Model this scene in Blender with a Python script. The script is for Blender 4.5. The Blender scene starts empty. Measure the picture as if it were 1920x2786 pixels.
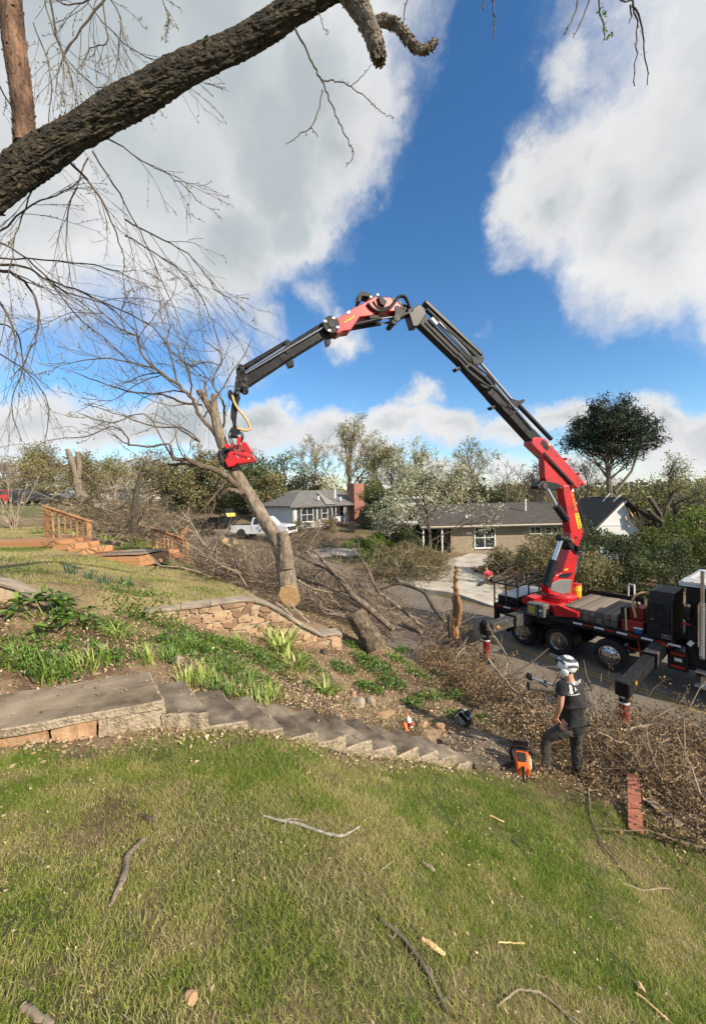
import bpy, bmesh, math, random
import numpy as np
from mathutils import Vector, Matrix

# ---------------------------------------------------------------- camera
W_PX, H_PX, FOC = 1920.0, 2786.0, 1047.0
CAM = np.array([0.0, 0.0, 5.4])
PITCH, ROLL = math.radians(2.2), math.radians(-1.5)
RCAM = np.array((Matrix.Rotation(math.pi/2 - PITCH, 3, 'X') @ Matrix.Rotation(ROLL, 3, 'Z')))
scene = bpy.context.scene
COL = scene.collection
cam_data = bpy.data.cameras.new('camera')
cam_data.sensor_fit = 'HORIZONTAL'
cam_data.sensor_width = 36.0
cam_data.lens = 36.0*FOC/W_PX
cam_data.clip_start, cam_data.clip_end = 0.05, 8000
cam_ob = bpy.data.objects.new('camera', cam_data)
COL.objects.link(cam_ob)
cam_ob.matrix_world = Matrix.Translation(Vector(CAM)) @ Matrix(RCAM.tolist()).to_4x4()
scene.camera = cam_ob

def ray(u, v):
    d = np.array([(u-960.0)/FOC, -(v-1393.0)/FOC, -1.0])
    return RCAM @ d
def PY(u, v, Y):                       # point of a sight line at depth Y
    d = ray(u, v); return CAM + d*(Y/d[1])
def PZ(u, v, z):                       # ... where it meets the level z
    d = ray(u, v); return CAM + d*((z-CAM[2])/d[2])
def PPL(u, v, o, nrm):                 # ... where it meets a plane
    d = ray(u, v); o = np.array(o, float); nrm = np.array(nrm, float)
    return CAM + d*(np.dot(o-CAM, nrm)/np.dot(d, nrm))

# ---------------------------------------------------------------- light
SUN_DIR = np.array([0.78, -0.62, 0.0]); SUN_DIR /= np.linalg.norm(SUN_DIR)
SUN_EL = math.radians(32)
SUN_VEC = np.array([SUN_DIR[0]*math.cos(SUN_EL), SUN_DIR[1]*math.cos(SUN_EL), math.sin(SUN_EL)])
sun_data = bpy.data.lights.new('sun', 'SUN')
sun_data.energy = 5.0
sun_data.angle = math.radians(0.53)
sun_data.color = (1.0, 0.88, 0.72)
sun_ob = bpy.data.objects.new('sun', sun_data)
COL.objects.link(sun_ob)
sun_ob.rotation_euler = Vector(SUN_VEC).to_track_quat('Z', 'Y').to_euler()
sun_ob.location = (30, -25, 40)
scene.view_settings.view_transform = 'Standard'
scene.view_settings.look = 'None'
scene.view_settings.exposure = 0.55
scene.view_settings.gamma = 1.0
scene.view_settings.use_curve_mapping = False
scene.cycles.max_bounces = 6
scene.cycles.transparent_max_bounces = 8
scene.cycles.sample_clamp_indirect = 4.0

# ---------------------------------------------------------------- sky
def build_world():
    w = bpy.data.worlds.new('World'); scene.world = w
    w.use_nodes = True
    nt = w.node_tree; N = nt.nodes; L = nt.links; N.clear()
    def nd(t, **k):
        n = N.new(t)
        for a, b in k.items(): setattr(n, a, b)
        return n
    def math_(op, a, b=None, c=None, clamp=False):
        n = nd('ShaderNodeMath', operation=op); n.use_clamp = clamp
        for i, x in enumerate((a, b, c)):
            if x is None: continue
            if isinstance(x, (int, float)): n.inputs[i].default_value = x
            else: L.new(x, n.inputs[i])
        return n.outputs[0]
    def vmath(op, a, b):
        n = nd('ShaderNodeVectorMath', operation=op)
        for i, x in enumerate((a, b)):
            if isinstance(x, (tuple, list, np.ndarray)): n.inputs[i].default_value = tuple(float(t) for t in x)
            else: L.new(x, n.inputs[i])
        return n
    def noise(vec, scale, detail=4, rough=.55):
        n = nd('ShaderNodeTexNoise'); n.inputs['Scale'].default_value = scale
        n.inputs['Detail'].default_value = detail; n.inputs['Roughness'].default_value = rough
        L.new(vec, n.inputs['Vector']); return n
    sky = nd('ShaderNodeTexSky', sky_type='NISHITA')
    sky.sun_disc = False
    sky.sun_elevation = SUN_EL
    sky.sun_rotation = math.atan2(SUN_DIR[0], SUN_DIR[1])
    sky.air_density, sky.dust_density, sky.ozone_density = 1.0, 0.2, 3.0
    tc = nd('ShaderNodeTexCoord'); d = tc.outputs['Generated']
    n1 = noise(d, 3.2, 2); n2 = noise(d, 9.0, 6, .62); n3 = noise(d, 26.0, 5, .6)
    def centred(n, amp):
        s = vmath('SUBTRACT', n.outputs['Color'], (.5, .5, .5)); m = nd('ShaderNodeVectorMath', operation='SCALE')
        L.new(s.outputs[0], m.inputs[0]); m.inputs['Scale'].default_value = amp; return m.outputs[0]
    dw = vmath('ADD', d, centred(n1, .15)).outputs[0]
    dw = vmath('ADD', dw, centred(n2, .115)).outputs[0]
    dw = vmath('ADD', dw, centred(n3, .04)).outputs[0]
    ST = 2.3
    dfl = vmath('MULTIPLY', dw, (1, 1, ST)).outputs[0]
    def unit(u, v):
        r = ray(u, v); return r/np.linalg.norm(r)
    field = None
    def add_blob(c, R, flat=False, gain=1.0):
        nonlocal field
        c = np.array(c)
        src = dfl if flat else dw
        if flat: c = c*np.array([1, 1, ST])
        dist = vmath('DISTANCE', src, c).outputs['Value']
        m = math_('MULTIPLY_ADD', dist, -gain/R, gain)
        field = m if field is None else math_('SMOOTH_MAX', field, m, .12)
    # the clouds in view: (pixel, radius)
    for u, v, R, g in [(300, 100, .40, 1), (620, 150, .34, 1), (420, 430, .36, 1), (740, 400, .27, 1), (860, 300, .22, 1), (930, 430, .15, .9), (620, 640, .22, 1),
                    (150, 520, .24, .8), (800, 600, .15, .9), (960, 60, .2, .65), (1060, 20, .16, .5), (760, 740, .12, .6), (-300, 250, .42, 1), (560, 800, .12, .5), (900, 180, .16, .8),
                    (1800, 640, .21, 1), (1660, 540, .19, 1), (1500, 540, .14, 1), (1420, 570, .10, .8), (1850, 440, .24, 1), (1920, 230, .24, .8), (1740, 690, .09, .8), (1580, 430, .13, .8), (2200, 420, .32, 1), (1600, 640, .10, .8),
                    (1700, 60, .16, .45), (1820, 90, .2, .6), (1540, 220, .07, .55), (950, 930, .09, .55), (720, 900, .12, .5), (640, 980, .12, .45), (300, 800, .14, .35), (1310, 860, .05, .4), (870, 820, .08, .4)]:
        add_blob(unit(u, v), R, False, g)
    for u, v, R, g in [(60, 1130, .22, .9), (300, 1160, .2, .8), (520, 1150, .2, 1), (720, 1160, .18, 1), (900, 1160, .18, .95), (1080, 1150, .17, .9), (1220, 1165, .16, .9),
                    (1400, 1185, .14, .7), (1560, 1160, .13, .8), (1790, 1170, .15, .9), (1920, 1185, .18, .9), (-300, 1150, .3, .9),
                    (2300, 1150, .3, .8), (40, 1270, .14, .7), (1140, 1085, .10, .6), (640, 1200, .2, .8), (1000, 1210, .2, .7)] + [(u, 1300, .13, .62) for u in range(-500, 2500, 170)]:
        add_blob(unit(u, v), R, True, g)
    rg = random.Random(5)
    for k in range(14):                 # the same broken cloud carries on behind and overhead
        az = math.radians(75 + k*15.5 + rg.uniform(-5, 5)); el = math.radians(rg.uniform(8, 75))
        add_blob((math.sin(az)*math.cos(el), math.cos(az)*math.cos(el), math.sin(el)), rg.uniform(.22, .42), False, 1)
    det = noise(dw, 7.0, 7, .62).outputs['Fac']
    det2 = noise(dw, 2.4, 3, .5).outputs['Fac']
    f = math_('MULTIPLY_ADD', math_('SUBTRACT', det, .5), .60, field)
    ar = nd('ShaderNodeMapRange', interpolation_type='SMOOTHSTEP')
    L.new(f, ar.inputs[0]); ar.inputs[1].default_value = .10; ar.inputs[2].default_value = .55
    alpha = ar.outputs[0]
    # thick parts greyer, thin rims white
    th = nd('ShaderNodeMapRange', interpolation_type='SMOOTHSTEP')
    L.new(math_('MULTIPLY_ADD', math_('SUBTRACT', det2, .5), 1.5, field), th.inputs[0])
    th.inputs[1].default_value = .40; th.inputs[2].default_value = 1.0
    cr = nd('ShaderNodeMix', data_type='RGBA')
    L.new(th.outputs[0], cr.inputs['Factor'])
    cr.inputs['A'].default_value = (.58, .585, .59, 1); cr.inputs['B'].default_value = (.35, .39, .41, 1)
    cr2 = nd('ShaderNodeMix', data_type='RGBA', blend_type='MULTIPLY'); cr2.inputs['Factor'].default_value = 1
    L.new(cr.outputs['Result'], cr2.inputs['A'])
    sh = nd('ShaderNodeMapRange'); L.new(noise(dw, 5.0, 5, .55).outputs['Fac'], sh.inputs[0])
    sh.inputs[1].default_value = .3; sh.inputs[2].default_value = .7; sh.inputs[3].default_value = .90; sh.inputs[4].default_value = 1.06
    L.new(sh.outputs[0], cr2.inputs['B'])
    # the clear sky at its own strength, the clouds over it
    bg1 = nd('ShaderNodeBackground'); bg1.inputs['Strength'].default_value = .125
    hs = nd('ShaderNodeHueSaturation'); hs.inputs['Saturation'].default_value = 1.22; hs.inputs['Value'].default_value = 1.0
    L.new(sky.outputs[0], hs.inputs['Color']); L.new(hs.outputs[0], bg1.inputs['Color'])
    bg2 = nd('ShaderNodeBackground'); bg2.inputs['Strength'].default_value = 1.0
    L.new(cr2.outputs['Result'], bg2.inputs['Color'])
    mx = nd('ShaderNodeMixShader'); L.new(alpha, mx.inputs[0]); L.new(bg1.outputs[0], mx.inputs[1]); L.new(bg2.outputs[0], mx.inputs[2])
    out = nd('ShaderNodeOutputWorld'); L.new(mx.outputs[0], out.inputs['Surface'])
build_world()

# ---------------------------------------------------------------- helpers
rng = np.random.default_rng(7)
def unitv(v):
    v = np.asarray(v, float); return v/max(np.linalg.norm(v), 1e-9)
def lerp(a, b, t): return np.asarray(a, float)*(1-t) + np.asarray(b, float)*t

MATS = {}
def mat(name, c1, c2=None, scale=8.0, rough=.7, metal=0.0, bump=0.0, bscale=None, attr=None, c3=None, spec=None, stretch=None, detail=5, bdist=.02, trans=0.0, coat=0.0, lo=.32, hi=.68):
    """Principled material whose colour wanders between c1 and c2 (and c3) with noise or, with attr, per piece."""
    if name in MATS: return MATS[name]
    m = bpy.data.materials.new(name); m.use_nodes = True
    nt = m.node_tree; N = nt.nodes; L = nt.links
    b = N['Principled BSDF']
    b.inputs['Roughness'].default_value = rough; b.inputs['Metallic'].default_value = metal
    if spec is not None: b.inputs['Specular IOR Level'].default_value = spec
    if coat: b.inputs['Coat Weight'].default_value = coat; b.inputs['Coat Roughness'].default_value = .12
    tc = N.new('ShaderNodeTexCoord'); vec = tc.outputs['Object']
    if stretch is not None:
        mp = N.new('ShaderNodeMapping'); mp.inputs['Scale'].default_value = stretch
        L.new(vec, mp.inputs['Vector']); vec = mp.outputs['Vector']
    if c2 is None:
        b.inputs['Base Color'].default_value = (*c1, 1)
    else:
        no = N.new('ShaderNodeTexNoise'); no.inputs['Scale'].default_value = scale; no.inputs['Detail'].default_value = detail
        no.inputs['Roughness'].default_value = .6
        L.new(vec, no.inputs['Vector'])
        fac = no.outputs['Fac']
        rp = N.new('ShaderNodeValToRGB')
        e = rp.color_ramp.elements
        if attr:
            at = N.new('ShaderNodeAttribute'); at.attribute_name = attr
            ad = N.new('ShaderNodeMath'); ad.operation = 'MULTIPLY_ADD'
            L.new(fac, ad.inputs[0]); ad.inputs[1].default_value = .25; 
            sb = N.new('ShaderNodeMath'); sb.operation = 'SUBTRACT'; L.new(at.outputs['Fac'], sb.inputs[0]); sb.inputs[1].default_value = .125
            L.new(sb.outputs[0], ad.inputs[2]); fac = ad.outputs[0]
            e[0].position, e[1].position = 0.0, 1.0
        else:
            e[0].position, e[1].position = lo, hi
        e[0].color = (*c1, 1); e[1].color = (*c2, 1)
        if c3 is not None:
            k = e.new((e[0].position+e[1].position)/2); k.color = (*c3, 1)
        L.new(fac, rp.inputs[0]); L.new(rp.outputs[0], b.inputs['Base Color'])
        if trans:
            tb = N.new('ShaderNodeBsdfTranslucent'); L.new(rp.outputs[0], tb.inputs['Color'])
            ms = N.new('ShaderNodeMixShader'); ms.inputs[0].default_value = trans
            L.new(b.outputs[0], ms.inputs[1]); L.new(tb.outputs[0], ms.inputs[2])
            L.new(ms.outputs[0], N['Material Output'].inputs['Surface'])
    if bump:
        n2 = N.new('ShaderNodeTexNoise'); n2.inputs['Scale'].default_value = bscale or scale*3; n2.inputs['Detail'].default_value = 5
        L.new(vec, n2.inputs['Vector'])
        bp = N.new('ShaderNodeBump'); bp.inputs['Strength'].default_value = bump; bp.inputs['Distance'].default_value = bdist
        L.new(n2.outputs['Fac'], bp.inputs['Height']); L.new(bp.outputs[0], b.inputs['Normal'])
    MATS[name] = m
    return m

class MB:
    """Collects shapes in world coordinates and links them as one mesh object."""
    def __init__(self): self.v = []; self.f = []; self.n = 0; self.attr = []; self.smooth = []
    def add(self, verts, faces, smooth=False, rnd=None):
        verts = np.asarray(verts, float).reshape(-1, 3)
        o = self.n; self.v.append(verts); self.n += len(verts)
        fs = [tuple(int(i)+o for i in f) for f in faces]
        self.f.extend(fs); self.smooth.extend([smooth]*len(fs))
        r = float(rng.random()) if rnd is None else rnd
        self.attr.extend([r]*len(fs)); return self
    def box(self, c, size, R=None, taper=1.0, bev=0.0):
        sx, sy, sz = np.asarray(size, float)/2
        if bev > 0:
            b = min(bev, sx*.9, sy*.9, sz*.9)
            V = []
            for z, q in ((-sz, b), (-sz+b, 0), (sz-b, 0), (sz, b)):
                x, y = sx-q, sy-q; k = b
                V += [(-x+k, -y, z), (x-k, -y, z), (x, -y+k, z), (x, y-k, z), (x-k, y, z), (-x+k, y, z), (-x, y-k, z), (-x, -y+k, z)]
            Fc = [tuple(range(7, -1, -1)), tuple(range(24, 32))]
            for r in range(3):
                for i in range(8):
                    j = (i+1) % 8; Fc.append((r*8+i, r*8+j, r*8+8+j, r*8+8+i))
            V = np.array(V)
        else:
            V = np.array([(-sx, -sy, -sz), (sx, -sy, -sz), (sx, sy, -sz), (-sx, sy, -sz),
                          (-sx*taper, -sy*taper, sz), (sx*taper, -sy*taper, sz), (sx*taper, sy*taper, sz), (-sx*taper, sy*taper, sz)])
            Fc = [(3, 2, 1, 0), (4, 5, 6, 7), (0, 1, 5, 4), (1, 2, 6, 5), (2, 3, 7, 6), (3, 0, 4, 7)]
        if R is not None: V = V @ np.asarray(R, float).T
        return self.add(V + np.asarray(c, float), Fc)
    def beam(self, a, b, h, w, side=None, bev=0.0, h2=None):
        """a box from a to b; h across in the plane of `side`'s normal, w along `side`"""
        a = np.asarray(a, float); b = np.asarray(b, float)
        t = unitv(b-a); s = unitv(side) if side is not None else unitv(np.cross(t, (0, 0, 1)) if abs(t[2]) < .95 else np.cross(t, (0, 1, 0)))
        s = unitv(s - t*np.dot(s, t)); u = np.cross(s, t)
        if h2 is None:
            R = np.stack([t, s, u], 1)
            return self.box((a+b)/2, (np.linalg.norm(b-a), w, h), R, bev=bev)
        V = []
        for p, hh in ((a, h), (b, h2)):
            V += [p - s*w/2 - u*hh/2, p + s*w/2 - u*hh/2, p + s*w/2 + u*hh/2, p - s*w/2 + u*hh/2]
        return self.add(V, [(3, 2, 1, 0), (4, 5, 6, 7), (0, 1, 5, 4), (1, 2, 6, 5), (2, 3, 7, 6), (3, 0, 4, 7)])
    def tube(self, pts, rad, k=6, cap=True, smooth=True, rnd=None, rough=0.0, rr=None):
        P = np.asarray(pts, float); n = len(P)
        r = np.full(n, float(rad)) if np.isscalar(rad) else np.asarray(rad, float)
        T = np.gradient(P, axis=0); T /= np.maximum(np.linalg.norm(T, axis=1, keepdims=True), 1e-9)
        m = unitv(P[-1]-P[0]) if np.linalg.norm(P[-1]-P[0]) > 1e-6 else np.array([0, 0, 1.])
        ref = np.array([0, 0, 1.]) if abs(m[2]) < .8 else np.array([1., 0, 0])
        if n > 2:                         # parallel transport keeps bends clean
            A = np.zeros((n, 3)); a0 = np.cross(T[0], ref); a0 = a0/max(np.linalg.norm(a0), 1e-9); A[0] = a0
            for i in range(1, n):
                a = A[i-1] - T[i]*np.dot(A[i-1], T[i]); A[i] = a/max(np.linalg.norm(a), 1e-9)
        else:
            A = np.cross(T, ref); A /= np.maximum(np.linalg.norm(A, axis=1, keepdims=True), 1e-9)
        B = np.cross(T, A)
        th = np.arange(k)*2*math.pi/k
        rads = r[:, None]*np.ones((n, k))
        if rough: rads = rads*(1 + rough*(rr or rng).standard_normal((n, k)))
        V = P[:, None, :] + rads[:, :, None]*(np.cos(th)[None, :, None]*A[:, None, :] + np.sin(th)[None, :, None]*B[:, None, :])
        F = [(i*k+j, i*k+(j+1) % k, (i+1)*k+(j+1) % k, (i+1)*k+j) for i in range(n-1) for j in range(k)]
        if cap: F += [tuple(range(k-1, -1, -1)), tuple((n-1)*k+j for j in range(k))]
        return self.add(V.reshape(-1, 3), F, smooth, rnd)
    def cyl(self, a, b, r, k=16, r2=None, smooth=True):
        a = np.asarray(a, float); b = np.asarray(b, float)
        return self.tube([a, b], [r, r if r2 is None else r2], k, True, smooth)
    def lathe(self, o, axis, prof, k=24, smooth=True, squash=None):
        """prof: list of (distance along axis, radius)"""
        ax = unitv(axis); ref = np.array([0, 0, 1.]) if abs(ax[2]) < .8 else np.array([1., 0, 0])
        A = unitv(np.cross(ax, ref)); B = np.cross(ax, A)
        th = np.arange(k)*2*math.pi/k; V = []
        for d, r in prof:
            V += [np.asarray(o, float) + ax*d + r*(math.cos(t)*A + math.sin(t)*B) for t in th]
        n = len(prof)
        F = [(i*k+j, i*k+(j+1) % k, (i+1)*k+(j+1) % k, (i+1)*k+j) for i in range(n-1) for j in range(k)]
        if prof[0][1] > 1e-4: F.append(tuple(range(k-1, -1, -1)))
        if prof[-1][1] > 1e-4: F.append(tuple((n-1)*k+j for j in range(k)))
        return self.add(V, F, smooth)
    def prism(self, poly, off, smooth=False):
        """poly: 3-D outline, off: thickness vector"""
        P = np.asarray(poly, float); off = np.asarray(off, float); n = len(P)
        F = [tuple(range(n-1, -1, -1)), tuple(range(n, 2*n))] + [(i, (i+1) % n, n+(i+1) % n, n+i) for i in range(n)]
        return self.add(np.vstack([P, P+off]), F, smooth)
    def quad(self, a, b, c, d): return self.add([a, b, c, d], [(0, 1, 2, 3)])
    def build(self, name, material, parent=None, bevel=0.0, sub=0):
        V = np.vstack(self.v) if self.v else np.zeros((0, 3))
        me = bpy.data.meshes.new(name)
        o = bpy.data.objects.new(name, me); COL.objects.link(o)
        org = world_origin(parent) if parent is not None else (V.mean(0) if len(V) else np.zeros(3))
        if parent is None and len(V): org = np.array([V[:, 0].mean(), V[:, 1].mean(), V[:, 2].min()])
        me.from_pydata((V-org).tolist(), [], self.f)
        at = me.attributes.new('rnd', 'FLOAT', 'FACE'); at.data.foreach_set('value', np.array(self.attr, np.float32))
        me.polygons.foreach_set('use_smooth', np.array(self.smooth, bool))
        me.update()
        if any(self.smooth): me.set_sharp_from_angle(angle=math.radians(38))
        ms = material if isinstance(material, (list, tuple)) else [material]
        for m in ms: me.materials.append(m)
        if parent is not None: o.parent = parent
        else: o.location = org
        fix_normals(me)
        if bevel:
            md = o.modifiers.new('edge', 'BEVEL'); md.width = bevel; md.segments = 2; md.limit_method = 'ANGLE'; md.angle_limit = math.radians(40)
        if sub:
            md = o.modifiers.new('sub', 'SUBSURF'); md.levels = md.render_levels = sub
        return o
def fix_normals(me):
    if len(me.polygons) > 60000: return
    bm = bmesh.new(); bm.from_mesh(me); bmesh.ops.recalc_face_normals(bm, faces=bm.faces); bm.to_mesh(me); bm.free()
def world_origin(o):
    p = np.zeros(3)
    while o is not None:
        p = p + np.array(o.location); o = o.parent
    return p
def thing(name, label, cat, loc, group=None):
    o = bpy.data.objects.new(name, None); COL.objects.link(o)
    o.location = tuple(float(x) for x in loc); o.empty_display_size = .2
    return tag(o, label, cat, group)
def tag(o, label=None, cat=None, group=None, kind=None):
    if label: o['label'] = label
    if cat: o['category'] = cat
    if group: o['group'] = group
    if kind: o['kind'] = kind
    return o
def big_mesh(name, V, F, material, parent=None, rnd=None, smooth=False, kind=None):
    """numpy mesh: F (m,3) or (m,4)"""
    V = np.asarray(V, np.float32); F = np.asarray(F, np.int32); m, k = F.shape
    me = bpy.data.meshes.new(name)
    org = world_origin(parent) if parent is not None else np.array([V[:, 0].mean(), V[:, 1].mean(), V[:, 2].min()])
    me.vertices.add(len(V)); me.vertices.foreach_set('co', (V-org.astype(np.float32)).ravel())
    me.loops.add(m*k); me.loops.foreach_set('vertex_index', F.ravel())
    me.polygons.add(m); me.polygons.foreach_set('loop_start', np.arange(0, m*k, k, dtype=np.int32))
    try: me.polygons.foreach_set('loop_total', np.full(m, k, np.int32))
    except Exception: pass
    me.polygons.foreach_set('use_smooth', np.full(m, smooth, bool))
    if rnd is not None:
        at = me.attributes.new('rnd', 'FLOAT', 'FACE'); at.data.foreach_set('value', np.asarray(rnd, np.float32))
    me.update(calc_edges=True)
    me.materials.append(material)
    o = bpy.data.objects.new(name, me); COL.objects.link(o)
    if parent is not None: o.parent = parent
    else: o.location = org
    if kind: o['kind'] = kind
    return o
def copy_tree(o, parent=None):
    c = o.copy(); COL.objects.link(c)
    if parent is not None: c.parent = parent
    for ch in list(o.children): copy_tree(ch, c)
    return c

# value noise for layouts
_tab = np.random.default_rng(3).random((256, 256))
def vnoise(x, y):
    x = np.asarray(x, float); y = np.asarray(y, float)
    xi = np.floor(x).astype(int); yi = np.floor(y).astype(int); fx = x-xi; fy = y-yi
    fx = fx*fx*(3-2*fx); fy = fy*fy*(3-2*fy)
    g = lambda i, j: _tab[i % 256, j % 256]
    return (g(xi, yi)*(1-fx) + g(xi+1, yi)*fx)*(1-fy) + (g(xi, yi+1)*(1-fx) + g(xi+1, yi+1)*fx)*fy
def fbm(x, y, o=4):
    s = 0; a = .5
    for i in range(o): s = s + a*vnoise(x*2**i + 17*i, y*2**i + 31*i); a *= .5
    return s/(1-.5**o)
def sstep(a, b, x):
    t = np.clip((np.asarray(x, float)-a)/(b-a), 0, 1); return t*t*(3-2*t)

# ---------------------------------------------------------------- lie of the land
P0 = np.array([4.3, 14.6]); NR = np.array([0.79, 0.615]); NR /= np.linalg.norm(NR)
AR = np.array([-NR[1], NR[0]])         # along the road, uphill to the left
def qt(x, y):
    dx = np.asarray(x, float)-P0[0]; dy = np.asarray(y, float)-P0[1]
    return -(dx*NR[0]+dy*NR[1]), dx*AR[0]+dy*AR[1]
def q2xy(q, t): return P0[0] - q*NR[0] + t*AR[0], P0[1] - q*NR[1] + t*AR[1]
def roadz(t):
    t = np.asarray(t, float)
    return np.interp(t, [-200, 2, 6, 10, 14, 18, 22, 26, 45, 70, 100], [-1.5, 0, .08, .3, .62, 1.0, 1.45, 1.9, 3.3, 4.3, 4.6])
_bq = [3.6, 4.2, 5, 6, 7, 7.9, 9, 9.8, 10.8, 11.75, 12.6, 13.5, 15, 20, 40]
_bz = [.06, .30, .78, 1.16, 1.38, 1.60, 2.10, 2.49, 2.97, 3.31, 3.70, 4.02, 4.25, 4.4, 4.6]
_cz = [.06, .55, 1.20, 1.72, 2.12, 2.40, 2.68, 2.88, 3.12, 3.42, 3.75, 4.02, 4.25, 4.4, 4.6]
def gz(x, y, bumps=True):
    q, t = qt(x, y)
    rz = roadz(t)
    k = sstep(-3.6, 0.4, t)
    near = np.interp(q, _bq, _bz)*(1-k) + np.interp(q, _bq, _cz)*k
    up = .40*sstep(.10, .34, t + .80 + .22*(10.55-q))*sstep(7.0, 8.6, q)*(1-sstep(11.5, 14, q))
    dip = -np.interp(q, [10.8, 11.6, 12.75, 14, 17], [0, .20, .56, .75, 0])*sstep(-8.6, -5.2, t)*(1-sstep(-3.2, -1.2, t))
    zn = rz + (near+up+dip)*(1-np.clip(rz/6.5, 0, .9))
    drop = 9*sstep(24, 60, -q)*(1-sstep(14, 34, t)) 
    zf = rz + .10*sstep(3.6, 5, -q) + .25*sstep(6, 20, -q)*sstep(8, 20, t) - drop
    z = np.where(q > 0, np.where(q > 3.6, zn, rz - .03), np.where(-q > 3.6, zf, rz - .03))
    if bumps:
        b = (fbm(np.asarray(x)*.9, np.asarray(y)*.9, 3)-.5)
        z = z + b*.12*sstep(4, 6, q)*sstep(0, 30, 30-q)
    # bed of the concrete steps and the slab above them
    tn = np.interp(q, [6.5, 7.75, 8.6, 9.7, 11.5, 12.9, 16], [-6.1, -5.68, -5.42, -5.25, -4.5, -3.95, -2.6])
    tf = np.interp(q, [6.5, 7.75, 9.7, 11.5, 12.92, 16], [-4.7, -4.6, -4.25, -3.61, -3.12, -1.9])
    zs = np.interp(q, [7.0, 7.75, 11.52, 20], [1.36, 1.36, 3.10, 3.12])
    kk = sstep(-.10, .02, t-tn)*(1-sstep(-.22, -.06, t-tf))*sstep(6.9, 7.2, q)*(1-sstep(15.5, 16.5, q))
    z = np.where(kk > 0, z*(1-kk) + np.minimum(z, zs-.06)*kk, z)
    return z
def G(u, v, lo=.6, hi=140.0):
    """where the sight line of a pixel meets the ground"""
    d = ray(u, v); d = d/np.linalg.norm(d)
    s = np.concatenate([np.linspace(lo, 30, 1500), np.linspace(30.05, hi, 1200)])
    P = CAM[None] + d[None]*s[:, None]
    below = P[:, 2] < gz(P[:, 0], P[:, 1])
    i = int(np.argmax(below)) if below.any() else len(s)-1
    p = P[i].copy(); p[2] = float(gz(p[0], p[1])); return p
# ---------------------------------------------------------------- ground, road, drive
def t_wall(q): return -.80 - .22*(10.55-np.asarray(q, float))
def t_stair_near(q): return np.interp(q, [6.5, 7.75, 8.6, 9.7, 11.5, 12.9, 16], [-6.1, -5.68, -5.42, -5.25, -4.5, -3.95, -2.6])
def t_stair_far(q): return np.interp(q, [6.5, 7.75, 9.7, 11.5, 12.92, 16], [-4.7, -4.6, -4.25, -3.61, -3.12, -1.9])

def tint_material(name, attr='tint', rough=.95, bump=.5):
    m = bpy.data.materials.new(name); m.use_nodes = True
    nt = m.node_tree; N = nt.nodes; L = nt.links; b = N['Principled BSDF']; b.inputs['Roughness'].default_value = rough
    b.inputs['Specular IOR Level'].default_value = .2
    at = N.new('ShaderNodeAttribute'); at.attribute_name = attr
    tc = N.new('ShaderNodeTexCoord')
    n1 = N.new('ShaderNodeTexNoise'); n1.inputs['Scale'].default_value = 30; n1.inputs['Detail'].default_value = 6; n1.inputs['Roughness'].default_value = .7
    L.new(tc.outputs['Object'], n1.inputs['Vector'])
    mr = N.new('ShaderNodeMapRange'); L.new(n1.outputs['Fac'], mr.inputs[0]); mr.inputs[1].default_value = .3; mr.inputs[2].default_value = .7
    mr.inputs[3].default_value = .55; mr.inputs[4].default_value = 1.4
    mx = N.new('ShaderNodeVectorMath'); mx.operation = 'SCALE'; L.new(at.outputs['Color'], mx.inputs[0]); L.new(mr.outputs[0], mx.inputs['Scale'])
    L.new(mx.outputs[0], b.inputs['Base Color'])
    n2 = N.new('ShaderNodeTexNoise'); n2.inputs['Scale'].default_value = 14; n2.inputs['Detail'].default_value = 6
    L.new(tc.outputs['Object'], n2.inputs['Vector'])
    bp = N.new('ShaderNodeBump'); bp.inputs['Strength'].default_value = bump; bp.inputs['Distance'].default_value = .04
    L.new(n2.outputs['Fac'], bp.inputs['Height']); L.new(bp.outputs[0], b.inputs['Normal'])
    return m

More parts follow.
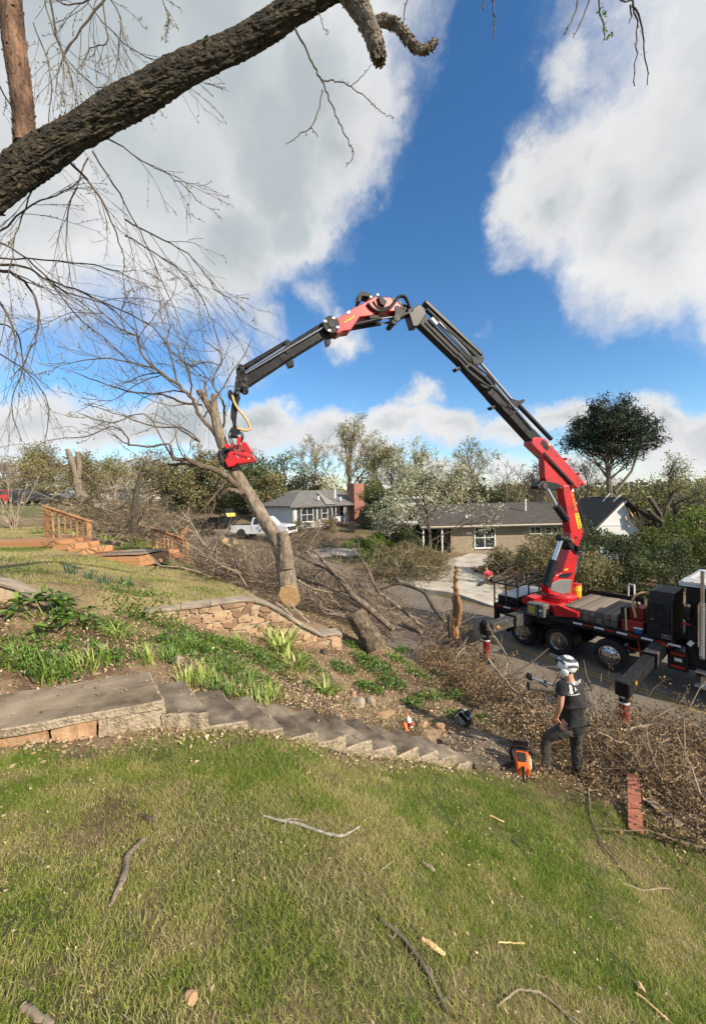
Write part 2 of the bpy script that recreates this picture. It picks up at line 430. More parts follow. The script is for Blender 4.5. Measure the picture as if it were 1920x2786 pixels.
C_SOIL = np.array([.085, .055, .033]); C_LITTER = np.array([.25, .175, .11]); C_STRAW = np.array([.27, .205, .11])
C_GREEN = np.array([.085, .115, .028]); C_DARKGREEN = np.array([.04, .06, .02]); C_FAR = np.array([.06, .07, .03]); C_CLAY = np.array([.26, .15, .085])
def ground_tint(x, y):
    q, t = qt(x, y)
    n = fbm(x*1.1+5, y*1.1, 4); n2 = fbm(x*.35+9, y*.35+3, 4); n3 = fbm(x*3.1, y*3.1+8, 3)
    def mix(a, b, k): return a*(1-k)[..., None] + b*k[..., None]
    base = mix(np.broadcast_to(C_SOIL, x.shape+(3,)), C_LITTER, sstep(.35, .6, n3*.5+n*.5))
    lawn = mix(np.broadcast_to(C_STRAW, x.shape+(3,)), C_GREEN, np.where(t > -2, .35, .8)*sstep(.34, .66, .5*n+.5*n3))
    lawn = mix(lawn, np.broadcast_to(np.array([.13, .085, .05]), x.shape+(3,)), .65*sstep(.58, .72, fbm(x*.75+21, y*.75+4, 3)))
    lawn = lawn*np.where(t > -2, 1.0, .62)[..., None]  # ground under the near blades darkened so gaps look shadowed
    k1 = sstep(.15, .45, t_stair_near(q) - t)*sstep(6.3, 7.1, q + .5*(n-.5))
    k2 = sstep(0, .3, t - t_wall(q))*sstep(7.0, 8.4, q + 1.2*(n-.5))*(1-sstep(14, 24, t))
    c = mix(base, lawn, np.maximum(k1, k2))
    # across the road: raked brown yard, then rough green
    far = mix(np.broadcast_to(np.array([.20, .14, .085]), x.shape+(3,)), np.array([.10, .095, .045]), sstep(.4, .65, n2))
    far = mix(far, np.broadcast_to(C_FAR, x.shape+(3,)), sstep(20, 34, -q))
    c = mix(c, far, (q < 0)*1.0)
    bg = mix(np.broadcast_to(np.array([.24, .19, .10]), x.shape+(3,)), np.array([.11, .13, .04]), sstep(.42, .6, n2))
    c = mix(c, bg, sstep(14, 24, t)*(q > 0))
    return c

def build_ground():
    na = 400; rs = np.concatenate([[0.0], .25*np.exp(np.linspace(0, math.log(60/.25), 300)), np.exp(np.linspace(math.log(62), math.log(3500), 60))])
    a = np.linspace(0, 2*math.pi, na, endpoint=False)
    X = rs[:, None]*np.sin(a)[None]; Y = rs[:, None]*np.cos(a)[None]
    Z = gz(X, Y)
    V = np.stack([X, Y, Z], -1).reshape(-1, 3)
    n = len(rs); i = np.arange(n-1)[:, None]; j = np.arange(na)[None]
    Fq = np.stack([i*na+j, (i+1)*na+j, (i+1)*na+(j+1) % na, i*na+(j+1) % na], -1).reshape(-1, 4)
    Fq = Fq[:, ::-1]
    m = tint_material('earth')
    o = big_mesh('ground', V, Fq, m, smooth=True, kind='structure')
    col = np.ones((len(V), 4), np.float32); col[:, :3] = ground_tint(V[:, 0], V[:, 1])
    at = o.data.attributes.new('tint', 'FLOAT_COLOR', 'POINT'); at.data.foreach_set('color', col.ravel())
build_ground()

asphalt = mat('asphalt', (.135, .112, .085), (.195, .165, .128), scale=1.3, rough=.92, bump=.35, bscale=120, bdist=.006, c3=(.165, .138, .106), detail=8)
ypaint = mat('yellow_paint', (.42, .27, .05), (.20, .16, .09), scale=14, rough=.7)
def strip_mesh(name, q0, q1, t0, t1, dz, material, step=.5, nq=2, parent=None):
    ts = np.arange(t0, t1+.01, step); qs = np.linspace(0, 1, nq)
    Q0 = q0(ts) if callable(q0) else np.full_like(ts, q0); Q1 = q1(ts) if callable(q1) else np.full_like(ts, q1)
    Q = Q0[:, None]*(1-qs)[None] + Q1[:, None]*qs[None]; T = np.repeat(ts[:, None], nq, 1)
    x, y = q2xy(Q, T); z = roadz(T) + dz
    V = np.stack([x, y, z], -1).reshape(-1, 3); n = len(ts)
    i = np.arange(n-1)[:, None]; j = np.arange(nq-1)[None]
    Fq = np.stack([i*nq+j, i*nq+j+1, (i+1)*nq+j+1, (i+1)*nq+j], -1).reshape(-1, 4)
    return big_mesh(name, V, Fq, material, smooth=True, parent=parent)
road = strip_mesh('road', 3.45, -3.55, -60, 95, 0.0, asphalt, nq=8)
tag(road, kind='structure')
qc = lambda ts: np.interp(ts, [-30, -7, -4, -1, 2, 5, 30], [.1, .06, -.1, -.3, -.55, -.8, -.8])
for d in (-.1, .1):
    ln = strip_mesh('road_line', lambda ts: qc(ts)+d-.055, lambda ts: qc(ts)+d+.055, -60, 30, .006, ypaint)
    ln.parent = road; ln.location = ln.location - road.location
# concrete drive of the house across the road
concrete = mat('pale_concrete', (.30, .265, .21), (.54, .50, .42), scale=.9, rough=.9, bump=.2, bscale=40, c3=(.44, .40, .33), detail=10)
def poly_sheet(name, px, dz, material, sub=14, thick=.1):
    P = [G(u, v) for u, v in px]
    return P
drive_px = [(1160, 1603), (1240, 1612), (1345, 1640), (1372, 1600), (1368, 1568), (1345, 1548), (1335, 1532), (1345, 1516), (1240, 1506), (1180, 1506), (1050, 1520), (1045, 1560), (1090, 1585)]
dp = [PZ(u, v, .27) for u, v in drive_px]
c0 = np.mean(dp, 0); m_ = MB()
top = [p + np.array([0, 0, 0.0]) for p in dp]
for p in top: p[2] = .26 + .2*sstep(22, 31, p[1]) - .16*sstep(1, 0, (p[1]-18.5)/2)
m_.add([p for p in top] + [p - np.array([0, 0, .35]) for p in top], [tuple(range(len(top)))] + [(i, (i+1) % len(top), len(top)+(i+1) % len(top), len(top)+i) for i in range(len(top))])
o = m_.build('driveway', concrete); tag(o, kind='structure')
# the neighbour's drive, further up
dp = [G(u, v) for u, v in [(850, 1520), (1010, 1512), (1020, 1498), (900, 1492), (830, 1500)]]
m_ = MB(); top = [p + np.array([0, 0, .06]) for p in dp]
m_.add(top + [p - np.array([0, 0, .3]) for p in top], [tuple(range(5))] + [(i, (i+1) % 5, 5+(i+1) % 5, 5+i) for i in range(5)])
tag(m_.build('driveway', concrete), kind='structure')

# ---------------------------------------------------------------- grass
grass_mat = mat('grass_blades', (.54, .44, .24), (.10, .195, .020), scale=2, rough=.6, attr='rnd', c3=(.30, .345, .055), spec=.3, trans=.35)
def blades(name, x, y, length, width, rnd, material, r, lean=.6, parent=None, kind='stuff', z=None, bend=True):
    n = len(x); z = gz(x, y) if z is None else z
    az = r.uniform(0, 2*math.pi, n); ln = r.uniform(.1, lean, n)
    d = np.stack([np.cos(az)*ln, np.sin(az)*ln, np.ones(n)], 1)
    s = r.uniform(0, 2*math.pi, n); sd = np.stack([np.cos(s), np.sin(s), np.zeros(n)], 1)*(width/2)[:, None]
    B = np.stack([x, y, z-.01], 1)
    M = B + d*(length*.55)[:, None]
    d2 = d*np.array([1.9, 1.9, .75]); Tp = M + d2*(length*.5)[:, None]
    if bend:
        V = np.stack([B-sd, B+sd, M+sd*.75, M-sd*.75, Tp], 1).reshape(-1, 3)
        k = np.arange(n)[:, None]*5
        F = np.concatenate([k+np.array([[0, 1, 2]]), k+np.array([[0, 2, 3]]), k+np.array([[3, 2, 4]])], 1).reshape(-1, 3)
        rr = np.repeat(rnd, 3)
    else:
        V = np.stack([B-sd, B+sd, Tp], 1).reshape(-1, 3); F = np.arange(n*3).reshape(-1, 3); rr = rnd
    return big_mesh(name, V, F, material, rnd=rr, kind=kind, parent=parent)
def lawn_density(x, y):
    q, t = qt(x, y); n = fbm(x*1.1+5, y*1.1, 4)
    cl = fbm(x*4.2+3, y*4.2+1, 3); bare = np.maximum(sstep(.60, .72, fbm(x*.75+21, y*.75+4, 3)), .95*np.exp(-((x+1.15)/.75)**2-((y-2.55)/.42)**2)*sstep(.28, .5, cl))
    return sstep(.05, .42, t_stair_near(q) - t + .25*(cl-.5))*sstep(6.3, 7.0, q + .7*(n-.5))*(.42+.85*sstep(.35, .62, cl))*(1-.72*bare)
def lawn_points(r, n, x0, x1, y0, y1, dens):
    x = r.uniform(x0, x1, n); y = r.uniform(y0, y1, n)
    k = r.random(n) < dens(x, y); return x[k], y[k]
r_ = np.random.default_rng(11)
def lawn_rnd(x, y, r):
    a = fbm(x*1.1+5, y*1.1, 4); b = fbm(x*.45+2, y*.45, 3); c = fbm(x*6, y*6, 2)
    g = sstep(.30, .68, .40*a + .22*b + .38*c)
    g = g*(1-.8*np.exp(-((x+1.15)/1.0)**2-((y-2.55)/.6)**2))
    return np.clip(.20 + g*.66 + r.normal(0, .27, len(x)), 0, 1)
x1, y1 = lawn_points(r_, 560000, -4.0, 3.6, .5, 3.4, lambda x, y: lawn_density(x, y)*(np.abs(x) < 1.15*y+.5))
x2, y2 = lawn_points(r_, 620000, -4.2, 6.0, 3.2, 8.0, lambda x, y: lawn_density(x, y)*(np.abs(x) < 1.1*y+.5))
b1 = blades('grass', x1, y1, r_.uniform(.018, .052, len(x1)), r_.uniform(.0022, .0048, len(x1)), lawn_rnd(x1, y1, r_), grass_mat, r_, lean=.9)
b2 = blades('grass', x2, y2, r_.uniform(.022, .058, len(x2)), r_.uniform(.004, .008, len(x2)), lawn_rnd(x2, y2, r_), grass_mat, r_, lean=.9, bend=False)
tag(b1, 'patchy green and straw coloured grass on the near slope at the bottom of the view', kind='stuff')
tag(b2, 'patchy green and straw coloured grass just below the concrete steps', kind='stuff')
def upper_density(x, y):
    q, t = qt(x, y); n = fbm(x*.8+5, y*.8, 4)
    return sstep(.25, .5, t - t_wall(q))*sstep(7.3, 8.6, q + 1.2*(n-.5))*(.25+.75*sstep(.30, .52, n))*(1-sstep(14, 20, t))
x3, y3 = lawn_points(r_, 230000, -16, -1, 6.5, 22, upper_density)
b3 = blades('grass', x3, y3, r_.uniform(.03, .085, len(x3)), r_.uniform(.008, .016, len(x3)), np.clip(lawn_rnd(x3, y3, r_)*.8-.22+.75*sstep(.5, .64, fbm(x3*.6+3, y3*.6, 3)), 0, 1), grass_mat, r_, lean=.8, bend=False)
tag(b3, 'thin green and straw grass on the upper yard around the wooden steps', kind='stuff')

# ---------------------------------------------------------------- dead leaves and straw
litter_mat = mat('dead_leaves', (.14, .085, .05), (.60, .46, .31), scale=2, rough=.85, attr='rnd', c3=(.36, .25, .155), spec=.2)
def flecks(name, P, size, rnd, material, r, aspect=.55, flat=.5, kind='stuff', parent=None, curl=.3):
    """small bent leaves: P centre points"""
    n = len(P)
    nrm = r.normal(0, flat, (n, 3)); nrm[:, 2] += 1; nrm /= np.linalg.norm(nrm, axis=1, keepdims=True)
    a = r.normal(0, 1, (n, 3)); a -= nrm*(a*nrm).sum(1, keepdims=True); a /= np.linalg.norm(a, axis=1, keepdims=True)
    b = np.cross(nrm, a); size = np.asarray(size).reshape(-1, 1)*np.ones((n, 1))
    c = nrm*size*curl*r.uniform(-1, 1, (n, 1))
    V = np.stack([P - a*size*.5, P + b*size*aspect*.5 + c, P + a*size*.5, P - b*size*aspect*.5 + c], 1).reshape(-1, 3)
    k = np.arange(n)[:, None]*4
    F = np.concatenate([k+np.array([[0, 1, 2]]), k+np.array([[0, 2, 3]])], 1).reshape(-1, 3)
    return big_mesh(name, V, F, material, rnd=np.repeat(rnd, 2), kind=kind, parent=parent)
def bed_density(x, y):
    q, t = qt(x, y); n = fbm(x*1.7, y*1.7+4, 3)
    bed = sstep(-.1, .1, t - t_stair_far(q))*(1-sstep(-.1, .1, t - t_wall(q)))*sstep(3.8, 4.6, q)
    edge = np.exp(-((t-t_stair_near(q)+.15)/.22)**2)*.9*(q > 6.2)
    low = sstep(3.7, 4.3, q)*(1-sstep(6.2, 7.2, q))
    return np.clip(np.maximum.reduce([bed, edge, low])*(.35+.9*sstep(.35, .6, n)), 0, 1)
x4, y4 = lawn_points(r_, 130000, -8, 7, 2, 14, bed_density)
lf = flecks('leaf_litter', np.stack([x4, y4, gz(x4, y4)+r_.uniform(.004, .035, len(x4))], 1), r_.uniform(.015, .062, len(x4)), r_.random(len(x4)), litter_mat, r_)
tag(lf, 'tan and brown dead leaves lying over the planting bed and beside the steps', kind='stuff')
straw_mat = mat('dry_grass', (.22, .15, .08), (.56, .45, .28), scale=2, rough=.85, attr='rnd', c3=(.38, .29, .165), trans=.2)
xd, yd = lawn_points(r_, 60000, -8, 7, 2, 13, lambda x, y: bed_density(x, y)*sstep(.45, .62, fbm(x*1.3+8, y*1.3+2, 3)))
bd_ = blades('dry_grass', xd, yd, r_.uniform(.05, .16, len(xd)), r_.uniform(.004, .009, len(xd)), r_.random(len(xd)), straw_mat, r_, lean=2.2, bend=False); tag(bd_, 'matted tan dry grass over the planting bed', kind='stuff')
xw, yw = lawn_points(r_, 100000, -8, 7, 2, 13, lambda x, y: bed_density(x, y)*sstep(.38, .56, fbm(x*1.1+31, y*1.1+12, 4)))
bd_ = blades('weeds', xw, yw, r_.uniform(.03, .11, len(xw)), r_.uniform(.006, .013, len(xw)), np.clip(r_.normal(.72, .22, len(xw)), 0, 1), grass_mat, r_, lean=.9, bend=False); tag(bd_, 'low green weeds scattered through the planting bed', kind='stuff')
x5, y5 = lawn_points(r_, 11000, -4, 6, .8, 8, lambda x, y: lawn_density(x, y)*sstep(.3, .7, fbm(x*2, y*2, 3)))
lf = flecks('leaf_litter', np.stack([x5, y5, gz(x5, y5)+r_.uniform(.015, .05, len(x5))], 1), r_.uniform(.006, .030, len(x5)), r_.random(len(x5))*.8+.2, litter_mat, r_)
tag(lf, 'scattered chips and dry leaf bits in the near lawn', kind='stuff')
xs, ys = lawn_points(r_, 60000, -4.5, 3.6, 3.4, 8, lambda x, y: (lambda q, t: sstep(0, .1, t-t_stair_near(q))*(1-sstep(-.1, .05, t-t_stair_far(q)))*np.clip(.012+.10*sstep(.5, .7, fbm(x*2.5, y*2.5+9, 3))*sstep(.3, .75, (t-t_stair_near(q))/(t_stair_far(q)-t_stair_near(q)))+.35*sstep(7.7, 7.3, q), 0, 1))(*qt(x, y)))
qs_, ts_ = qt(xs, ys); zs_ = np.interp(qs_, [7.6, 7.75, 11.52, 20], [1.405, 1.56, 3.315, 3.315]); st_ = np.where((qs_ > 7.7) & (qs_ < 11.55), 1.55+.16*np.floor((zs_-1.55)/.16+.25), zs_)
lf = flecks('leaf_litter', np.stack([xs, ys, st_+r_.uniform(.008, .02, len(xs))], 1), r_.uniform(.012, .05, len(xs)), r_.random(len(xs)), litter_mat, r_)
tag(lf, 'dry leaves and crumbs lying on the concrete steps and path', kind='stuff')
# ---------------------------------------------------------------- concrete steps
old_conc = mat('weathered_concrete', (.055, .043, .030), (.31, .255, .185), scale=2.6, rough=.95, bump=.5, bscale=60, bdist=.008, c3=(.165, .135, .10), detail=10, spec=.15)
rough_conc = mat('sunlit_crumbling_concrete', (.19, .145, .095), (.45, .38, .275), scale=14, rough=.95, bump=1.0, bscale=40, bdist=.03, c3=(.36, .29, .20), detail=8)  # rough concrete, its tone kept pale for the sunlit step sides
sand_stone = mat('sandstone', (.28, .15, .075), (.52, .34, .20), scale=5, rough=.92, bump=.7, bscale=26, bdist=.02, c3=(.40, .245, .135), detail=8)
stepN = [(448, 1906), (569, 1939), (676, 1963), (771, 1981), (860, 1991), (941, 2004), (1012, 2014), (1080, 2029), (1140, 2033), (1190, 2043), (1243, 2056), (1287, 2072)]
stepF = [(410, 1827), (500, 1851), (596, 1873), (676, 1889), (764, 1913), (844, 1926), (907, 1938), (967, 1950), (1023, 1968), (1081, 1980), (1150, 1998), (1205, 2020)]
stepZ = [3.31 - .16*i for i in range(12)]
stairs = thing('concrete_steps', 'worn grey concrete steps leading down from the slab past the two chainsaws', 'steps', (-1.9, 3.9, 3.0))
def rough_block(name, P4, z_top, depth, material, parent, seed, n=5, jit=.009, flare=.0):
    """P4: back-near, front-near, front-far, back-far in plan; a slab with uneven edges"""
    r = np.random.default_rng(seed); m = MB(); ring = []
    for a in range(4):
        p, q = np.array(P4[a]), np.array(P4[(a+1) % 4])
        for k in range(n):
            w = p*(1-k/n) + q*(k/n); ring.append([w[0]+r.normal(0, jit), w[1]+r.normal(0, jit), 0])
    ring = np.array(ring); c = ring.mean(0); rows = []
    prof = [(-depth, .0), (-depth*.55, .0), (-.055, .0), (-.016, -.004), (0, -.024)]
    for dz, off in prof:
        R = ring.copy(); d = c-R; d /= np.linalg.norm(d, axis=1, keepdims=True)
        R = R - d*off*1.0 if False else R + d*(-off)
        R[:, 2] = z_top + dz + r.normal(0, .002, len(R))
        if dz < -.02: R[:, :2] += r.normal(0, jit*.8, (len(R), 2)) + d[:, :2]*.008
        rows.append(R)
    K = len(ring); V = np.vstack(rows + [c[None]*0 + np.array([[c[0], c[1], z_top-.004]])])
    F = [(i*K+j, i*K+(j+1) % K, (i+1)*K+(j+1) % K, (i+1)*K+j) for i in range(len(rows)-1) for j in range(K)]
    top = (len(rows)-1)*K
    F += [(top+j, top+(j+1) % K, len(V)-1) for j in range(K)]
    m.add(V, F); o = m.build(name, material, parent)
    if isinstance(material, (list, tuple)) and len(material) > 1:
        o.data.polygons.foreach_set('material_index', np.array([0 if p.normal.z > .93 else 1 for p in o.data.polygons], np.int32))  # sun and shade put into colour by facing: dark treads, pale sides, worn rims
    return o
near = [PZ(u, v, z) for (u, v), z in zip(stepN, stepZ)]; far = [PZ(u, v, z) for (u, v), z in zip(stepF, stepZ)]
for i in range(1, 12):
    back = unitv(near[i-1]-near[i])*.04
    rough_block('step', [(near[i-1]+back)[:2], near[i][:2], far[i][:2], (far[i-1]+back)[:2]], stepZ[i], .34, [old_conc, rough_conc], stairs, 50+i)
# landing slab with its stone sides
lN = [PZ(u, v, 3.31) for u, v in [(0, 1985), (200, 1950)]]; lF = [PZ(u, v, 3.31) for u, v in [(0, 1890), (250, 1843)]]
ext = unitv(near[0]-lN[0]); a = lN[0]-ext*2.6; b = lF[0]-ext*2.6
rough_block('landing_slab', [a[:2], near[0][:2], far[0][:2], b[:2]], 3.312, .085, [mat('stained_slab', (.10, .072, .046), (.34, .27, .19), scale=1.6, rough=.95, bump=.5, bscale=60, bdist=.008, c3=(.235, .185, .13), detail=10, spec=.15), rough_conc], stairs, 31, n=16, jit=.008)
inn = unitv(far[0]-near[0])
L_tot = np.linalg.norm(near[0]-a); s = 0; k = 0; rs_ = np.random.default_rng(4)
while s < L_tot-.05:
    w = min(L_tot-s, rs_.uniform(.45, .95)) if s > .62 else (.62 if s == 0 else .4)
    p = near[0]-ext*s + inn*.03; q = near[0]-ext*(s+w-.012) + inn*.03
    rough_block('base_stone', [q[:2], p[:2], (p+inn*.3)[:2], (q+inn*.3)[:2]], 3.225, .42, rough_conc if k == 0 else sand_stone, stairs, 70+k, jit=.01)
    s += w; k += 1
# cheek of crumbly concrete beneath the near ends of the steps
for i in range(1, 12):
    d = unitv(near[i]-near[i-1]); 
    p = near[i-1]+d*.02+inn*.02; q = near[i]-d*.02+inn*.02
    rough_block('cheek_stone', [p[:2], q[:2], (q+inn*.2)[:2], (p+inn*.2)[:2]], stepZ[i]-.05, .34, rough_conc, stairs, 90+i, n=5, jit=.018)
# path at the foot of the steps
pp = [PZ(u, v, 1.40) for u, v in [(1292, 2080), (1340, 2086), (1400, 2072), (1425, 2045), (1390, 2012), (1270, 1985), (1195, 2010)]]
m_ = MB(); m_.prism([p+np.array([0, 0, .0]) for p in pp], (0, 0, -.3)); tag(m_.build('path', old_conc), kind='structure')

# ---------------------------------------------------------------- dry stone and mortar walls
mortar = mat('lime_mortar', (.30, .225, .145), (.47, .37, .25), scale=20, rough=.95, bump=.8, bscale=60, bdist=.015)
wall_stone = mat('wall_stone', (.19, .115, .068), (.45, .31, .185), scale=9, rough=.95, bump=.9, bscale=30, bdist=.018, attr='rnd', c3=(.34, .215, .125))
cap_stone = mat('cap_stone', (.20, .155, .11), (.40, .33, .245), scale=4, rough=.92, bump=.5, bscale=40, bdist=.012, detail=8)
def stone_wall(label, A, B, prof, zbase, thick, seed, right_end=True, hmin=.085, hmax=.16):
    """A-B: plan line of the face; prof: (fraction along, top z)"""
    r = np.random.default_rng(seed); A = np.array(A[:2]); B = np.array(B[:2]); Lw = np.linalg.norm(B-A)
    e = np.array([*(B-A)/Lw, 0]); nf = np.array([e[1], -e[0], 0])      # towards the camera
    if nf[1] > 0: nf = -nf
    top = lambda s: np.interp(s/Lw, [p[0] for p in prof], [p[1] for p in prof])
    W3 = lambda s, z, o=0: np.array([A[0], A[1], 0]) + e*s + nf*o + np.array([0, 0, z])
    th = thing('stone_wall', label, 'stone wall', W3(Lw/2, zbase))
    ss = np.linspace(0, Lw, 40)
    poly = [W3(s, top(s)-.06, -.03) for s in ss] + [W3(Lw, zbase-.6, -.03), W3(0, zbase-.6, -.03)]
    m = MB(); m.prism(poly, -nf*(thick-.05)); m.build('mortar_core', mortar, th)
    z = zbase - .3; row = 0
    zt = max(p[1] for p in prof)
    while z < zt-.05:
        h = r.uniform(hmin*.8, hmax*1.15); s = -r.uniform(0, .2)
        while s < Lw:
            w = r.uniform(.09, .32); s0, s1 = max(s, .0), min(s+w-.016, Lw); 
            if s1-s0 > .06:
                zz0 = z + r.normal(0, .022); zz1 = zz0 + h - .020 + r.normal(0, .02)
                c = (s0+s1)/2; t0, t1 = top(s0)-.055, top(s1)-.055
                if zz0 < min(t0, t1)-.03:
                    pts = []
                    base = [(s0, zz0), (c, zz0), (s1, zz0), (s1, (zz0+zz1)/2), (s1, zz1), (c, zz1), (s0, zz1), (s0, (zz0+zz1)/2)]
                    for a_, b_ in base:
                        a2 = a_ + r.normal(0, .024); b2 = min(b_ + r.normal(0, .022), top(np.clip(a2, 0, Lw))-.055)
                        pts.append((a2, b2))
                    if min(p[1] for p in pts[4:7]) - max(p[1] for p in pts[0:3]) > .02:
                        out = r.uniform(.004, .022); m = MB()
                        cx = np.mean([p[0] for p in pts]); cz = np.mean([p[1] for p in pts])
                        R0 = [W3(a_, b_, -.05) for a_, b_ in pts]
                        R1 = [W3(cx+(a_-cx)*.97, cz+(b_-cz)*.96, out*.6+r.normal(0, .004)) for a_, b_ in pts]
                        R2 = [W3(cx+(a_-cx)*.82, cz+(b_-cz)*.80, out+r.normal(0, .006)) for a_, b_ in pts]
                        F = [(i, (i+1) % 8, 8+(i+1) % 8, 8+i) for i in range(8)] + [(8+i, 8+(i+1) % 8, 16+(i+1) % 8, 16+i) for i in range(8)] + [tuple(range(16, 24))]
                        m.add(R0+R1+R2, F); m.build('stone', wall_stone, th)
            s += w
        z += h; row += 1
    s = 0                                                              # coping
    while s < Lw-.02:
        w = min(r.uniform(.5, .9), Lw-s); q = [s+.004, s+w-.006]
        if Lw-(s+w) < .2: q[1] = Lw; w = Lw-s
        m = MB(); n = 5; cs = np.linspace(q[0], q[1], n); V = []
        for c in cs:
            zt_ = top(c)
            for o, dz in ((.035, -.055), (.045, -.01), (.03, .0), (-thick+.0, .0), (-thick-.02, -.055)):
                V.append(W3(c, zt_+dz+r.normal(0, .004), o+r.normal(0, .006)))
        F = [(i*5+j, i*5+(j+1) % 5, (i+1)*5+(j+1) % 5, (i+1)*5+j) for i in range(n-1) for j in range(5)] + [(4, 3, 2, 1, 0), tuple((n-1)*5+j for j in range(5))]
        m.add(V, F); m.build('coping_stone', cap_stone, th); s += w
    return th
wA, wB = G(395, 1690), G(930, 1772)
wn = np.array([-(wB-wA)[1], (wB-wA)[0], 0]); wn /= np.linalg.norm(wn)
wl = np.linalg.norm((wB-wA)[:2]); we = np.array([*(wB-wA)[:2]/wl, 0])
wprof = []
for u, v in [(395, 1660), (500, 1650), (600, 1638), (686, 1629), (736, 1645), (801, 1685), (861, 1720), (884, 1731), (888, 1724), (930, 1721)]:
    p = PPL(u, v, wA, wn); wprof.append((np.dot(p-wA, we)/wl, p[2]))
stone_wall('stone garden wall of orange sandstone with a grey coping that slopes down to a low pier', wA, wB, wprof, min(wA[2], wB[2])-.05, .36, 12)
lB = G(112, 1652); lA = lB - we*1.9; lA[2] = gz(lA[0], lA[1])
ln_ = np.array([-(lB-lA)[1], (lB-lA)[0], 0]); ln_ /= np.linalg.norm(ln_); ll = np.linalg.norm((lB-lA)[:2]); le = np.array([*(lB-lA)[:2]/ll, 0])
lprof = []
for u, v in [(-60, 1580), (0, 1583), (30, 1588), (60, 1605), (112, 1632)]:
    p = PPL(u, v, lA, ln_); lprof.append((np.dot(p-lA, le)/ll, p[2]))
stone_wall('short stone wall end sloping into the green shrub at the left edge of the photo', lA, lB, lprof, lA[2]-.1, .34, 22)

# loose stones
def rock(p, sx, sy, sz, seed, material, name='rock', label='', cat='rock', group=None, tilt=.15):
    r = np.random.default_rng(seed); bm = bmesh.new(); bmesh.ops.create_icosphere(bm, subdivisions=2, radius=1)
    V = np.array([v.co for v in bm.verts]); F = [[v.index for v in f.verts] for f in bm.faces]; bm.free()
    k = r.normal(0, 1, (9, 3)); k /= np.linalg.norm(k, axis=1, keepdims=True)
    for d in k:                        # planed facets
        s = V @ d; lim = r.uniform(.55, .8); V = V - np.clip(s-lim, 0, None)[:, None]*d
    V = V*np.array([sx, sy, sz]) + r.normal(0, .02*min(sx, sz), V.shape)
    R = np.array((Matrix.Rotation(r.uniform(0, 6.28), 3, 'Z') @ Matrix.Rotation(r.normal(0, tilt), 3, 'X') @ Matrix.Rotation(r.normal(0, tilt), 3, 'Y')))
    m = MB(); m.add(V @ R.T + np.array(p) + np.array([0, 0, sz*.45]), F)
    return tag(m.build(name, material), label, cat, group)
RK = 'loose stones beside the concrete steps'
rock(G(975, 1920), .17, .12, .10, 1, cap_stone, label='rounded grey brown stone beside the middle of the concrete steps', group=RK)
rock(G(1008, 1922), .07, .14, .16, 2, cap_stone, label='dark upright slab of stone leaning next to the rounded stone by the steps', group=RK)
rock(G(1042, 1952), .24, .10, .06, 3, sand_stone, label='long flat sandstone block at the upper side of the steps', group=RK)
rock(G(1150, 1978), .10, .07, .07, 4, sand_stone, label='small orange stone between the oil bottle and the chainsaw', group=RK)
rock(G(1203, 1985), .14, .08, .08, 5, sand_stone, label='orange brown stone against the grey chainsaw bar', group=RK)
rock(G(960, 1897), .09, .07, .08, 6, sand_stone, label='reddish stone just above the rounded grey brown stone', group=RK)
rock(G(480, 1805), .13, .09, .08, 7, cap_stone, label='pale stone in dry leaves behind the end of the landing', group=RK)
rock(G(520, 1822), .16, .1, .09, 8, old_conc, label='broken concrete lump beside the top step', group=RK)
rock(G(775, 1728), .2, .12, .10, 9, mat('slate', (.025, .025, .028), (.06, .06, .06), scale=8, rough=.8), label='dark slab of slate below the sloping wall coping', tilt=.5)
rock(G(880, 1778), .1, .08, .07, 10, MATS['slate'], label='small dark stone at the foot of the wall pier')

# ---------------------------------------------------------------- wooden garden steps
cedar = mat('stained_timber', (.24, .105, .042), (.48, .26, .12), scale=3, rough=.7, bump=.3, bscale=30, stretch=(.6, 6, 6), c3=(.36, .175, .075), attr='rnd')
old_deck = mat('grey_deck_board', (.20, .145, .095), (.34, .255, .175), scale=4, rough=.85, stretch=(1, 5, 5))
def railing(parent, pL, pR, baseL, baseR, topL, topR, nb, Yl, Yr, over=.12):
    """posts, cap rail, lower rail and balusters between two posts given in pixels"""
    bl, tl = PY(pL, baseL, Yl), PY(pL, topL, Yl); br, tr = PY(pR, baseR, Yr), PY(pR, topR, Yr)
    tl[:2] = bl[:2]; tr[:2] = br[:2]
    side = np.cross(unitv(br-bl), (0, 0, 1))
    for b, t in ((bl, tl), (br, tr)):
        m = MB(); m.beam(b-np.array([0, 0, .25]), t, .105, .105, side, bev=.006); m.build('post', cedar, parent)
    d = unitv(tr-tl)
    m = MB(); m.beam(tl-d*over+np.array([0, 0, .02]), tr+d*over+np.array([0, 0, .02]), .035, .14, side); m.build('cap_rail', cedar, parent)
    m = MB(); m.beam(tl+d*.05-np.array([0, 0, .06]), tr-d*.05-np.array([0, 0, .06]), .09, .04, side); m.build('top_rail', cedar, parent)
    lo_l, lo_r = lerp(bl, tl, .14), lerp(br, tr, .14)
    m = MB(); m.beam(lo_l, lo_r, .045, .085, side); m.build('bottom_rail', cedar, parent)
    for i in range(nb):
        f = (i+1)/(nb+1); a_, b_ = lerp(lo_l, lo_r, f), lerp(tl, tr, f)
        m = MB(); m.beam(a_-np.array([0, 0, .02]), b_-np.array([0, 0, .05]), .04, .04, side); m.build('baluster', cedar, parent)
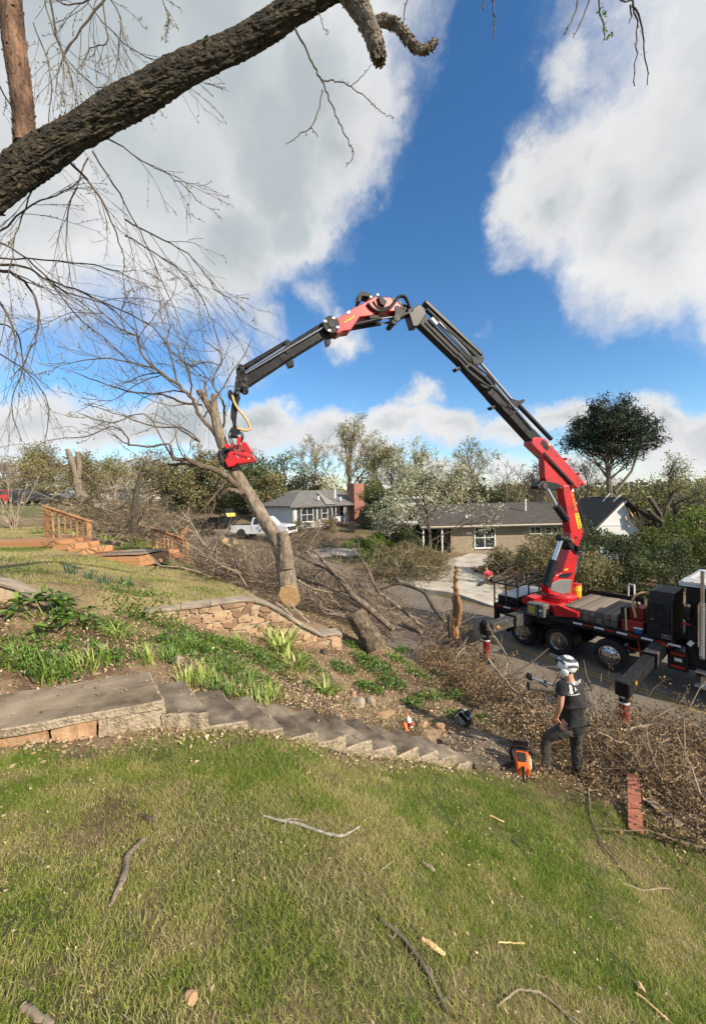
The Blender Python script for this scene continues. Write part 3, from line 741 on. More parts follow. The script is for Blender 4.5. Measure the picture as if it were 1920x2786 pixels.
def box_step(parent, u0, v0, u1, v1, Y, depth, name='step_box', material=None, split=1, ydir=(0.25, .97)):
    a = PY(u0, v1, Y); b = PY(u1, v1 + .0, Y); hgt = (v1-v0)/FOC*Y; dv = np.array([ydir[0], ydir[1], 0])*depth
    z0 = min(a[2], b[2])
    for s in range(split):
        h = hgt/split; m = MB()
        P = [a.copy(), b.copy()]; P[0][2] = P[1][2] = z0 + s*h
        ring = [P[0], P[1], P[1]+dv, P[0]+dv]
        m.prism(ring, (0, 0, h-.008)); m.build(name, material or cedar, parent, bevel=.006)
ws = thing('wooden_steps', 'brown stained wooden steps with one handrail, the nearer flight on the left', 'steps', PY(190, 1500, 12.6))
box_step(ws, -140, 1471, 143, 1489, 12.2, 1.15, 'walk_beam')
for u0, v0, u1, v1 in [(143, 1481, 187, 1496), (185, 1494, 227, 1510), (222, 1508, 262, 1526)]: box_step(ws, u0, v0, u1, v1, 12.2, 1.1)
railing(ws, 131, 246, 1481, 1508, 1379, 1418, 6, 13.3, 13.3)
box_step(ws, 263, 1513, 381, 1543, 12.0, 1.3, 'platform_timber', split=2)
for k in range(5):
    a = PY(263, 1513, 12.0) + np.array([.25, .97, 0])*(.04+.25*k); b = PY(381, 1513, 12.0) + np.array([.25, .97, 0])*(.04+.25*k)
    b[2] = a[2]; m = MB(); m.prism([a+np.array([0, 0, .004]), b+np.array([0, 0, .004]), b+np.array([.06, .233, .004]), a+np.array([.06, .233, .004])], (0, 0, .03)); m.build('deck_board', old_deck, ws)
ws2 = thing('wooden_steps', 'brown wooden steps with handrail further down the slope, between the platform and the brush', 'steps', PY(470, 1510, 16))
box_step(ws2, 362, 1502, 442, 1515, 15.6, 1.1, 'walk_beam')
for u0, v0, u1, v1 in [(419, 1500, 441, 1511), (438, 1509, 464, 1523), (463, 1518, 488, 1531), (487, 1527, 512, 1539), (511, 1536, 530, 1548)]: box_step(ws2, u0, v0, u1, v1, 15.6, 1.05)
railing(ws2, 418, 512, 1503, 1537, 1437, 1470, 8, 16.6, 16.6, .1)
ws3 = thing('wooden_steps', 'wooden handrail posts of the lowest steps, half buried in cut branches', 'steps', PY(600, 1530, 20))
railing(ws3, 586, 587, 1540, 1541, 1482, 1482.5, 0, 19.6, 20.3, .02)
railing(ws3, 608, 650, 1540, 1560, 1482, 1502, 4, 19.6, 20.4, .1)
# timber edging behind
m_ = MB()
for u0, v0, u1, v1, Y in [(120, 1452, 250, 1467, 15.5), (252, 1467, 330, 1481, 15.2)]: m_.beam(PY(u0, v0, Y), PY(u1, v1, Y-.1), .16, .14, bev=.01)
tag(m_.build('edging_timber', old_deck), 'low weathered timber edging behind the wooden handrail', 'edging')

# ---------------------------------------------------------------- houses
brick = bpy.data.materials.new('tan_brick'); brick.use_nodes = True
def brick_mat(m, c1, c2, mo, sc=1.0, bw=.22, rh=.075):
    nt = m.node_tree; N = nt.nodes; L = nt.links; b = N['Principled BSDF']; b.inputs['Roughness'].default_value = .9
    tc = N.new('ShaderNodeTexCoord'); sp = N.new('ShaderNodeSeparateXYZ'); L.new(tc.outputs['Object'], sp.inputs[0])
    ad = N.new('ShaderNodeMath'); ad.operation = 'ADD'; L.new(sp.outputs[0], ad.inputs[0]); L.new(sp.outputs[1], ad.inputs[1])
    cb = N.new('ShaderNodeCombineXYZ'); L.new(ad.outputs[0], cb.inputs[0]); L.new(sp.outputs[2], cb.inputs[1])
    bt = N.new('ShaderNodeTexBrick'); L.new(cb.outputs[0], bt.inputs['Vector']); bt.inputs['Scale'].default_value = sc
    bt.inputs['Color1'].default_value = (*c1, 1); bt.inputs['Color2'].default_value = (*c2, 1); bt.inputs['Mortar'].default_value = (*mo, 1)
    bt.inputs['Brick Width'].default_value = bw; bt.inputs['Row Height'].default_value = rh; bt.inputs['Mortar Size'].default_value = .008
    L.new(bt.outputs['Color'], b.inputs['Base Color'])
    bp = N.new('ShaderNodeBump'); bp.inputs['Distance'].default_value = .01; L.new(bt.outputs['Fac'], bp.inputs['Height']); bp.invert = True; L.new(bp.outputs[0], b.inputs['Normal'])
brick_mat(brick, (.27, .20, .13), (.36, .28, .19), (.40, .36, .29))
redbrick = bpy.data.materials.new('red_brick'); redbrick.use_nodes = True; brick_mat(redbrick, (.26, .075, .045), (.34, .12, .07), (.36, .30, .25))
MATS['tan_brick'] = brick; MATS['red_brick'] = redbrick
shingle = mat('roof_shingle', (.035, .030, .026), (.10, .086, .072), scale=2.2, rough=.95, bump=.6, bscale=9, bdist=.04, stretch=(1, 3.2, 3.2), detail=10)
shingle2 = mat('grey_shingle', (.11, .105, .10), (.18, .17, .16), scale=2, rough=.95, bump=.4, bscale=60, detail=9)
shingle3 = mat('light_shingle', (.20, .19, .175), (.28, .265, .24), scale=2, rough=.95, detail=9)
white_paint = mat('white_paint', (.62, .62, .60), (.78, .78, .75), scale=1.5, rough=.6)
cream = mat('cream_siding', (.60, .54, .40), (.74, .68, .54), scale=1.5, rough=.7)
glass = mat('window_glass', (.03, .035, .04), rough=.08, spec=.8)
dark_in = mat('dark_shade', (.02, .018, .015), rough=.9)  # shade of carport, pickup bed and recesses as near-black; also plain dark parts
shutter = mat('black_shutter', (.02, .022, .025), rough=.6)
def siding_mat(name, c, pitch=.11):
    m = mat(name, tuple(x*.92 for x in c), c, scale=.8, rough=.65)
    nt = m.node_tree; N = nt.nodes; L = nt.links
    tc = N.new('ShaderNodeTexCoord'); w = N.new('ShaderNodeTexWave'); w.bands_direction = 'Z'; w.wave_profile = 'SAW'; w.inputs['Scale'].default_value = 1/(pitch*6.283)*6.283/2/1.0
    L.new(tc.outputs['Object'], w.inputs['Vector'])
    bp = N.new('ShaderNodeBump'); bp.inputs['Strength'].default_value = .6; bp.inputs['Distance'].default_value = .02
    L.new(w.outputs['Fac'], bp.inputs['Height']); L.new(bp.outputs[0], N['Principled BSDF'].inputs['Normal'])
    return m
white_siding = siding_mat('white_siding', (.70, .71, .70)); bright_siding = siding_mat('bright_siding', (.78, .78, .74))
Z3 = np.array([0, 0, 1.0])
def window(parent, o, e, nf, w, h, mx=1, my=1, frame=.06, mt=None, shut=0):
    """o: lower left corner on the wall, e: along, nf: outwards"""
    mt = mt or white_paint
    f = MB(); t = .05
    for a, b in (((0, 0), (w, 0)), ((0, h), (w, h)), ((0, 0), (0, h)), ((w, 0), (w, h))):
        f.beam(o+e*a[0]+Z3*a[1]+nf*.03, o+e*b[0]+Z3*b[1]+nf*.03, frame, .09, nf)
    for i in range(1, mx+1):
        if mx > 1 and i < mx: f.beam(o+e*(w*i/mx)+nf*.025, o+e*(w*i/mx)+Z3*h+nf*.025, frame*.7, .06, nf)
    for j in range(1, my):
        f.beam(o+Z3*(h*j/my)+nf*.025, o+e*w+Z3*(h*j/my)+nf*.025, frame*.6, .05, nf)
    fo = f.build('window', mt, parent)
    p = MB(); p.beam(o+e*.02+Z3*h/2+nf*.004, o+e*(w-.02)+Z3*h/2+nf*.004, h-.04, .012, nf); p.build('pane', glass, fo)
    s = MB(); s.beam(o-e*.05-Z3*.05+nf*.05, o+e*(w+.05)-Z3*.05+nf*.05, .05, .14, nf); s.build('sill', mt, fo)
    if shut:
        for c in (-shut/2-.06, w+shut/2+.06):
            s = MB(); s.beam(o+e*c+nf*.03, o+e*c+Z3*h+nf*.03, shut, .05, nf, bev=.01); s.build('shutter', shutter, parent)
def wall_slab(parent, a, b, z0, z1, nf, mt, name='wall', thick=.2):
    m = MB(); a = np.array([a[0], a[1], 0]); b = np.array([b[0], b[1], 0])
    m.prism([a+Z3*z0, b+Z3*z0, b+Z3*z1, a+Z3*z1], -nf*thick); return m.build(name, mt, parent)

# the damaged brick ranch house across the road
HY = 32.0
hx = lambda u, Y=HY: float(PY(u, 1430, Y)[0])
zf = .5; e = np.array([1., 0, 0]); nf = np.array([0, -1., 0])
hr = thing('ranch_house', 'low tan brick house with a dark shingle roof, its right gable crushed by a tree', 'house', (14, 34, zf))
x0, x1, xg = hx(1222), hx(1640), hx(1745)
ze = float(PY(1350, 1432, HY-.6)[2]); zr = float(PY(1400, 1371, HY+4.6)[2])
wall_slab(hr, (x0, HY), (x1, HY), zf-.6, ze, nf, brick)
wall_slab(hr, (x0, HY), (x0, HY+9), zf-.6, ze, np.array([-1., 0, 0]), brick)
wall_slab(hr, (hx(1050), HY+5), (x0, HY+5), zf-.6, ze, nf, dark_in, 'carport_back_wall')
m = MB(); xl = hx(1140)
yr = HY+4.6; y0 = HY-.7; y1 = HY+9.6
m.prism([(xl, y0, ze-.02), (xl, yr, zr), (xl, y1, ze-.02), (xl, y1, ze+.12), (xl, yr, zr+.15), (xl, y0, ze+.12)], (xg-xl-1.2, 0, 0))
roof = m.build('roof', shingle, hr)
m = MB(); m.beam((xl, y0-.01, ze+.03), (x1, y0-.01, ze+.03), .17, .06, nf); m.build('fascia', mat('tan_trim', (.42, .36, .27), (.5, .44, .34), scale=3), hr)
m = MB(); m.tube([(xl, y0-.09, ze+.08), (x1-.2, y0-.09, ze+.06)], .065, 8); m.build('gutter', MATS['tan_trim'], hr)
m = MB(); m.tube([(x0+.1, y0-.06, ze+.02), (x0+.1, HY-.08, ze-.35), (x0+.1, HY-.08, zf-.1)], .04, 8); m.build('downspout', MATS['tan_trim'], hr)
for u, v0, v1 in [(1429, 1361, 1381)]:
    p = PY(u, v1, HY+2.2); m = MB(); m.cyl(p-Z3*.3, PY(u, v0, HY+2.2), .07, 10); m.lathe(PY(u, v0, HY+2.2), Z3, [(-.05, .11), (.06, .11), (.08, .0)], 10); m.build('vent_pipe', white_paint, roof)
for u, v in [(1298, 1412), (1268, 1405)]:
    p = PY(u, v, HY+1.2); m = MB(); m.box(p, (.25, .3, .2), taper=.5); m.build('roof_vent', white_paint, roof)
for u in (1152, 1203):
    p = PY(u, 1497, HY-.5); m = MB(); m.beam((p[0], p[1], zf-.4), (p[0], p[1], ze), .11, .11, nf); m.build('carport_post', white_paint, hr)
def wpx(u0, v0, u1, v1, **k):
    a = PY(u0, v1, HY); b = PY(u1, v0, HY); window(hr, np.array([a[0], HY, a[2]]), e, nf, b[0]-a[0], b[2]-a[2], **k)
wpx(1291, 1434, 1345, 1491, mx=2, my=2, frame=.1); wpx(1440, 1433, 1470, 1451, mx=2); wpx(1483, 1433, 1515, 1451, mx=2)
m = MB(); p = PY(1275, 1451, HY); m.box((p[0], HY-.03, p[2]), (.45, .04, .16)); m.build('house_number_plate', white_paint, hr)
# the crushed front gable
GY = 29.5
gx0, gx1 = float(PY(1632, 1430, GY)[0]), float(PY(1742, 1430, GY)[0]); gze = float(PY(1632, 1428, GY)[2]); gzp = float(PY(1694, 1362, GY)[2]); gxp = float(PY(1694, 1362, GY)[0])
m = MB(); m.prism([(gx0, GY, zf-.6), (gx1-.6, GY, zf-.6), (gx1-.3, GY, zf+.6), (gx1-.55, GY, zf+1.2), (gx1-.1, GY, gze-.5), (gx1-.7, GY, gze+.1), (gxp+.4, GY, gzp-.75), (gxp, GY, gzp-.1), (gx0, GY, gze)], (0, .2, 0))
m.build('gable_wall', bright_siding, hr)
m = MB(); m.beam((gx0-.05, GY-.02, gze), (gx1-.9, GY-.02, gze-.02), .16, .05, nf); m.build('gable_trim', white_paint, hr)
m = MB(); m.beam((gx0-.5, GY-.35, gze-.32), (gxp+.05, GY-.35, gzp+.05), .2, .05, nf); m.build('bargeboard', white_paint, hr)
m = MB(); m.prism([(gx0-.55, GY-.4, gze-.3), (gxp, GY-.4, gzp+.12), (gxp, GY-.4, gzp+.27), (gx0-.6, GY-.4, gze-.15)], (0, 5.4, 0)); m.build('gable_roof', shingle, hr)
rr_ = random.Random(8)
for k in range(5):                     # roof deck torn and folded over on the right
    a0 = gxp-.1+k*.42; zz = gzp+.2-k*.3; m = MB(); y_ = GY-.5+rr_.uniform(-.1, .2)
    P = [(a0, y_, zz), (a0+.62, y_-.1, zz-.38-rr_.uniform(0, .25)), (a0+.72, y_+3.2, zz-.25-rr_.uniform(0, .3)), (a0, y_+4.2, zz+.12)]
    m.prism(P, (0, 0, -.07)); m.build('torn_roof_sheet', mat('tar_paper', (.05, .042, .04), (.10, .085, .08), scale=6, rough=.9), hr)
for k in range(9):
    a_ = np.array([gxp+rr_.uniform(-.1, 1.2), GY+rr_.uniform(-.3, .1), gzp-rr_.uniform(.3, 1.2)]); d = np.array([rr_.uniform(.2, .9), rr_.uniform(-.3, .1), -rr_.uniform(.5, 1.4)])
    m = MB(); m.beam(a_, a_+d, .09, .045, nf); m.build('broken_rafter', mat('raw_lumber', (.42, .27, .13), (.55, .38, .22), scale=4), hr)
rn = np.array([0, -(zr-ze), yr-y0]); rn = unitv(rn)
for (u, v, uu, vv) in [(1590, 1376, 1604, 1360), (1560, 1372, 1573, 1366)]:
    o_ = np.array([0, y0, ze+.12]) + rn*.05; a_, b_ = PPL(u, v, o_, rn), PPL(uu, vv, o_, rn); m = MB(); m.beam(a_, b_, .04, .2, np.cross(unitv(b_-a_), rn)); m.build('roof_batten', white_paint, hr)
gs = unitv(np.array([-(gzp-gze), 0, gxp-gx0])); 
for (u, v, uu, vv) in [(1668, 1365, 1688, 1345), (1640, 1364, 1658, 1342)]:
    o_ = np.array([gxp, GY, gzp+.27]) + gs*.04; a_, b_ = PPL(u, v, o_, gs), PPL(uu, vv, o_, gs); m = MB(); m.beam(a_, b_, .04, .16, np.cross(unitv(b_-a_), gs)); m.build('roof_batten', white_paint, hr)

# white house on the rise
wx0, wy0 = PY(797, 1432, 41)[:2]; wx1, wy1 = PY(966, 1425, 46)[:2]
we_ = np.array([wx1-wx0, wy1-wy0, 0]); wlen = np.linalg.norm(we_); we_ /= wlen; wnf = np.array([we_[1], -we_[0], 0])
zb = float(gz(wx0, wy0)); zt = float(PY(797, 1377, 41)[2])
hw = thing('white_house', 'white clapboard house with black shutters, grey hip roof and red brick chimney', 'house', (wx0+3, wy0+4, zb))
O = np.array([wx0, wy0, 0])
wall_slab(hw, O, O+we_*wlen*.56, zb-.5, zt, wnf, white_siding)
wall_slab(hw, O+we_*wlen*.56-wnf*1.6, O+we_*wlen-wnf*1.6, zb-.5, zt, wnf, white_siding, 'porch_wall')
wall_slab(hw, O, O-wnf*8, zb-.5, zt, -we_, white_siding)
wall_slab(hw, O+we_*wlen, O+we_*wlen-wnf*8, zb-.5, zt, we_, white_siding)
m = MB(); m.prism([O+we_*wlen*.56+Z3*(zb-.5)+wnf*.1, O+we_*wlen+Z3*(zb-.5)+wnf*.1, O+we_*wlen+Z3*(zb+.35)+wnf*.1, O+we_*wlen*.56+Z3*(zb+.35)+wnf*.1], -wnf*1.7); m.build('porch', redbrick, hw)
m = MB(); ov = .5; zt2 = zt+.02; zp = zt+1.75
c = [O-we_*ov+wnf*ov, O+we_*(wlen+ov)+wnf*ov, O+we_*(wlen+ov)-wnf*(8+ov), O-we_*ov-wnf*(8+ov)]
r0, r1 = O+we_*3.2-wnf*4+Z3*zp, O+we_*(wlen+ov)-wnf*4+Z3*zp
c = [p+Z3*zt2 for p in c]
m.add(c+[r0, r1]+[p-Z3*.16 for p in c], [(0, 1, 5, 4), (1, 2, 5), (2, 3, 4, 5), (3, 0, 4), (0, 6, 7, 1), (1, 7, 8, 2), (2, 8, 9, 3), (3, 9, 6, 0), (6, 9, 8, 7)])
rf = m.build('roof', shingle2, hw)
m = MB(); p0, p1 = O+we_*wlen*.46+wnf*(ov+.15)+Z3*zt2, O+we_*(wlen*.62)+wnf*(ov+.15)+Z3*zt2
m.add([p0+Z3*.05, p1+Z3*.05, O+we_*wlen*.62-wnf*3+Z3*(zp-.15), O+we_*wlen*.60-wnf*3+Z3*(zp-.15)], [(0, 1, 2, 3)]); m.build('roof_valley', shingle3, rf)
for u, v0, v1, Y in [(911, 1331, 1352, 45), (866, 1349, 1356, 43.5), (926, 1352, 1358, 45)]:
    m = MB(); m.cyl(PY(u, v1+4, Y), PY(u, v0, Y), .09 if v1-v0 > 10 else .12, 8); m.build('vent_pipe', white_paint, rf)
m = MB(); ch = O+we_*(wlen+.3)+wnf*.2; zc = float(PY(975, 1316, np.dot(ch, [0, 1, 0]))[2])
m.prism([ch-we_*.75+wnf*.35+Z3*(zb-.5), ch+we_*.75+wnf*.35+Z3*(zb-.5), ch+we_*.75-wnf*.75+Z3*(zb-.5), ch-we_*.75-wnf*.75+Z3*(zb-.5)], Z3*(zc-zb+.5))
ck = m.build('chimney', redbrick, hw)
m = MB(); q = ch-wnf*.2+Z3*zc; m.cyl(q, q+Z3*.3, .14, 10); m.build('chimney_pot', mat('galvanised', (.45, .46, .47), rough=.4, metal=.8), ck)
for f in (.60, .66, .80, .83, .97, 1.0):
    p = O+we_*wlen*f+wnf*.1; m = MB(); m.beam(p+Z3*(zb+.3), p+Z3*zt, .07, .07, wnf); m.build('porch_post', white_paint, hw)
window(hw, O+we_*1.0+Z3*(zb+.75), we_, wnf, 1.5, 1.5, mx=2, my=2, shut=.42); window(hw, O+we_*3.6+Z3*(zb+.95), we_, wnf, .8, 1.25, my=2, shut=.4)
window(hw, O+we_*wlen*.87-wnf*1.6+Z3*(zb+1.0), we_, wnf, 1.0, 1.2, my=2)
m = MB(); p = O+we_*wlen*.70-wnf*1.58; m.beam(p+Z3*(zb+.35), p+Z3*(zt-.35), .9, .06, wnf); m.build('door', shutter, hw)
# flat roofed white block to its right
bx0, by0 = PY(1052, 1450, 43)[:2]; bx1 = PY(1168, 1450, 43)[0]
hb_ = thing('white_annex', 'bright white flat roofed building behind the flowering dogwood', 'building', (bx0+2, by0+3, 1.6))
zb2, zt3 = 1.0, float(PY(1100, 1357, 43)[2])
wall_slab(hb_, (bx0, by0), (bx1, by0), zb2-.5, zt3, nf, bright_siding); wall_slab(hb_, (bx1, by0), (bx1, by0+7), zb2-.5, zt3, e, bright_siding)
m = MB(); m.prism([(bx0-.4, by0-.5, zt3), (bx1+.5, by0-.5, zt3), (bx1+.5, by0+7.5, zt3), (bx0-.4, by0+7.5, zt3)], (0, 0, .22)); m.build('roof', white_paint, hb_)
a = PY(1131, 1402, 43); window(hb_, np.array([a[0], by0, a[2]]), e, nf, .55, 1.3, my=2)
# two storey white house behind the trees and long white buildings on the left
def plain_house(name, label, u0, u1, v_base, v_eave, v_ridge, Y, wallm, roofm, depth=8, wins=(), hip=True):
    a, b = PY(u0, v_base, Y), PY(u1, v_base, Y); ze_ = PY((u0+u1)/2, v_eave, Y)[2]; zr_ = PY((u0+u1)/2, v_ridge, Y+depth/2)[2]; z0 = min(a[2], b[2])
    t = thing(name, label, 'house', ((a[0]+b[0])/2, Y+depth/2, z0))
    for p, q, n_ in (((a[0], Y), (b[0], Y), nf), ((b[0], Y), (b[0], Y+depth), e), ((a[0], Y), (a[0], Y+depth), -e)): wall_slab(t, p, q, z0-1.5, ze_, n_, wallm)
    m = MB(); o_ = .5; xa, xb = a[0]-o_, b[0]+o_; h = min(depth/2, (xb-xa)/2.2) if hip else 0
    m.add([(xa, Y-o_, ze_), (xb, Y-o_, ze_), (xb, Y+depth+o_, ze_), (xa, Y+depth+o_, ze_), (xa+h, Y+depth/2, zr_), (xb-h, Y+depth/2, zr_)] + [(xa, Y-o_, ze_-.2), (xb, Y-o_, ze_-.2), (xb, Y+depth+o_, ze_-.2), (xa, Y+depth+o_, ze_-.2)],
          [(0, 1, 5, 4), (1, 2, 5), (2, 3, 4, 5), (3, 0, 4), (0, 6, 7, 1), (1, 7, 8, 2), (2, 8, 9, 3), (3, 9, 6, 0), (6, 9, 8, 7)])
    m.build('roof', roofm, t)
    for (wu0, wv0, wu1, wv1) in wins:
        p, q = PY(wu0, wv1, Y), PY(wu1, wv0, Y); window(t, np.array([p[0], Y, p[2]]), e, nf, q[0]-p[0], q[2]-p[2], mx=2, my=2)
    return t
plain_house('two_storey_house', 'two storey white house with grey roof showing between the trees', 757, 838, 1402, 1346, 1333, 56, bright_siding, shingle2, 8, [(764, 1350, 777, 1369)])
plain_house('long_white_house', 'long low white house with grey roof far behind the broken trunks', 250, 330, 1366, 1330, 1319, 62, white_siding, shingle3, 8, [(262, 1340, 276, 1354), (296, 1340, 310, 1354)])
plain_house('porch_house', 'white house with porch far away behind the dead ivy clad trunk', 335, 408, 1372, 1336, 1322, 66, bright_siding, shingle3, 8, [(352, 1345, 362, 1360)])
plain_house('pale_house', 'pale house with white roof at the far left edge of the photo', -60, 52, 1352, 1336, 1322, 60, cream, shingle3, 8, [(10, 1340, 20, 1349)])
# ---------------------------------------------------------------- trees
bark_grey = mat('grey_bark', (.11, .085, .06), (.30, .24, .175), scale=9, rough=.95, bump=.9, bscale=22, bdist=.03, stretch=(1, 1, .35), c3=(.20, .155, .11), detail=8)
bark_dark = mat('dark_bark', (.035, .028, .02), (.13, .105, .075), scale=9, rough=.95, bump=.9, bscale=22, bdist=.03, stretch=(1, 1, .4), c3=(.075, .06, .043), detail=8)
bark_tan = mat('pale_bark', (.17, .13, .09), (.36, .29, .21), scale=5, rough=.95, c3=(.26, .205, .145))
twig_mat = mat('twig_bark', (.05, .038, .028), (.14, .11, .08), scale=4, rough=.9)
cut_wood = mat('cut_wood', (.55, .33, .15), (.78, .55, .30), scale=9, rough=.8, c3=(.68, .45, .22), bump=.4, bscale=40)
bud_mat = mat('spring_buds', (.16, .17, .05), (.42, .38, .16), scale=2, rough=.7, attr='rnd', c3=(.28, .27, .09), trans=.3)
leaf_dark = mat('evergreen_leaves', (.022, .036, .012), (.13, .165, .045), scale=2, rough=.6, attr='rnd', c3=(.06, .085, .024), trans=.2)
leaf_mid = mat('spring_leaves', (.05, .075, .018), (.23, .25, .07), scale=2, rough=.65, attr='rnd', c3=(.12, .145, .035), trans=.3)
leaf_olive = mat('olive_leaves', (.085, .078, .032), (.36, .31, .14), scale=2, rough=.7, attr='rnd', c3=(.20, .18, .072), trans=.25)
leaf_bright = mat('bright_leaves', (.07, .12, .015), (.27, .34, .05), scale=2, rough=.6, attr='rnd', c3=(.15, .22, .03), trans=.3)
pine_mat = mat('pine_needles', (.010, .022, .010), (.05, .085, .03), scale=2, rough=.7, attr='rnd', c3=(.025, .046, .018))
blossom = mat('white_blossom', (.30, .33, .10), (.80, .78, .62), scale=2, rough=.7, attr='rnd', c3=(.66, .66, .44), trans=.3)
pink_mat = mat('pink_blossom', (.30, .17, .13), (.52, .34, .28), scale=2, rough=.7, attr='rnd', c3=(.42, .25, .20), trans=.3)
brown_leaf = mat('withered_leaves', (.08, .05, .026), (.47, .33, .17), scale=2, rough=.8, attr='rnd', c3=(.24, .16, .075), trans=.25)

class Grow:
    """limbs as tapering wandering tubes; remembers twig ends for leaves"""
    def __init__(self, seed): self.r = np.random.default_rng(seed); self.mb = MB(); self.tips = []; self.count = 0
    def path(self, p, d, L, n, wander, up):
        r = self.r; d = unitv(d); P = [np.array(p, float)]; s = L/n; W = r.normal(0, wander, (n, 3))
        for i in range(n):
            d = d + W[i]; d[2] += up; d = d/math.sqrt(d[0]*d[0]+d[1]*d[1]+d[2]*d[2]); P.append(P[-1]+d*s)
        return np.array(P)
    def limb(self, pts, r0, r1, k=6, power=1.0):
        n = len(pts); t = np.linspace(0, 1, n)**power; self.mb.tube(pts, r0*(1-t)+r1*t, k, False, True)
    def branch(self, p, d, L, r0, lvl, S):
        """S: dict n, wander, up, kids, ratio, ang, start, k, minr per level"""
        n = S['n'][lvl]; P = self.path(p, d, L, n, S['wander'][lvl], S['up'][lvl])
        last = lvl == len(S['n'])-1
        r1 = max(r0*S.get('taper', .35), S['minr'])
        self.limb(P, max(r0, S['minr']), r1, S['k'][lvl]); self.count += 1
        if last:
            self.tips.extend(P[1:]); return
        self.tips.extend(P[-1:])
        self.kids(P, L, r0, r1, lvl, S)
    def kids(self, P, L, r0, r1, lvl, S, start=None):
        r = self.r; n = len(P)-1; nk = S['kids'][lvl]; nk = max(1, int(round(nk*r.uniform(.75, 1.25))))
        st = S['start'][lvl] if start is None else start
        for i in range(nk):
            f = st + (1-st)*(i+r.uniform(.1, .9))/nk; j = min(int(f*n), n-1); w = f*n-j
            q = P[j]*(1-w)+P[j+1]*w; t = unitv(P[j+1]-P[j])
            a = r.normal(0, 1, 3); a -= t*np.dot(a, t); a = unitv(a)
            if 'flat' in S: a = unitv(a*np.array([1, 1, S['flat']]))
            ang = math.radians(S['ang'][lvl]*r.uniform(.7, 1.3))
            dd = t*math.cos(ang)+a*math.sin(ang); dd = dd + np.array(S.get('bias', (0, 0, 0)))
            rr = r0*(1-f)+r1*f
            self.branch(q, dd, L*S['ratio'][lvl]*r.uniform(.65, 1.2)*(1.05-.45*f), rr*S.get('rk', .6), lvl+1, S)
def leafy(name, pts, n, size, material, r, spread, parent, aspect=.6, rnd=None, flat=2.0):
    P = np.asarray(pts)[r.integers(0, len(pts), n)] + r.normal(0, spread, (n, 3))
    rnd = r.random(n) if rnd is None else rnd
    return flecks(name, P, size*r.uniform(.6, 1.4, n), rnd, material, r, aspect=aspect, flat=flat, kind=None, parent=parent)

SP_OAK = dict(n=(5, 5, 4, 3), wander=(.12, .2, .28, .3), up=(.06, .04, .03, .02), kids=(6, 5, 4), ratio=(.6, .55, .5), ang=(48, 45, 45), start=(.3, .25, .2), k=(6, 5, 4, 3), minr=.012, rk=.62)
def tree(label, u, base_v, top_v, Y, spec, seed, leaf=None, nleaf=0, lsize=.12, spread=.25, trunk_r=None, lean=(0, 0), bark=None, name='tree', group=None, z0=None, width=1.0, fork=.35, kids0=None, trunk_kids=8, cat='tree', minr=None, crown='crown'):
    base = PY(u, base_v, Y); 
    base[2] = float(gz(base[0], base[1], False))-.1 if z0 is None else z0
    H = PY(u, top_v, Y)[2]-base[2]
    t = thing(name, label, cat, base, group)
    g = Grow(seed); S = dict(spec); S['minr'] = minr or max(.010, Y*.00028)
    tr = trunk_r or H*.02
    P = g.path(base, (lean[0], lean[1], 1), H*.62, 7, .05, .02)
    g.limb(P, tr*1.15, tr*.55, 8)
    g.kids(P, H*.72*width, tr, tr*.55, 0, dict(S, kids=(trunk_kids,)+tuple(S['kids'][1:]) if False else S), start=fork) if False else None
    r = g.r
    for i in range(trunk_kids):
        f = fork + (1-fork)*(i+r.uniform(.2, .8))/trunk_kids; j = min(int(f*7), 6); w = f*7-j; q = P[j]*(1-w)+P[j+1]*w
        az = i*2.4+r.uniform(-.5, .5); ang = math.radians(S['ang'][0]*r.uniform(.6, 1.25)*(1.15-.75*f))
        d = np.array([math.cos(az)*math.sin(ang)*width, math.sin(az)*math.sin(ang)*width, math.cos(ang)])
        L = H*(.62-.28*f)*r.uniform(.8, 1.1)
        g.branch(q, d, L, tr*.5*(1.1-.5*f), 0, S)
    top = g.path(P[-1], (lean[0]*.5, lean[1]*.5, 1), H*.36, 4, .1, .04); g.limb(top, tr*.5, S['minr'], 5); g.kids(top, H*.36, tr*.4, .02, 0, S, start=.1)
    g.mb.build('trunk', bark or bark_grey, t)
    if leaf is not None and nleaf: leafy(crown, g.tips, nleaf, lsize, leaf, r, spread, t)
    return t
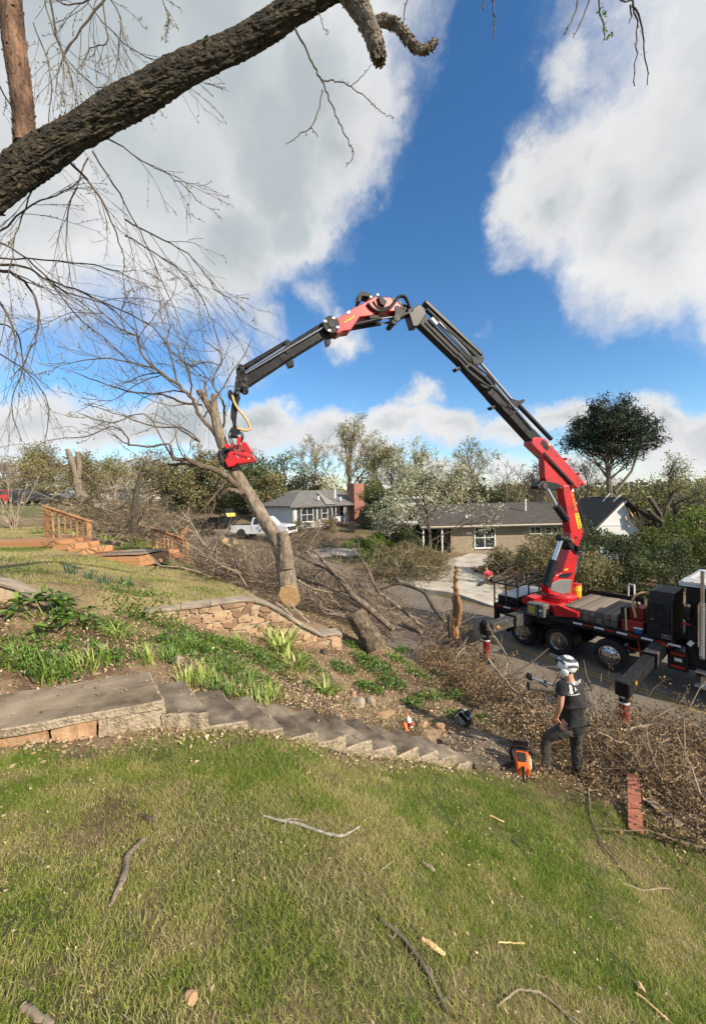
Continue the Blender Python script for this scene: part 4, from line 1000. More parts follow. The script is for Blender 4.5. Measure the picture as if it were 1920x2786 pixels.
def bushy(label, u, base_v, top_v, Y, wpx, leaf, n, lsize, seed, name='tree', cat='tree', group=None, lumps=26, z0=None, stem=True, bark=None, low=.08, gap=.0, power=.6):
    """dense crown: leaves on many clumps of unequal size, gaps left between them"""
    r = np.random.default_rng(seed); base = PY(u, base_v, Y); base[2] = float(gz(base[0], base[1], False))-.05 if z0 is None else z0
    H = PY(u, top_v, Y)[2]-base[2]; Wd = wpx/FOC*Y/2
    t = thing(name, label, cat, base, group)
    C = []; pts = []; cl = []
    g = Grow(seed+1)
    for i in range(lumps):
        a = r.uniform(0, 6.283); f = r.uniform(low, .93); prof = math.sin(math.pi*min(max((f*.9+.08), 0), 1))**power
        rad = Wd*prof*math.sqrt(r.uniform(.05, 1)); c = base + np.array([math.cos(a)*rad, math.sin(a)*rad, H*f]); s = r.uniform(.13, .27)*min(H, Wd*2)
        k = int(n/lumps*(s/(.2*min(H, Wd*2)))**2); d = r.normal(0, 1, (k, 3)); d /= np.linalg.norm(d, axis=1, keepdims=True)
        p = c + d*s*(r.uniform(.45, 1.08, (k, 1)))*np.array([1, 1, .72]); pts.append(p); cl.append(np.clip(r.normal(.5, .25, k) + r.normal(0, .14), 0, 1))
        if stem: g.limb(np.array([base+np.array([0, 0, H*f*.25*r.uniform(.2, 1)]), lerp(base+np.array([0, 0, H*f*.5]), c, .5)+r.normal(0, .1*s, 3), c]), H*.012, H*.004, 4)
    if stem:
        g.limb(np.array([base, base+np.array([0, 0, H*.3]), base+np.array([r.normal(0, .1*H), r.normal(0, .1*H), H*.75])]), H*.022, H*.008, 6)
        g.mb.build('trunk' if cat == 'tree' else 'stem', bark or bark_dark, t)
    P = np.vstack(pts); rd = np.concatenate(cl)
    P[:, 2] = np.maximum(P[:, 2], base[2]+.02)
    flecks('crown' if cat == 'tree' else 'foliage', P, lsize*r.uniform(.6, 1.4, len(P)), rd, leaf, r, aspect=.65, flat=1.6, kind=None, parent=t)
    return t

# --- the pine behind the crushed gable
def pine():
    Y = 46; base = PY(1662, 1350, Y); base[2] = -.5; top = PY(1660, 1098, Y)[2]; H = top-base[2]
    t = thing('pine_tree', 'tall dark pine with a rounded crown and bare lower trunk behind the crushed roof', 'tree', base)
    g = Grow(77); r = g.r; P = g.path(base, (0.0, 0, 1), H*.93, 10, .02, .01); g.limb(P, .42, .10, 8)
    ends = []; c0 = base+np.array([0, 0, H*.72]); ax_, az_ = H*.265, H*.25
    for i in range(62):
        f = .46+.50*(i/62)**.9; j = min(int(f*10), 9); q = lerp(P[j], P[j+1], f*10-j); az = i*2.4; el = r.uniform(-.25, 1.0)
        tgt = c0+np.array([math.cos(az)*ax_*math.cos(el*1.2), math.sin(az)*ax_*math.cos(el*1.2), az_*math.sin(el*1.45)])*r.uniform(.80, 1.03)
        mid = lerp(q, tgt, .55)+np.array([0, 0, -H*.025])+r.normal(0, .2, 3); B = np.array([q, lerp(q, mid, .5)+r.normal(0, .1, 3), mid, lerp(mid, tgt, .6)+r.normal(0, .15, 3), tgt]); g.limb(B, .11, .025, 5)
        for k in range(8):
            m = 1+k % 4; s0 = lerp(B[min(m, 3)], B[min(m, 3)+1], r.random()); bb = g.path(s0, unitv(tgt-q)+r.normal(0, .75, 3)+np.array([0, 0, .35]), 1.5*r.uniform(.5, 1.2), 3, .15, .06); g.limb(bb, .035, .012, 3); ends.extend([bb[-1], bb[-2]])
        ends += [tgt, B[3]]
    a, b = PY(1672, 1340, Y), PY(1742, 1195, Y); mid = lerp(a, b, .5)+np.array([.5, 0, -.6]); B = np.array([a, mid, b]); g.limb(B, .2, .06, 5); ends += [b, b+np.array([.6, 0, .3])]
    g.mb.build('trunk', bark_grey, t)
    E = np.array(ends); E = E[E[:, 2] > base[2]+H*.50]; n = 18
    C = np.repeat(E, n, 0) + r.normal(0, 1, (len(E)*n, 3))*np.array([.36, .36, .20])
    flecks('crown', C, r.uniform(.20, .46, len(C)), np.clip(r.normal(.45, .25, len(C)), 0, 1), pine_mat, r, aspect=.32, flat=1.2, kind=None, parent=t)
pine()
BG = 'trees on the far side of the road'
S_V = dict(SP_OAK, ang=(34, 36, 42), up=(.05, .05, .04, .02))
tree('large bare spreading tree with pale young leaves behind the white house', 945, 1400, 1142, 62, S_V, 21, bud_mat, 3400, .26, .3, .40, fork=.04, trunk_kids=12, width=1.55, z0=1.5, group=BG)
tree('half bare tree left of the flowering dogwood with a few tan leaves', 1075, 1400, 1196, 58, SP_OAK, 22, bud_mat, 2600, .26, .3, .25, fork=.3, trunk_kids=8, z0=1.0, bark=bark_dark, group=BG)
tree('slender bare tree standing between the dogwood and the crane boom', 1292, 1420, 1196, 56, S_V, 23, bud_mat, 1500, .24, .25, .22, fork=.35, trunk_kids=7, z0=-1, group=BG, width=1.1)
tree('bare grey tree with fine twigs low over the ranch house roof', 1368, 1420, 1258, 60, SP_OAK, 24, None, 0, z0=-2, bark=bark_tan, group=BG, trunk_kids=6)
tree('pinkish budding tree just left of the crane mast', 1465, 1420, 1262, 50, SP_OAK, 25, pink_mat, 2200, .20, .3, .16, z0=-1, group=BG, trunk_kids=8, width=1.3)
tree('thin reddish budding tree in front of the pine trunk', 1588, 1470, 1232, 36, S_V, 26, pink_mat, 420, .12, .2, .12, fork=.3, z0=.2, bark=bark_dark, group=BG, trunk_kids=6)
tree('crooked tree with new leaves right of the crushed gable', 1845, 1470, 1236, 40, dict(SP_OAK, wander=(.25, .3, .35, .3)), 27, bud_mat, 3000, .17, .25, .26, fork=.25, trunk_kids=9, width=1.5, z0=-.5, bark=bark_dark, group=BG)
tree('pale flowering tree at the far right edge', 1925, 1450, 1290, 52, SP_OAK, 28, blossom, 2000, .17, .3, .2, z0=-1, group=BG, trunk_kids=7, width=1.4)
S_DOG = dict(SP_OAK, ang=(66, 50, 50), up=(.0, .03, .02, .01), flat=.5)
tree('tall white flowering dogwood beside the concrete drive', 1173, 1514, 1192, 27.5, S_DOG, 31, blossom, 7000, .115, .16, .13, fork=.28, trunk_kids=13, width=1.25, bark=bark_dark, z0=.35)
tree('smaller white flowering dogwood in front of the bright white building', 1056, 1470, 1350, 33, S_DOG, 32, blossom, 1700, .12, .18, .10, fork=.3, trunk_kids=9, width=1.7, bark=bark_dark, z0=.6)
EV = 'green trees beyond the road behind the leaning trunk'
bushy('dark green tree directly behind the red grapple', 575, 1420, 1232, 60, 170, leaf_olive, 6500, .34, 41, group=EV, z0=2.6)
bushy('broad dark evergreen right of the leaning trunk above the pickup', 690, 1410, 1245, 56, 170, leaf_dark, 6500, .32, 42, group=EV, z0=2.3)
bushy('light green tree left of the white house roof', 770, 1400, 1222, 66, 130, leaf_mid, 4200, .34, 43, group=EV, z0=2.4, lumps=30)
bushy('tall thin leaved tree rising behind the grapple on its right', 665, 1380, 1210, 74, 120, leaf_olive, 3200, .32, 44, group=EV, z0=3, lumps=34)
bushy('low dark evergreen left of the leaning trunk above the parked dark car', 500, 1410, 1268, 62, 150, leaf_dark, 5600, .33, 45, group=EV, z0=3.2)
bushy('olive green tree over the traffic cone', 445, 1400, 1262, 70, 130, leaf_olive, 4600, .34, 46, group=EV, z0=3.6)
bushy('shaggy dark green cedar beside the brick chimney', 1030, 1462, 1325, 42, 105, leaf_dark, 5200, .20, 47, z0=1.3)
bushy('pale green leafy tree just above the brick chimney', 1000, 1400, 1290, 55, 90, leaf_mid, 2600, .28, 48, z0=1.5)
bushy('cream flowering tree over the white house roof', 905, 1400, 1292, 58, 130, blossom, 2600, .24, 49, z0=2, lumps=20)
bushy('bright green shrub beside the drive in front of the white building', 1000, 1532, 1452, 29, 150, leaf_bright, 5200, .10, 50, 'shrub', 'shrub', z0=.55)
bushy('dark green shrub between the bright shrub and the carport', 1092, 1526, 1440, 30, 110, leaf_dark, 4200, .12, 51, 'shrub', 'shrub', z0=.5)
LG = 'trees on the rise at the left'
tree('tan budding tree behind the broken trunks', 130, 1420, 1222, 48, SP_OAK, 61, leaf_olive, 2600, .24, .4, .2, group=LG, trunk_kids=9, width=1.3)
tree('grey brown budding tree at the left above the handrail', 250, 1420, 1235, 52, SP_OAK, 62, leaf_olive, 2600, .25, .4, .2, group=LG, trunk_kids=9, width=1.3)
tree('budding tree with tan twigs left of the red grapple', 400, 1420, 1222, 58, SP_OAK, 63, leaf_olive, 2800, .26, .4, .2, group=LG, trunk_kids=9, width=1.3)
tree('pale bare tree at the far left edge', 30, 1420, 1250, 50, SP_OAK, 64, None, 0, trunk_r=.14, group=LG, bark=bark_tan, trunk_kids=7, width=1.2)
# the green slope of shrubs and vines behind the truck
RGs = 'shrubs and saplings behind the truck'
specs = [(1400, 1560, 1480, 24, 130, leaf_olive, 3600, .12, 'olive and brown shrub at the drive edge behind the red crane base'),
 (1330, 1560, 1522, 24.5, 80, brown_leaf, 1600, .10, 'low withered shrub at the curved drive edge'),
 (1480, 1600, 1440, 22, 150, leaf_olive, 4600, .11, 'leafy olive shrub in front of the ranch house windows'),
 (1590, 1620, 1400, 22, 130, leaf_dark, 5200, .12, 'dark green sapling thicket just right of the crane mast'),
 (1690, 1620, 1455, 23, 170, leaf_dark, 6200, .12, 'dark shrub mass below the crushed gable'),
 (1790, 1600, 1440, 24, 190, leaf_mid, 6200, .13, 'mid green shrub right of the crushed gable'),
 (1890, 1560, 1385, 27, 190, leaf_bright, 6000, .15, 'yellow green vine covered shrub at the right edge'),
 (1720, 1660, 1520, 19.5, 180, leaf_dark, 6200, .09, 'dark glossy shrub behind the wooden deck of the truck'),
 (1850, 1640, 1480, 20, 200, leaf_dark, 6600, .10, 'dark green shrub behind the black tool cabinet'),
 (1600, 1650, 1510, 19, 140, leaf_olive, 4600, .09, 'shrub with glossy leaves beside the yellow water cooler'),
 (1955, 1600, 1440, 24, 160, leaf_mid, 4200, .13, 'leafy shrub cut off by the right edge of the photo')]
for i, (u, bv, tv, Y, w, lf_, n, s, lab) in enumerate(specs): bushy(lab, u, bv, tv, Y, w, lf_, n, s, 80+i, 'shrub', 'shrub', group=RGs, z0=float(gz(*PY(u, bv, Y)[:2]))-.1, lumps=30, low=.02)
# far wood: one mass that nobody could count
def far_wood(label, u0, u1, Y0, Y1, zb, ztop, n, size, material, seed, gapx=.12):
    r = np.random.default_rng(seed); pts = []; rd = []
    for i in range(n):
        Y = Y0 + (Y1-Y0)*r.random()**.8; u = r.uniform(u0, u1); x = PY(u, 1350, Y)[0]; h = (ztop-zb)*r.uniform(.62, 1.05); s = r.uniform(.7, 1.3)*h*.35; k = int(r.uniform(70, 130))
        d = r.normal(0, 1, (k, 3)); d /= np.linalg.norm(d, axis=1, keepdims=True)
        pts.append(np.array([x, Y, zb+h-s]) + d*s*np.array([1, 1, 1.0])*r.uniform(.5, 1.05, (k, 1))); pts.append(np.stack([x+r.normal(0, s*.5, k//2), Y+r.normal(0, s*.4, k//2), zb+r.uniform(0, h, k//2)], 1))
        b = r.normal(0, .18); rd.append(np.clip(r.normal(.45+b, .2, k), 0, 1)); rd.append(np.clip(r.normal(.35+b, .2, k//2), 0, 1))
    P = np.vstack(pts); o = flecks('distant_wood', P, size*r.uniform(.6, 1.5, len(P)), np.concatenate(rd), material, r, aspect=.7, flat=1.5, kind='stuff')
    return tag(o, label)
far_wood('hazy spring woodland filling the valley behind the ranch house', 1180, 2150, 66, 150, -8, 7.4, 430, 1.0, leaf_olive, 5)
far_wood('woodland along the skyline behind the white houses', -300, 1200, 85, 150, 2.5, 8.2, 300, 1.2, leaf_olive, 6)
hill = MB(); n = 90
for (Yh, amp, base, sd, nm) in [(420, 26, 4, 3, 'hills')]:
    us = np.linspace(-1800, 3800, n); V = []
    r = np.random.default_rng(sd)
    for u in us:
        p = PY(u, 1350, Yh); hgt = base + amp*float(fbm(np.array([u*.0021]), np.array([sd*3.1]), 4)[0])*.55
        for dy, zz in ((-160, -40), (0, hgt), (220, -40)): V.append((p[0]*(1+dy/Yh), Yh+dy, zz))
    hill.add(V, [(i*3+j, (i+1)*3+j, (i+1)*3+j+1, i*3+j+1) for i in range(n-1) for j in range(2)], True)
tag(hill.build('hills', mat('hill_wood', (.05, .06, .035), (.11, .11, .06), scale=.05, rough=1, detail=9)), kind='structure')

MT = 'trees closing the skyline behind the houses'
more = [(60, 1420, 1248, 62, 170, leaf_olive, 3600, 'tan green tree on the rise above the red car'), (165, 1420, 1262, 66, 190, leaf_olive, 4200, 'brownish tree crown left of the broken trunks'), (250, 1420, 1250, 64, 180, leaf_olive, 4200, 'brownish green tree behind the long white house'),
 (330, 1420, 1246, 70, 170, leaf_olive, 3800, 'olive tree above the dead trunk'), (480, 1400, 1240, 76, 150, leaf_mid, 3400, 'pale green tree between the dead trunk and the grapple'), (620, 1400, 1262, 66, 130, leaf_dark, 3400, 'dark bushy tree just right of the leaning trunk top'), (735, 1410, 1290, 50, 110, leaf_olive, 3200, 'olive tree hiding the two storey house corner'),
 (840, 1400, 1296, 70, 130, leaf_olive, 3000, 'olive tree behind the white house ridge'), (1130, 1420, 1285, 62, 170, leaf_olive, 3800, 'brown green tree behind the tall dogwood'), (1220, 1420, 1300, 66, 140, leaf_olive, 3000, 'brown green tree left of the pale pole'), (1330, 1420, 1312, 62, 130, leaf_dark, 2600, 'dark low tree behind the ranch roof'),
 (1430, 1420, 1300, 66, 130, leaf_olive, 2800, 'olive tree behind the ranch roof near the crane mast'), (1520, 1420, 1318, 70, 120, leaf_olive, 2400, 'olive tree right behind the crane mast'), (1775, 1420, 1312, 70, 150, leaf_mid, 2800, 'pale green tree right of the crushed gable peak'), (1890, 1420, 1310, 64, 170, leaf_olive, 3400, 'olive tree at the right behind the crooked tree'),
 (1155, 1505, 1425, 34, 120, leaf_dark, 3000, 'dark shrub under the carport roof edge'), (890, 1470, 1405, 40, 70, leaf_olive, 1400, 'low shrub in front of the white house porch'), (820, 1465, 1415, 39, 60, leaf_dark, 1200, 'dark low shrub under the shuttered windows')]
for i, (u, bv, tv, Y, w, lf_, n, lab) in enumerate(more): bushy(lab, u, bv, tv, Y, w, lf_, n, .30 if Y > 45 else .14, 140+i, 'tree' if Y > 45 else 'shrub', 'tree' if Y > 45 else 'shrub', group=MT if Y > 45 else 'shrubs by the houses', z0=float(gz(*PY(u, bv, Y)[:2], False))-.1, lumps=34)
for i, (u, tv, Y, lab) in enumerate([(100, 1232, 44, 'fine twigged grey tree behind the upper handrail'), (310, 1240, 47, 'fine twigged tree left of the dead trunk'), (560, 1212, 70, 'fine twigged bare tree above the grapple'), (850, 1190, 72, 'bare tree left of the large spreading tree'), (1010, 1200, 66, 'bare tree right of the large spreading tree'), (1150, 1216, 64, 'bare tree behind the dogwood crown'), (1250, 1262, 70, 'small bare tree left of the slender bare tree')]):
    tree(lab, u, 1410, tv, Y, S_V, 160+i, bud_mat, 1100, .22, .3, z0=float(gz(*PY(u, 1400, Y)[:2], False))-.2, group=MT, trunk_kids=8, width=1.25, bark=bark_tan if i % 2 else bark_grey)

# --- broken trunks on the left
def stub_tree(name, label, polys, Y, bark, seed, cut=True, group=None, flakes=0):
    """polys: list of pixel outlines [(u, v, width px), ...] of trunk and stubs"""
    r = np.random.default_rng(seed); base = PY(polys[0][0][0], polys[0][0][1], Y); t = thing(name, label, 'tree', base, group)
    m = MB()
    cuts = []
    for pl in polys:
        P = np.array([PY(u, v, Y) for u, v, w in pl]); R = np.array([w*.29/FOC*Y for u, v, w in pl]); n = len(pl)*4
        s = np.linspace(0, len(pl)-1, n); P2 = np.stack([np.interp(s, range(len(pl)), P[:, k]) for k in range(3)], 1); R2 = np.interp(s, range(len(pl)), R)
        m.tube(P2, R2, 12, True, True, rough=.06, rr=r); cuts.append((P2[-1], P2[-1]-P2[-2], R2[-1]))
    m.build('trunk', bark, t)
    if cut:
        for p, d, rad in cuts:
            m = MB(); d = unitv(d); m.cyl(p-d*.01, p+d*.025, rad*.93, 12); m.build('cut_face', cut_wood, t)
    return t
stub_tree('broken_tree', 'storm broken trunk with two sawn off limbs rising above the branches on the left', [[(216, 1350, 34), (208, 1290, 30), (196, 1255, 26), (183, 1222, 18)], [(214, 1300, 22), (216, 1260, 22), (210, 1229, 18)], [(196, 1250, 8), (170, 1242, 7)]], 27, bark_grey, 3)
stub_tree('dead_trunk', 'dark dead trunk with flaking bark cut off below the skyline, between the two handrails', [[(364, 1450, 36), (365, 1400, 28), (371, 1340, 25), (384, 1284, 22)]], 18.5, bark_dark, 4, cut=False)
stub_tree('cut_tree', 'dark tree with two freshly sawn limbs beside the crushed gable', [[(1800, 1530, 30), (1800, 1440, 24), (1795, 1400, 20), (1765, 1352, 20)], [(1798, 1420, 18), (1770, 1395, 18), (1763, 1386, 18)], [(1802, 1430, 14), (1812, 1380, 14), (1830, 1350, 10), (1850, 1340, 7)]], 28.5, bark_dark, 5)
# multi stemmed bare shrub, left
g = Grow(91); base = G(38, 1440); t = thing('bare_shrub', 'bare multi stemmed shrub with pale stems at the far left', 'shrub', base)
for i in range(14):
    az = i*2.4; P = g.path(base+g.r.normal(0, .06, 3)*np.array([1, 1, 0]), (math.cos(az)*.35, math.sin(az)*.35, 1), g.r.uniform(1.6, 2.6), 6, .08, 0); g.limb(P, .028, .008, 4); g.kids(P, 2.0, .02, .008, 0, dict(n=(4, 3), wander=(.15, .2), up=(.05, .03), kids=(4, 3), ratio=(.4, .4), ang=(30, 35), start=(.4, .3), k=(3, 3), minr=.006), start=.35)
g.mb.build('stem', bark_tan, t)
# ---------------------------------------------------------------- the tree the photographer stands under
def pxpath(pl, Y, n=None, dY=None):
    """[(u, v, width px)] at depth Y (number or list) -> smooth points, radii"""
    k = len(pl); Ys = np.full(k, float(Y)) if np.isscalar(Y) else np.array(Y, float)
    P = np.array([PY(u, v, y) for (u, v, w), y in zip(pl, Ys)]); R = np.array([w/2/FOC*y for (u, v, w), y in zip(pl, Ys)])
    uv = np.array([(u-960, v-1393) for u, v, w in pl], float); tg = np.gradient(uv, axis=0) if k > 1 else uv*0+1    # a wide lens stretches things off axis
    tg /= np.maximum(np.linalg.norm(tg, axis=1, keepdims=True), 1e-6); rd = np.linalg.norm(uv, axis=1); ra = uv/np.maximum(rd, 1e-6)[:, None]
    sph = np.abs((tg*ra).sum(1)); cph = np.sqrt(np.clip(1-sph**2, 0, 1)); R = R/np.sqrt((cph*np.sqrt(1+(rd/FOC)**2))**2+sph**2)
    n = n or (k-1)*4+1; s = np.linspace(0, k-1, n); out = []
    for x in s:                          # Catmull-Rom
        i = min(int(x), k-2); f = x-i; p0, p1, p2, p3 = P[max(i-1, 0)], P[i], P[i+1], P[min(i+2, k-1)]
        out.append(.5*((2*p1)+(-p0+p2)*f+(2*p0-5*p1+4*p2-p3)*f*f+(-p0+3*p1-3*p2+p3)*f**3))
    return np.array(out), np.interp(s, range(k), R)
def rough_limb(m, P, R, k, amp, seed, lump=.5, fine=1.0, cut=None):
    """a limb with ridged bark as real relief"""
    r = np.random.default_rng(seed); n = len(P); T = np.gradient(P, axis=0); T /= np.linalg.norm(T, axis=1, keepdims=True)
    A = np.zeros((n, 3)); a = np.cross(T[0], (0, 0, 1)); A[0] = a/np.linalg.norm(a)
    for i in range(1, n): a = A[i-1]-T[i]*np.dot(A[i-1], T[i]); A[i] = a/np.linalg.norm(a)
    B = np.cross(T, A); th = np.arange(k)*2*math.pi/k; L = np.concatenate([[0], np.cumsum(np.linalg.norm(np.diff(P, axis=0), axis=1))])
    rm = R.mean(); uu = (np.arange(k)/k)[None]*np.ones((n, 1)); ss = L[:, None]*np.ones((1, k))
    # ridges that run along the limb and break up
    def per(fx, fy, o): 
        c, s_ = np.cos(th)[None]*fx, np.sin(th)[None]*fx
        return fbm(c+o+7+ss*fy*.6, s_+o*1.7+11+ss*fy, 3)
    h = (1-np.abs(per(3.2, 2.2/rm*.12, 3+seed)*2-1))**2.0; h2 = per(7.0, .9/rm, 9+seed); h3 = r.random((n, k))
    H = amp*(h*.9 + h2*.8*fine + h3*.45*fine - .9) + lump*amp*(per(1.0, .15/rm, 20+seed)-.5)*2
    rad = R[:, None]*(1+H)
    V = P[:, None]+rad[..., None]*(np.cos(th)[None, :, None]*A[:, None]+np.sin(th)[None, :, None]*B[:, None])
    if cut is not None:                 # saw the first end off square to `cut`
        t0 = -T[0]
        for i in range(0, 9):
            d = ((P[0]-V[i]) @ cut)/np.dot(t0, cut); over = d < 0
            V[i] = V[i]+t0[None]*np.where(over | (i == 0), d, 0)[:, None]
    F = [(i*k+j, i*k+(j+1) % k, (i+1)*k+(j+1) % k, (i+1)*k+j) for i in range(n-1) for j in range(k)] + [tuple(range(k-1, -1, -1)), tuple((n-1)*k+j for j in range(k))]
    m.add(V.reshape(-1, 3), F, False); return V
def bark_flakes(V, n, size, seed, m, lift=.02):
    r = np.random.default_rng(seed); a, k = V.shape[:2]
    C = V.mean(1)
    for _ in range(n):
        i = int(r.integers(1, a-2)); j = int(r.integers(0, k)); p = V[i, j]; out = unitv(p-C[i]); t = unitv(C[min(i+1, a-1)]-C[i-1]); s = np.cross(out, t)
        L, w = size*r.uniform(.6, 1.7), size*r.uniform(.3, .7); tl = r.normal(0, .5)
        t2 = t*math.cos(tl)+s*math.sin(tl); s2 = np.cross(out, t2); q = p+out*r.uniform(-.005, lift*.5); e1 = q+t2*L+out*lift*r.uniform(0, 1.3)
        m.add([q-s2*w/2, q+s2*w/2, e1+s2*w*.35, e1-s2*w*.3, q-s2*w/2-out*.012, q+s2*w/2-out*.012, e1+s2*w*.35-out*.006, e1-s2*w*.3-out*.006],
              [(0, 1, 2, 3), (7, 6, 5, 4), (0, 4, 5, 1), (1, 5, 6, 2), (2, 6, 7, 3), (3, 7, 4, 0)])
bark_fissured = mat('fissured_bark', (.010, .008, .006), (.095, .078, .048), scale=16, rough=.95, bump=1.0, bscale=50, bdist=.02, c3=(.036, .030, .019), detail=9)
bark_red = mat('peeling_red_bark', (.04, .022, .014), (.25, .145, .085), scale=11, rough=.9, bump=1.0, bscale=30, bdist=.02, stretch=(1, 1, .3), c3=(.10, .055, .032), detail=9)
bark_shag = mat('shaggy_bark', (.07, .055, .04), (.30, .255, .19), scale=14, rough=.95, bump=1.0, bscale=40, bdist=.02, c3=(.16, .13, .095), detail=9)
ot = thing('overhanging_tree', 'rough barked tree limb reaching over the top left of the view with bare drooping twigs', 'tree', G(-900, 2300, hi=20))
main = [(-520, 900, 160), (-250, 690, 144), (0, 500, 128), (110, 420, 126), (300, 303, 116), (480, 203, 108), (662, 108, 96), (830, 8, 88), (1000, -80, 76), (1250, -190, 80), (1600, -330, 62), (1900, -420, 40)]
P, R = pxpath(main, [3.2, 3.3, 3.4, 3.45, 3.5, 3.55, 3.6, 3.6, 3.6, 3.5, 3.4, 3.3], 260)
m = MB(); V = rough_limb(m, P, R*.9, 72, .22, 1, lump=1.1)
bark_flakes(V, 900, .034, 5, m, .008)
# the trunk the limb springs from, out of view on the left
b0 = np.array(ot.location); tr_p = np.array([b0-np.array([0, 0, .3]), lerp(b0, P[0], .35)+np.array([-.1, .1, .2]), lerp(b0, P[0], .75), P[0], P[4]])
s = np.linspace(0, 4, 40); TP_ = np.stack([np.interp(s, range(5), tr_p[:, k]) for k in range(3)], 1); rough_limb(m, TP_, np.interp(s, range(5), [.36, .31, .29, .28, R[4]]), 40, .12, 8)
m.build('limb', bark_fissured, ot)
up = [(75, 400, 70), (66, 330, 56), (55, 230, 58), (40, 120, 60), (28, 0, 58), (10, -160, 62), (-10, -320, 50)]
P2, R2 = pxpath(up, 3.46, 90); m = MB(); V2 = rough_limb(m, P2, R2, 40, .11, 2); bark_flakes(V2, 300, .035, 6, m, .008); m.build('upright_limb', bark_red, ot)
st = [(925, -70, 84), (955, -20, 68), (985, 30, 54), (1008, 80, 48), (1022, 120, 44), (1030, 150, 36), (1031, 156, 14)]
P3, R3 = pxpath(st, 3.6, 60); m = MB(); V3 = rough_limb(m, P3, R3, 40, .12, 3); bark_flakes(V3, 250, .035, 7, m, .008)
sd = [(1022, 60, 32), (1045, 56, 36), (1072, 62, 34), (1098, 90, 31), (1125, 122, 28), (1148, 136, 26), (1168, 127, 22), (1182, 116, 19)]
P4, R4 = pxpath(sd, 3.58, 60); V4 = rough_limb(m, P4, R4, 36, .13, 4); bark_flakes(V4, 300, .025, 8, m, .010); m.build('stub', bark_shag, ot)
m = MB(); d = unitv(P4[-1]-P4[-3]); m.cyl(P4[-1]-d*.005, P4[-1]+d*.012, R4[-1]*.9, 14); m.build('cut_face', mat('old_cut', (.22, .10, .06), (.34, .17, .10), scale=20), ot)
# twigs: traced ones first
tw = Grow(300); r = tw.r
TW = dict(n=(9, 7, 4), wander=(.07, .09, .12), up=(-.055, -.06, -.05), kids=(7, 3, 0), ratio=(.62, .55, .5), ang=(26, 30, 34), start=(.1, .15, .2), k=(4, 3, 3), minr=.0019, rk=.5, taper=.4, bias=(.12, 0, -.12))
def twig(pl, Y, w0=7, w1=2, kids=0, jitter=0.0):
    tw.mb = MB()
    P, R = pxpath([(u, v, 1) for u, v in pl], Y, max(6, (len(pl)-1)*5)); n = len(P); Ym = np.mean(Y) if not np.isscalar(Y) else Y
    P = P + r.normal(0, .006, P.shape); t = np.linspace(0, 1, n); rad = (w0*(1-t)+w1*t)/2/FOC*Ym
    tw.mb.tube(P, rad, 5, False, True); tw.tips.extend(P[n//3:])
    if kids: tw.kids(P, np.linalg.norm(P[-1]-P[0]), rad[0], rad[-1], 0, TW, start=.15) if kids == 1 else [tw.kids(P, np.linalg.norm(P[-1]-P[0]), rad[0], rad[-1], 0, TW, start=.1) for _ in range(kids)]
    tw.mb.build('twig', twig_mat, ot)
    return P
twig([(803, 78), (830, 130), (858, 190), (880, 228), (905, 290), (930, 350), (955, 400), (960, 416), (942, 452)], 3.55, 6, 2)
twig([(878, 226), (905, 219), (940, 228), (990, 260), (1030, 300), (1066, 322)], 3.55, 3.5, 1.6); twig([(955, 232), (985, 205), (1010, 177)], 3.55, 2.5, 1.5)
twig([(878, 240), (866, 300), (845, 345), (800, 375), (778, 392)], 3.55, 3.5, 1.6); twig([(844, 344), (866, 370)], 3.55, 2.5, 2)
twig([(866, 34), (880, 70), (890, 92)], 3.5, 2.5, 1.5)
for pl in ([(1338, -60), (1340, 0), (1344, 60), (1340, 106)], [(1330, -30), (1312, 28)], [(1580, -60), (1560, 40), (1536, 90)], [(1610, -40), (1590, 40), (1558, 104)], [(1620, -60), (1634, 40), (1646, 104)],
           [(1700, -90), (1720, 5), (1735, 60), (1730, 130), (1726, 232)], [(1720, 5), (1745, 70), (1752, 150), (1762, 228)], [(1718, 10), (1712, 60)], [(1650, -20), (1700, 2), (1730, -10)], [(1110, -40), (1100, 50)]):
    twig(pl, 3.4, 5, 2.4)
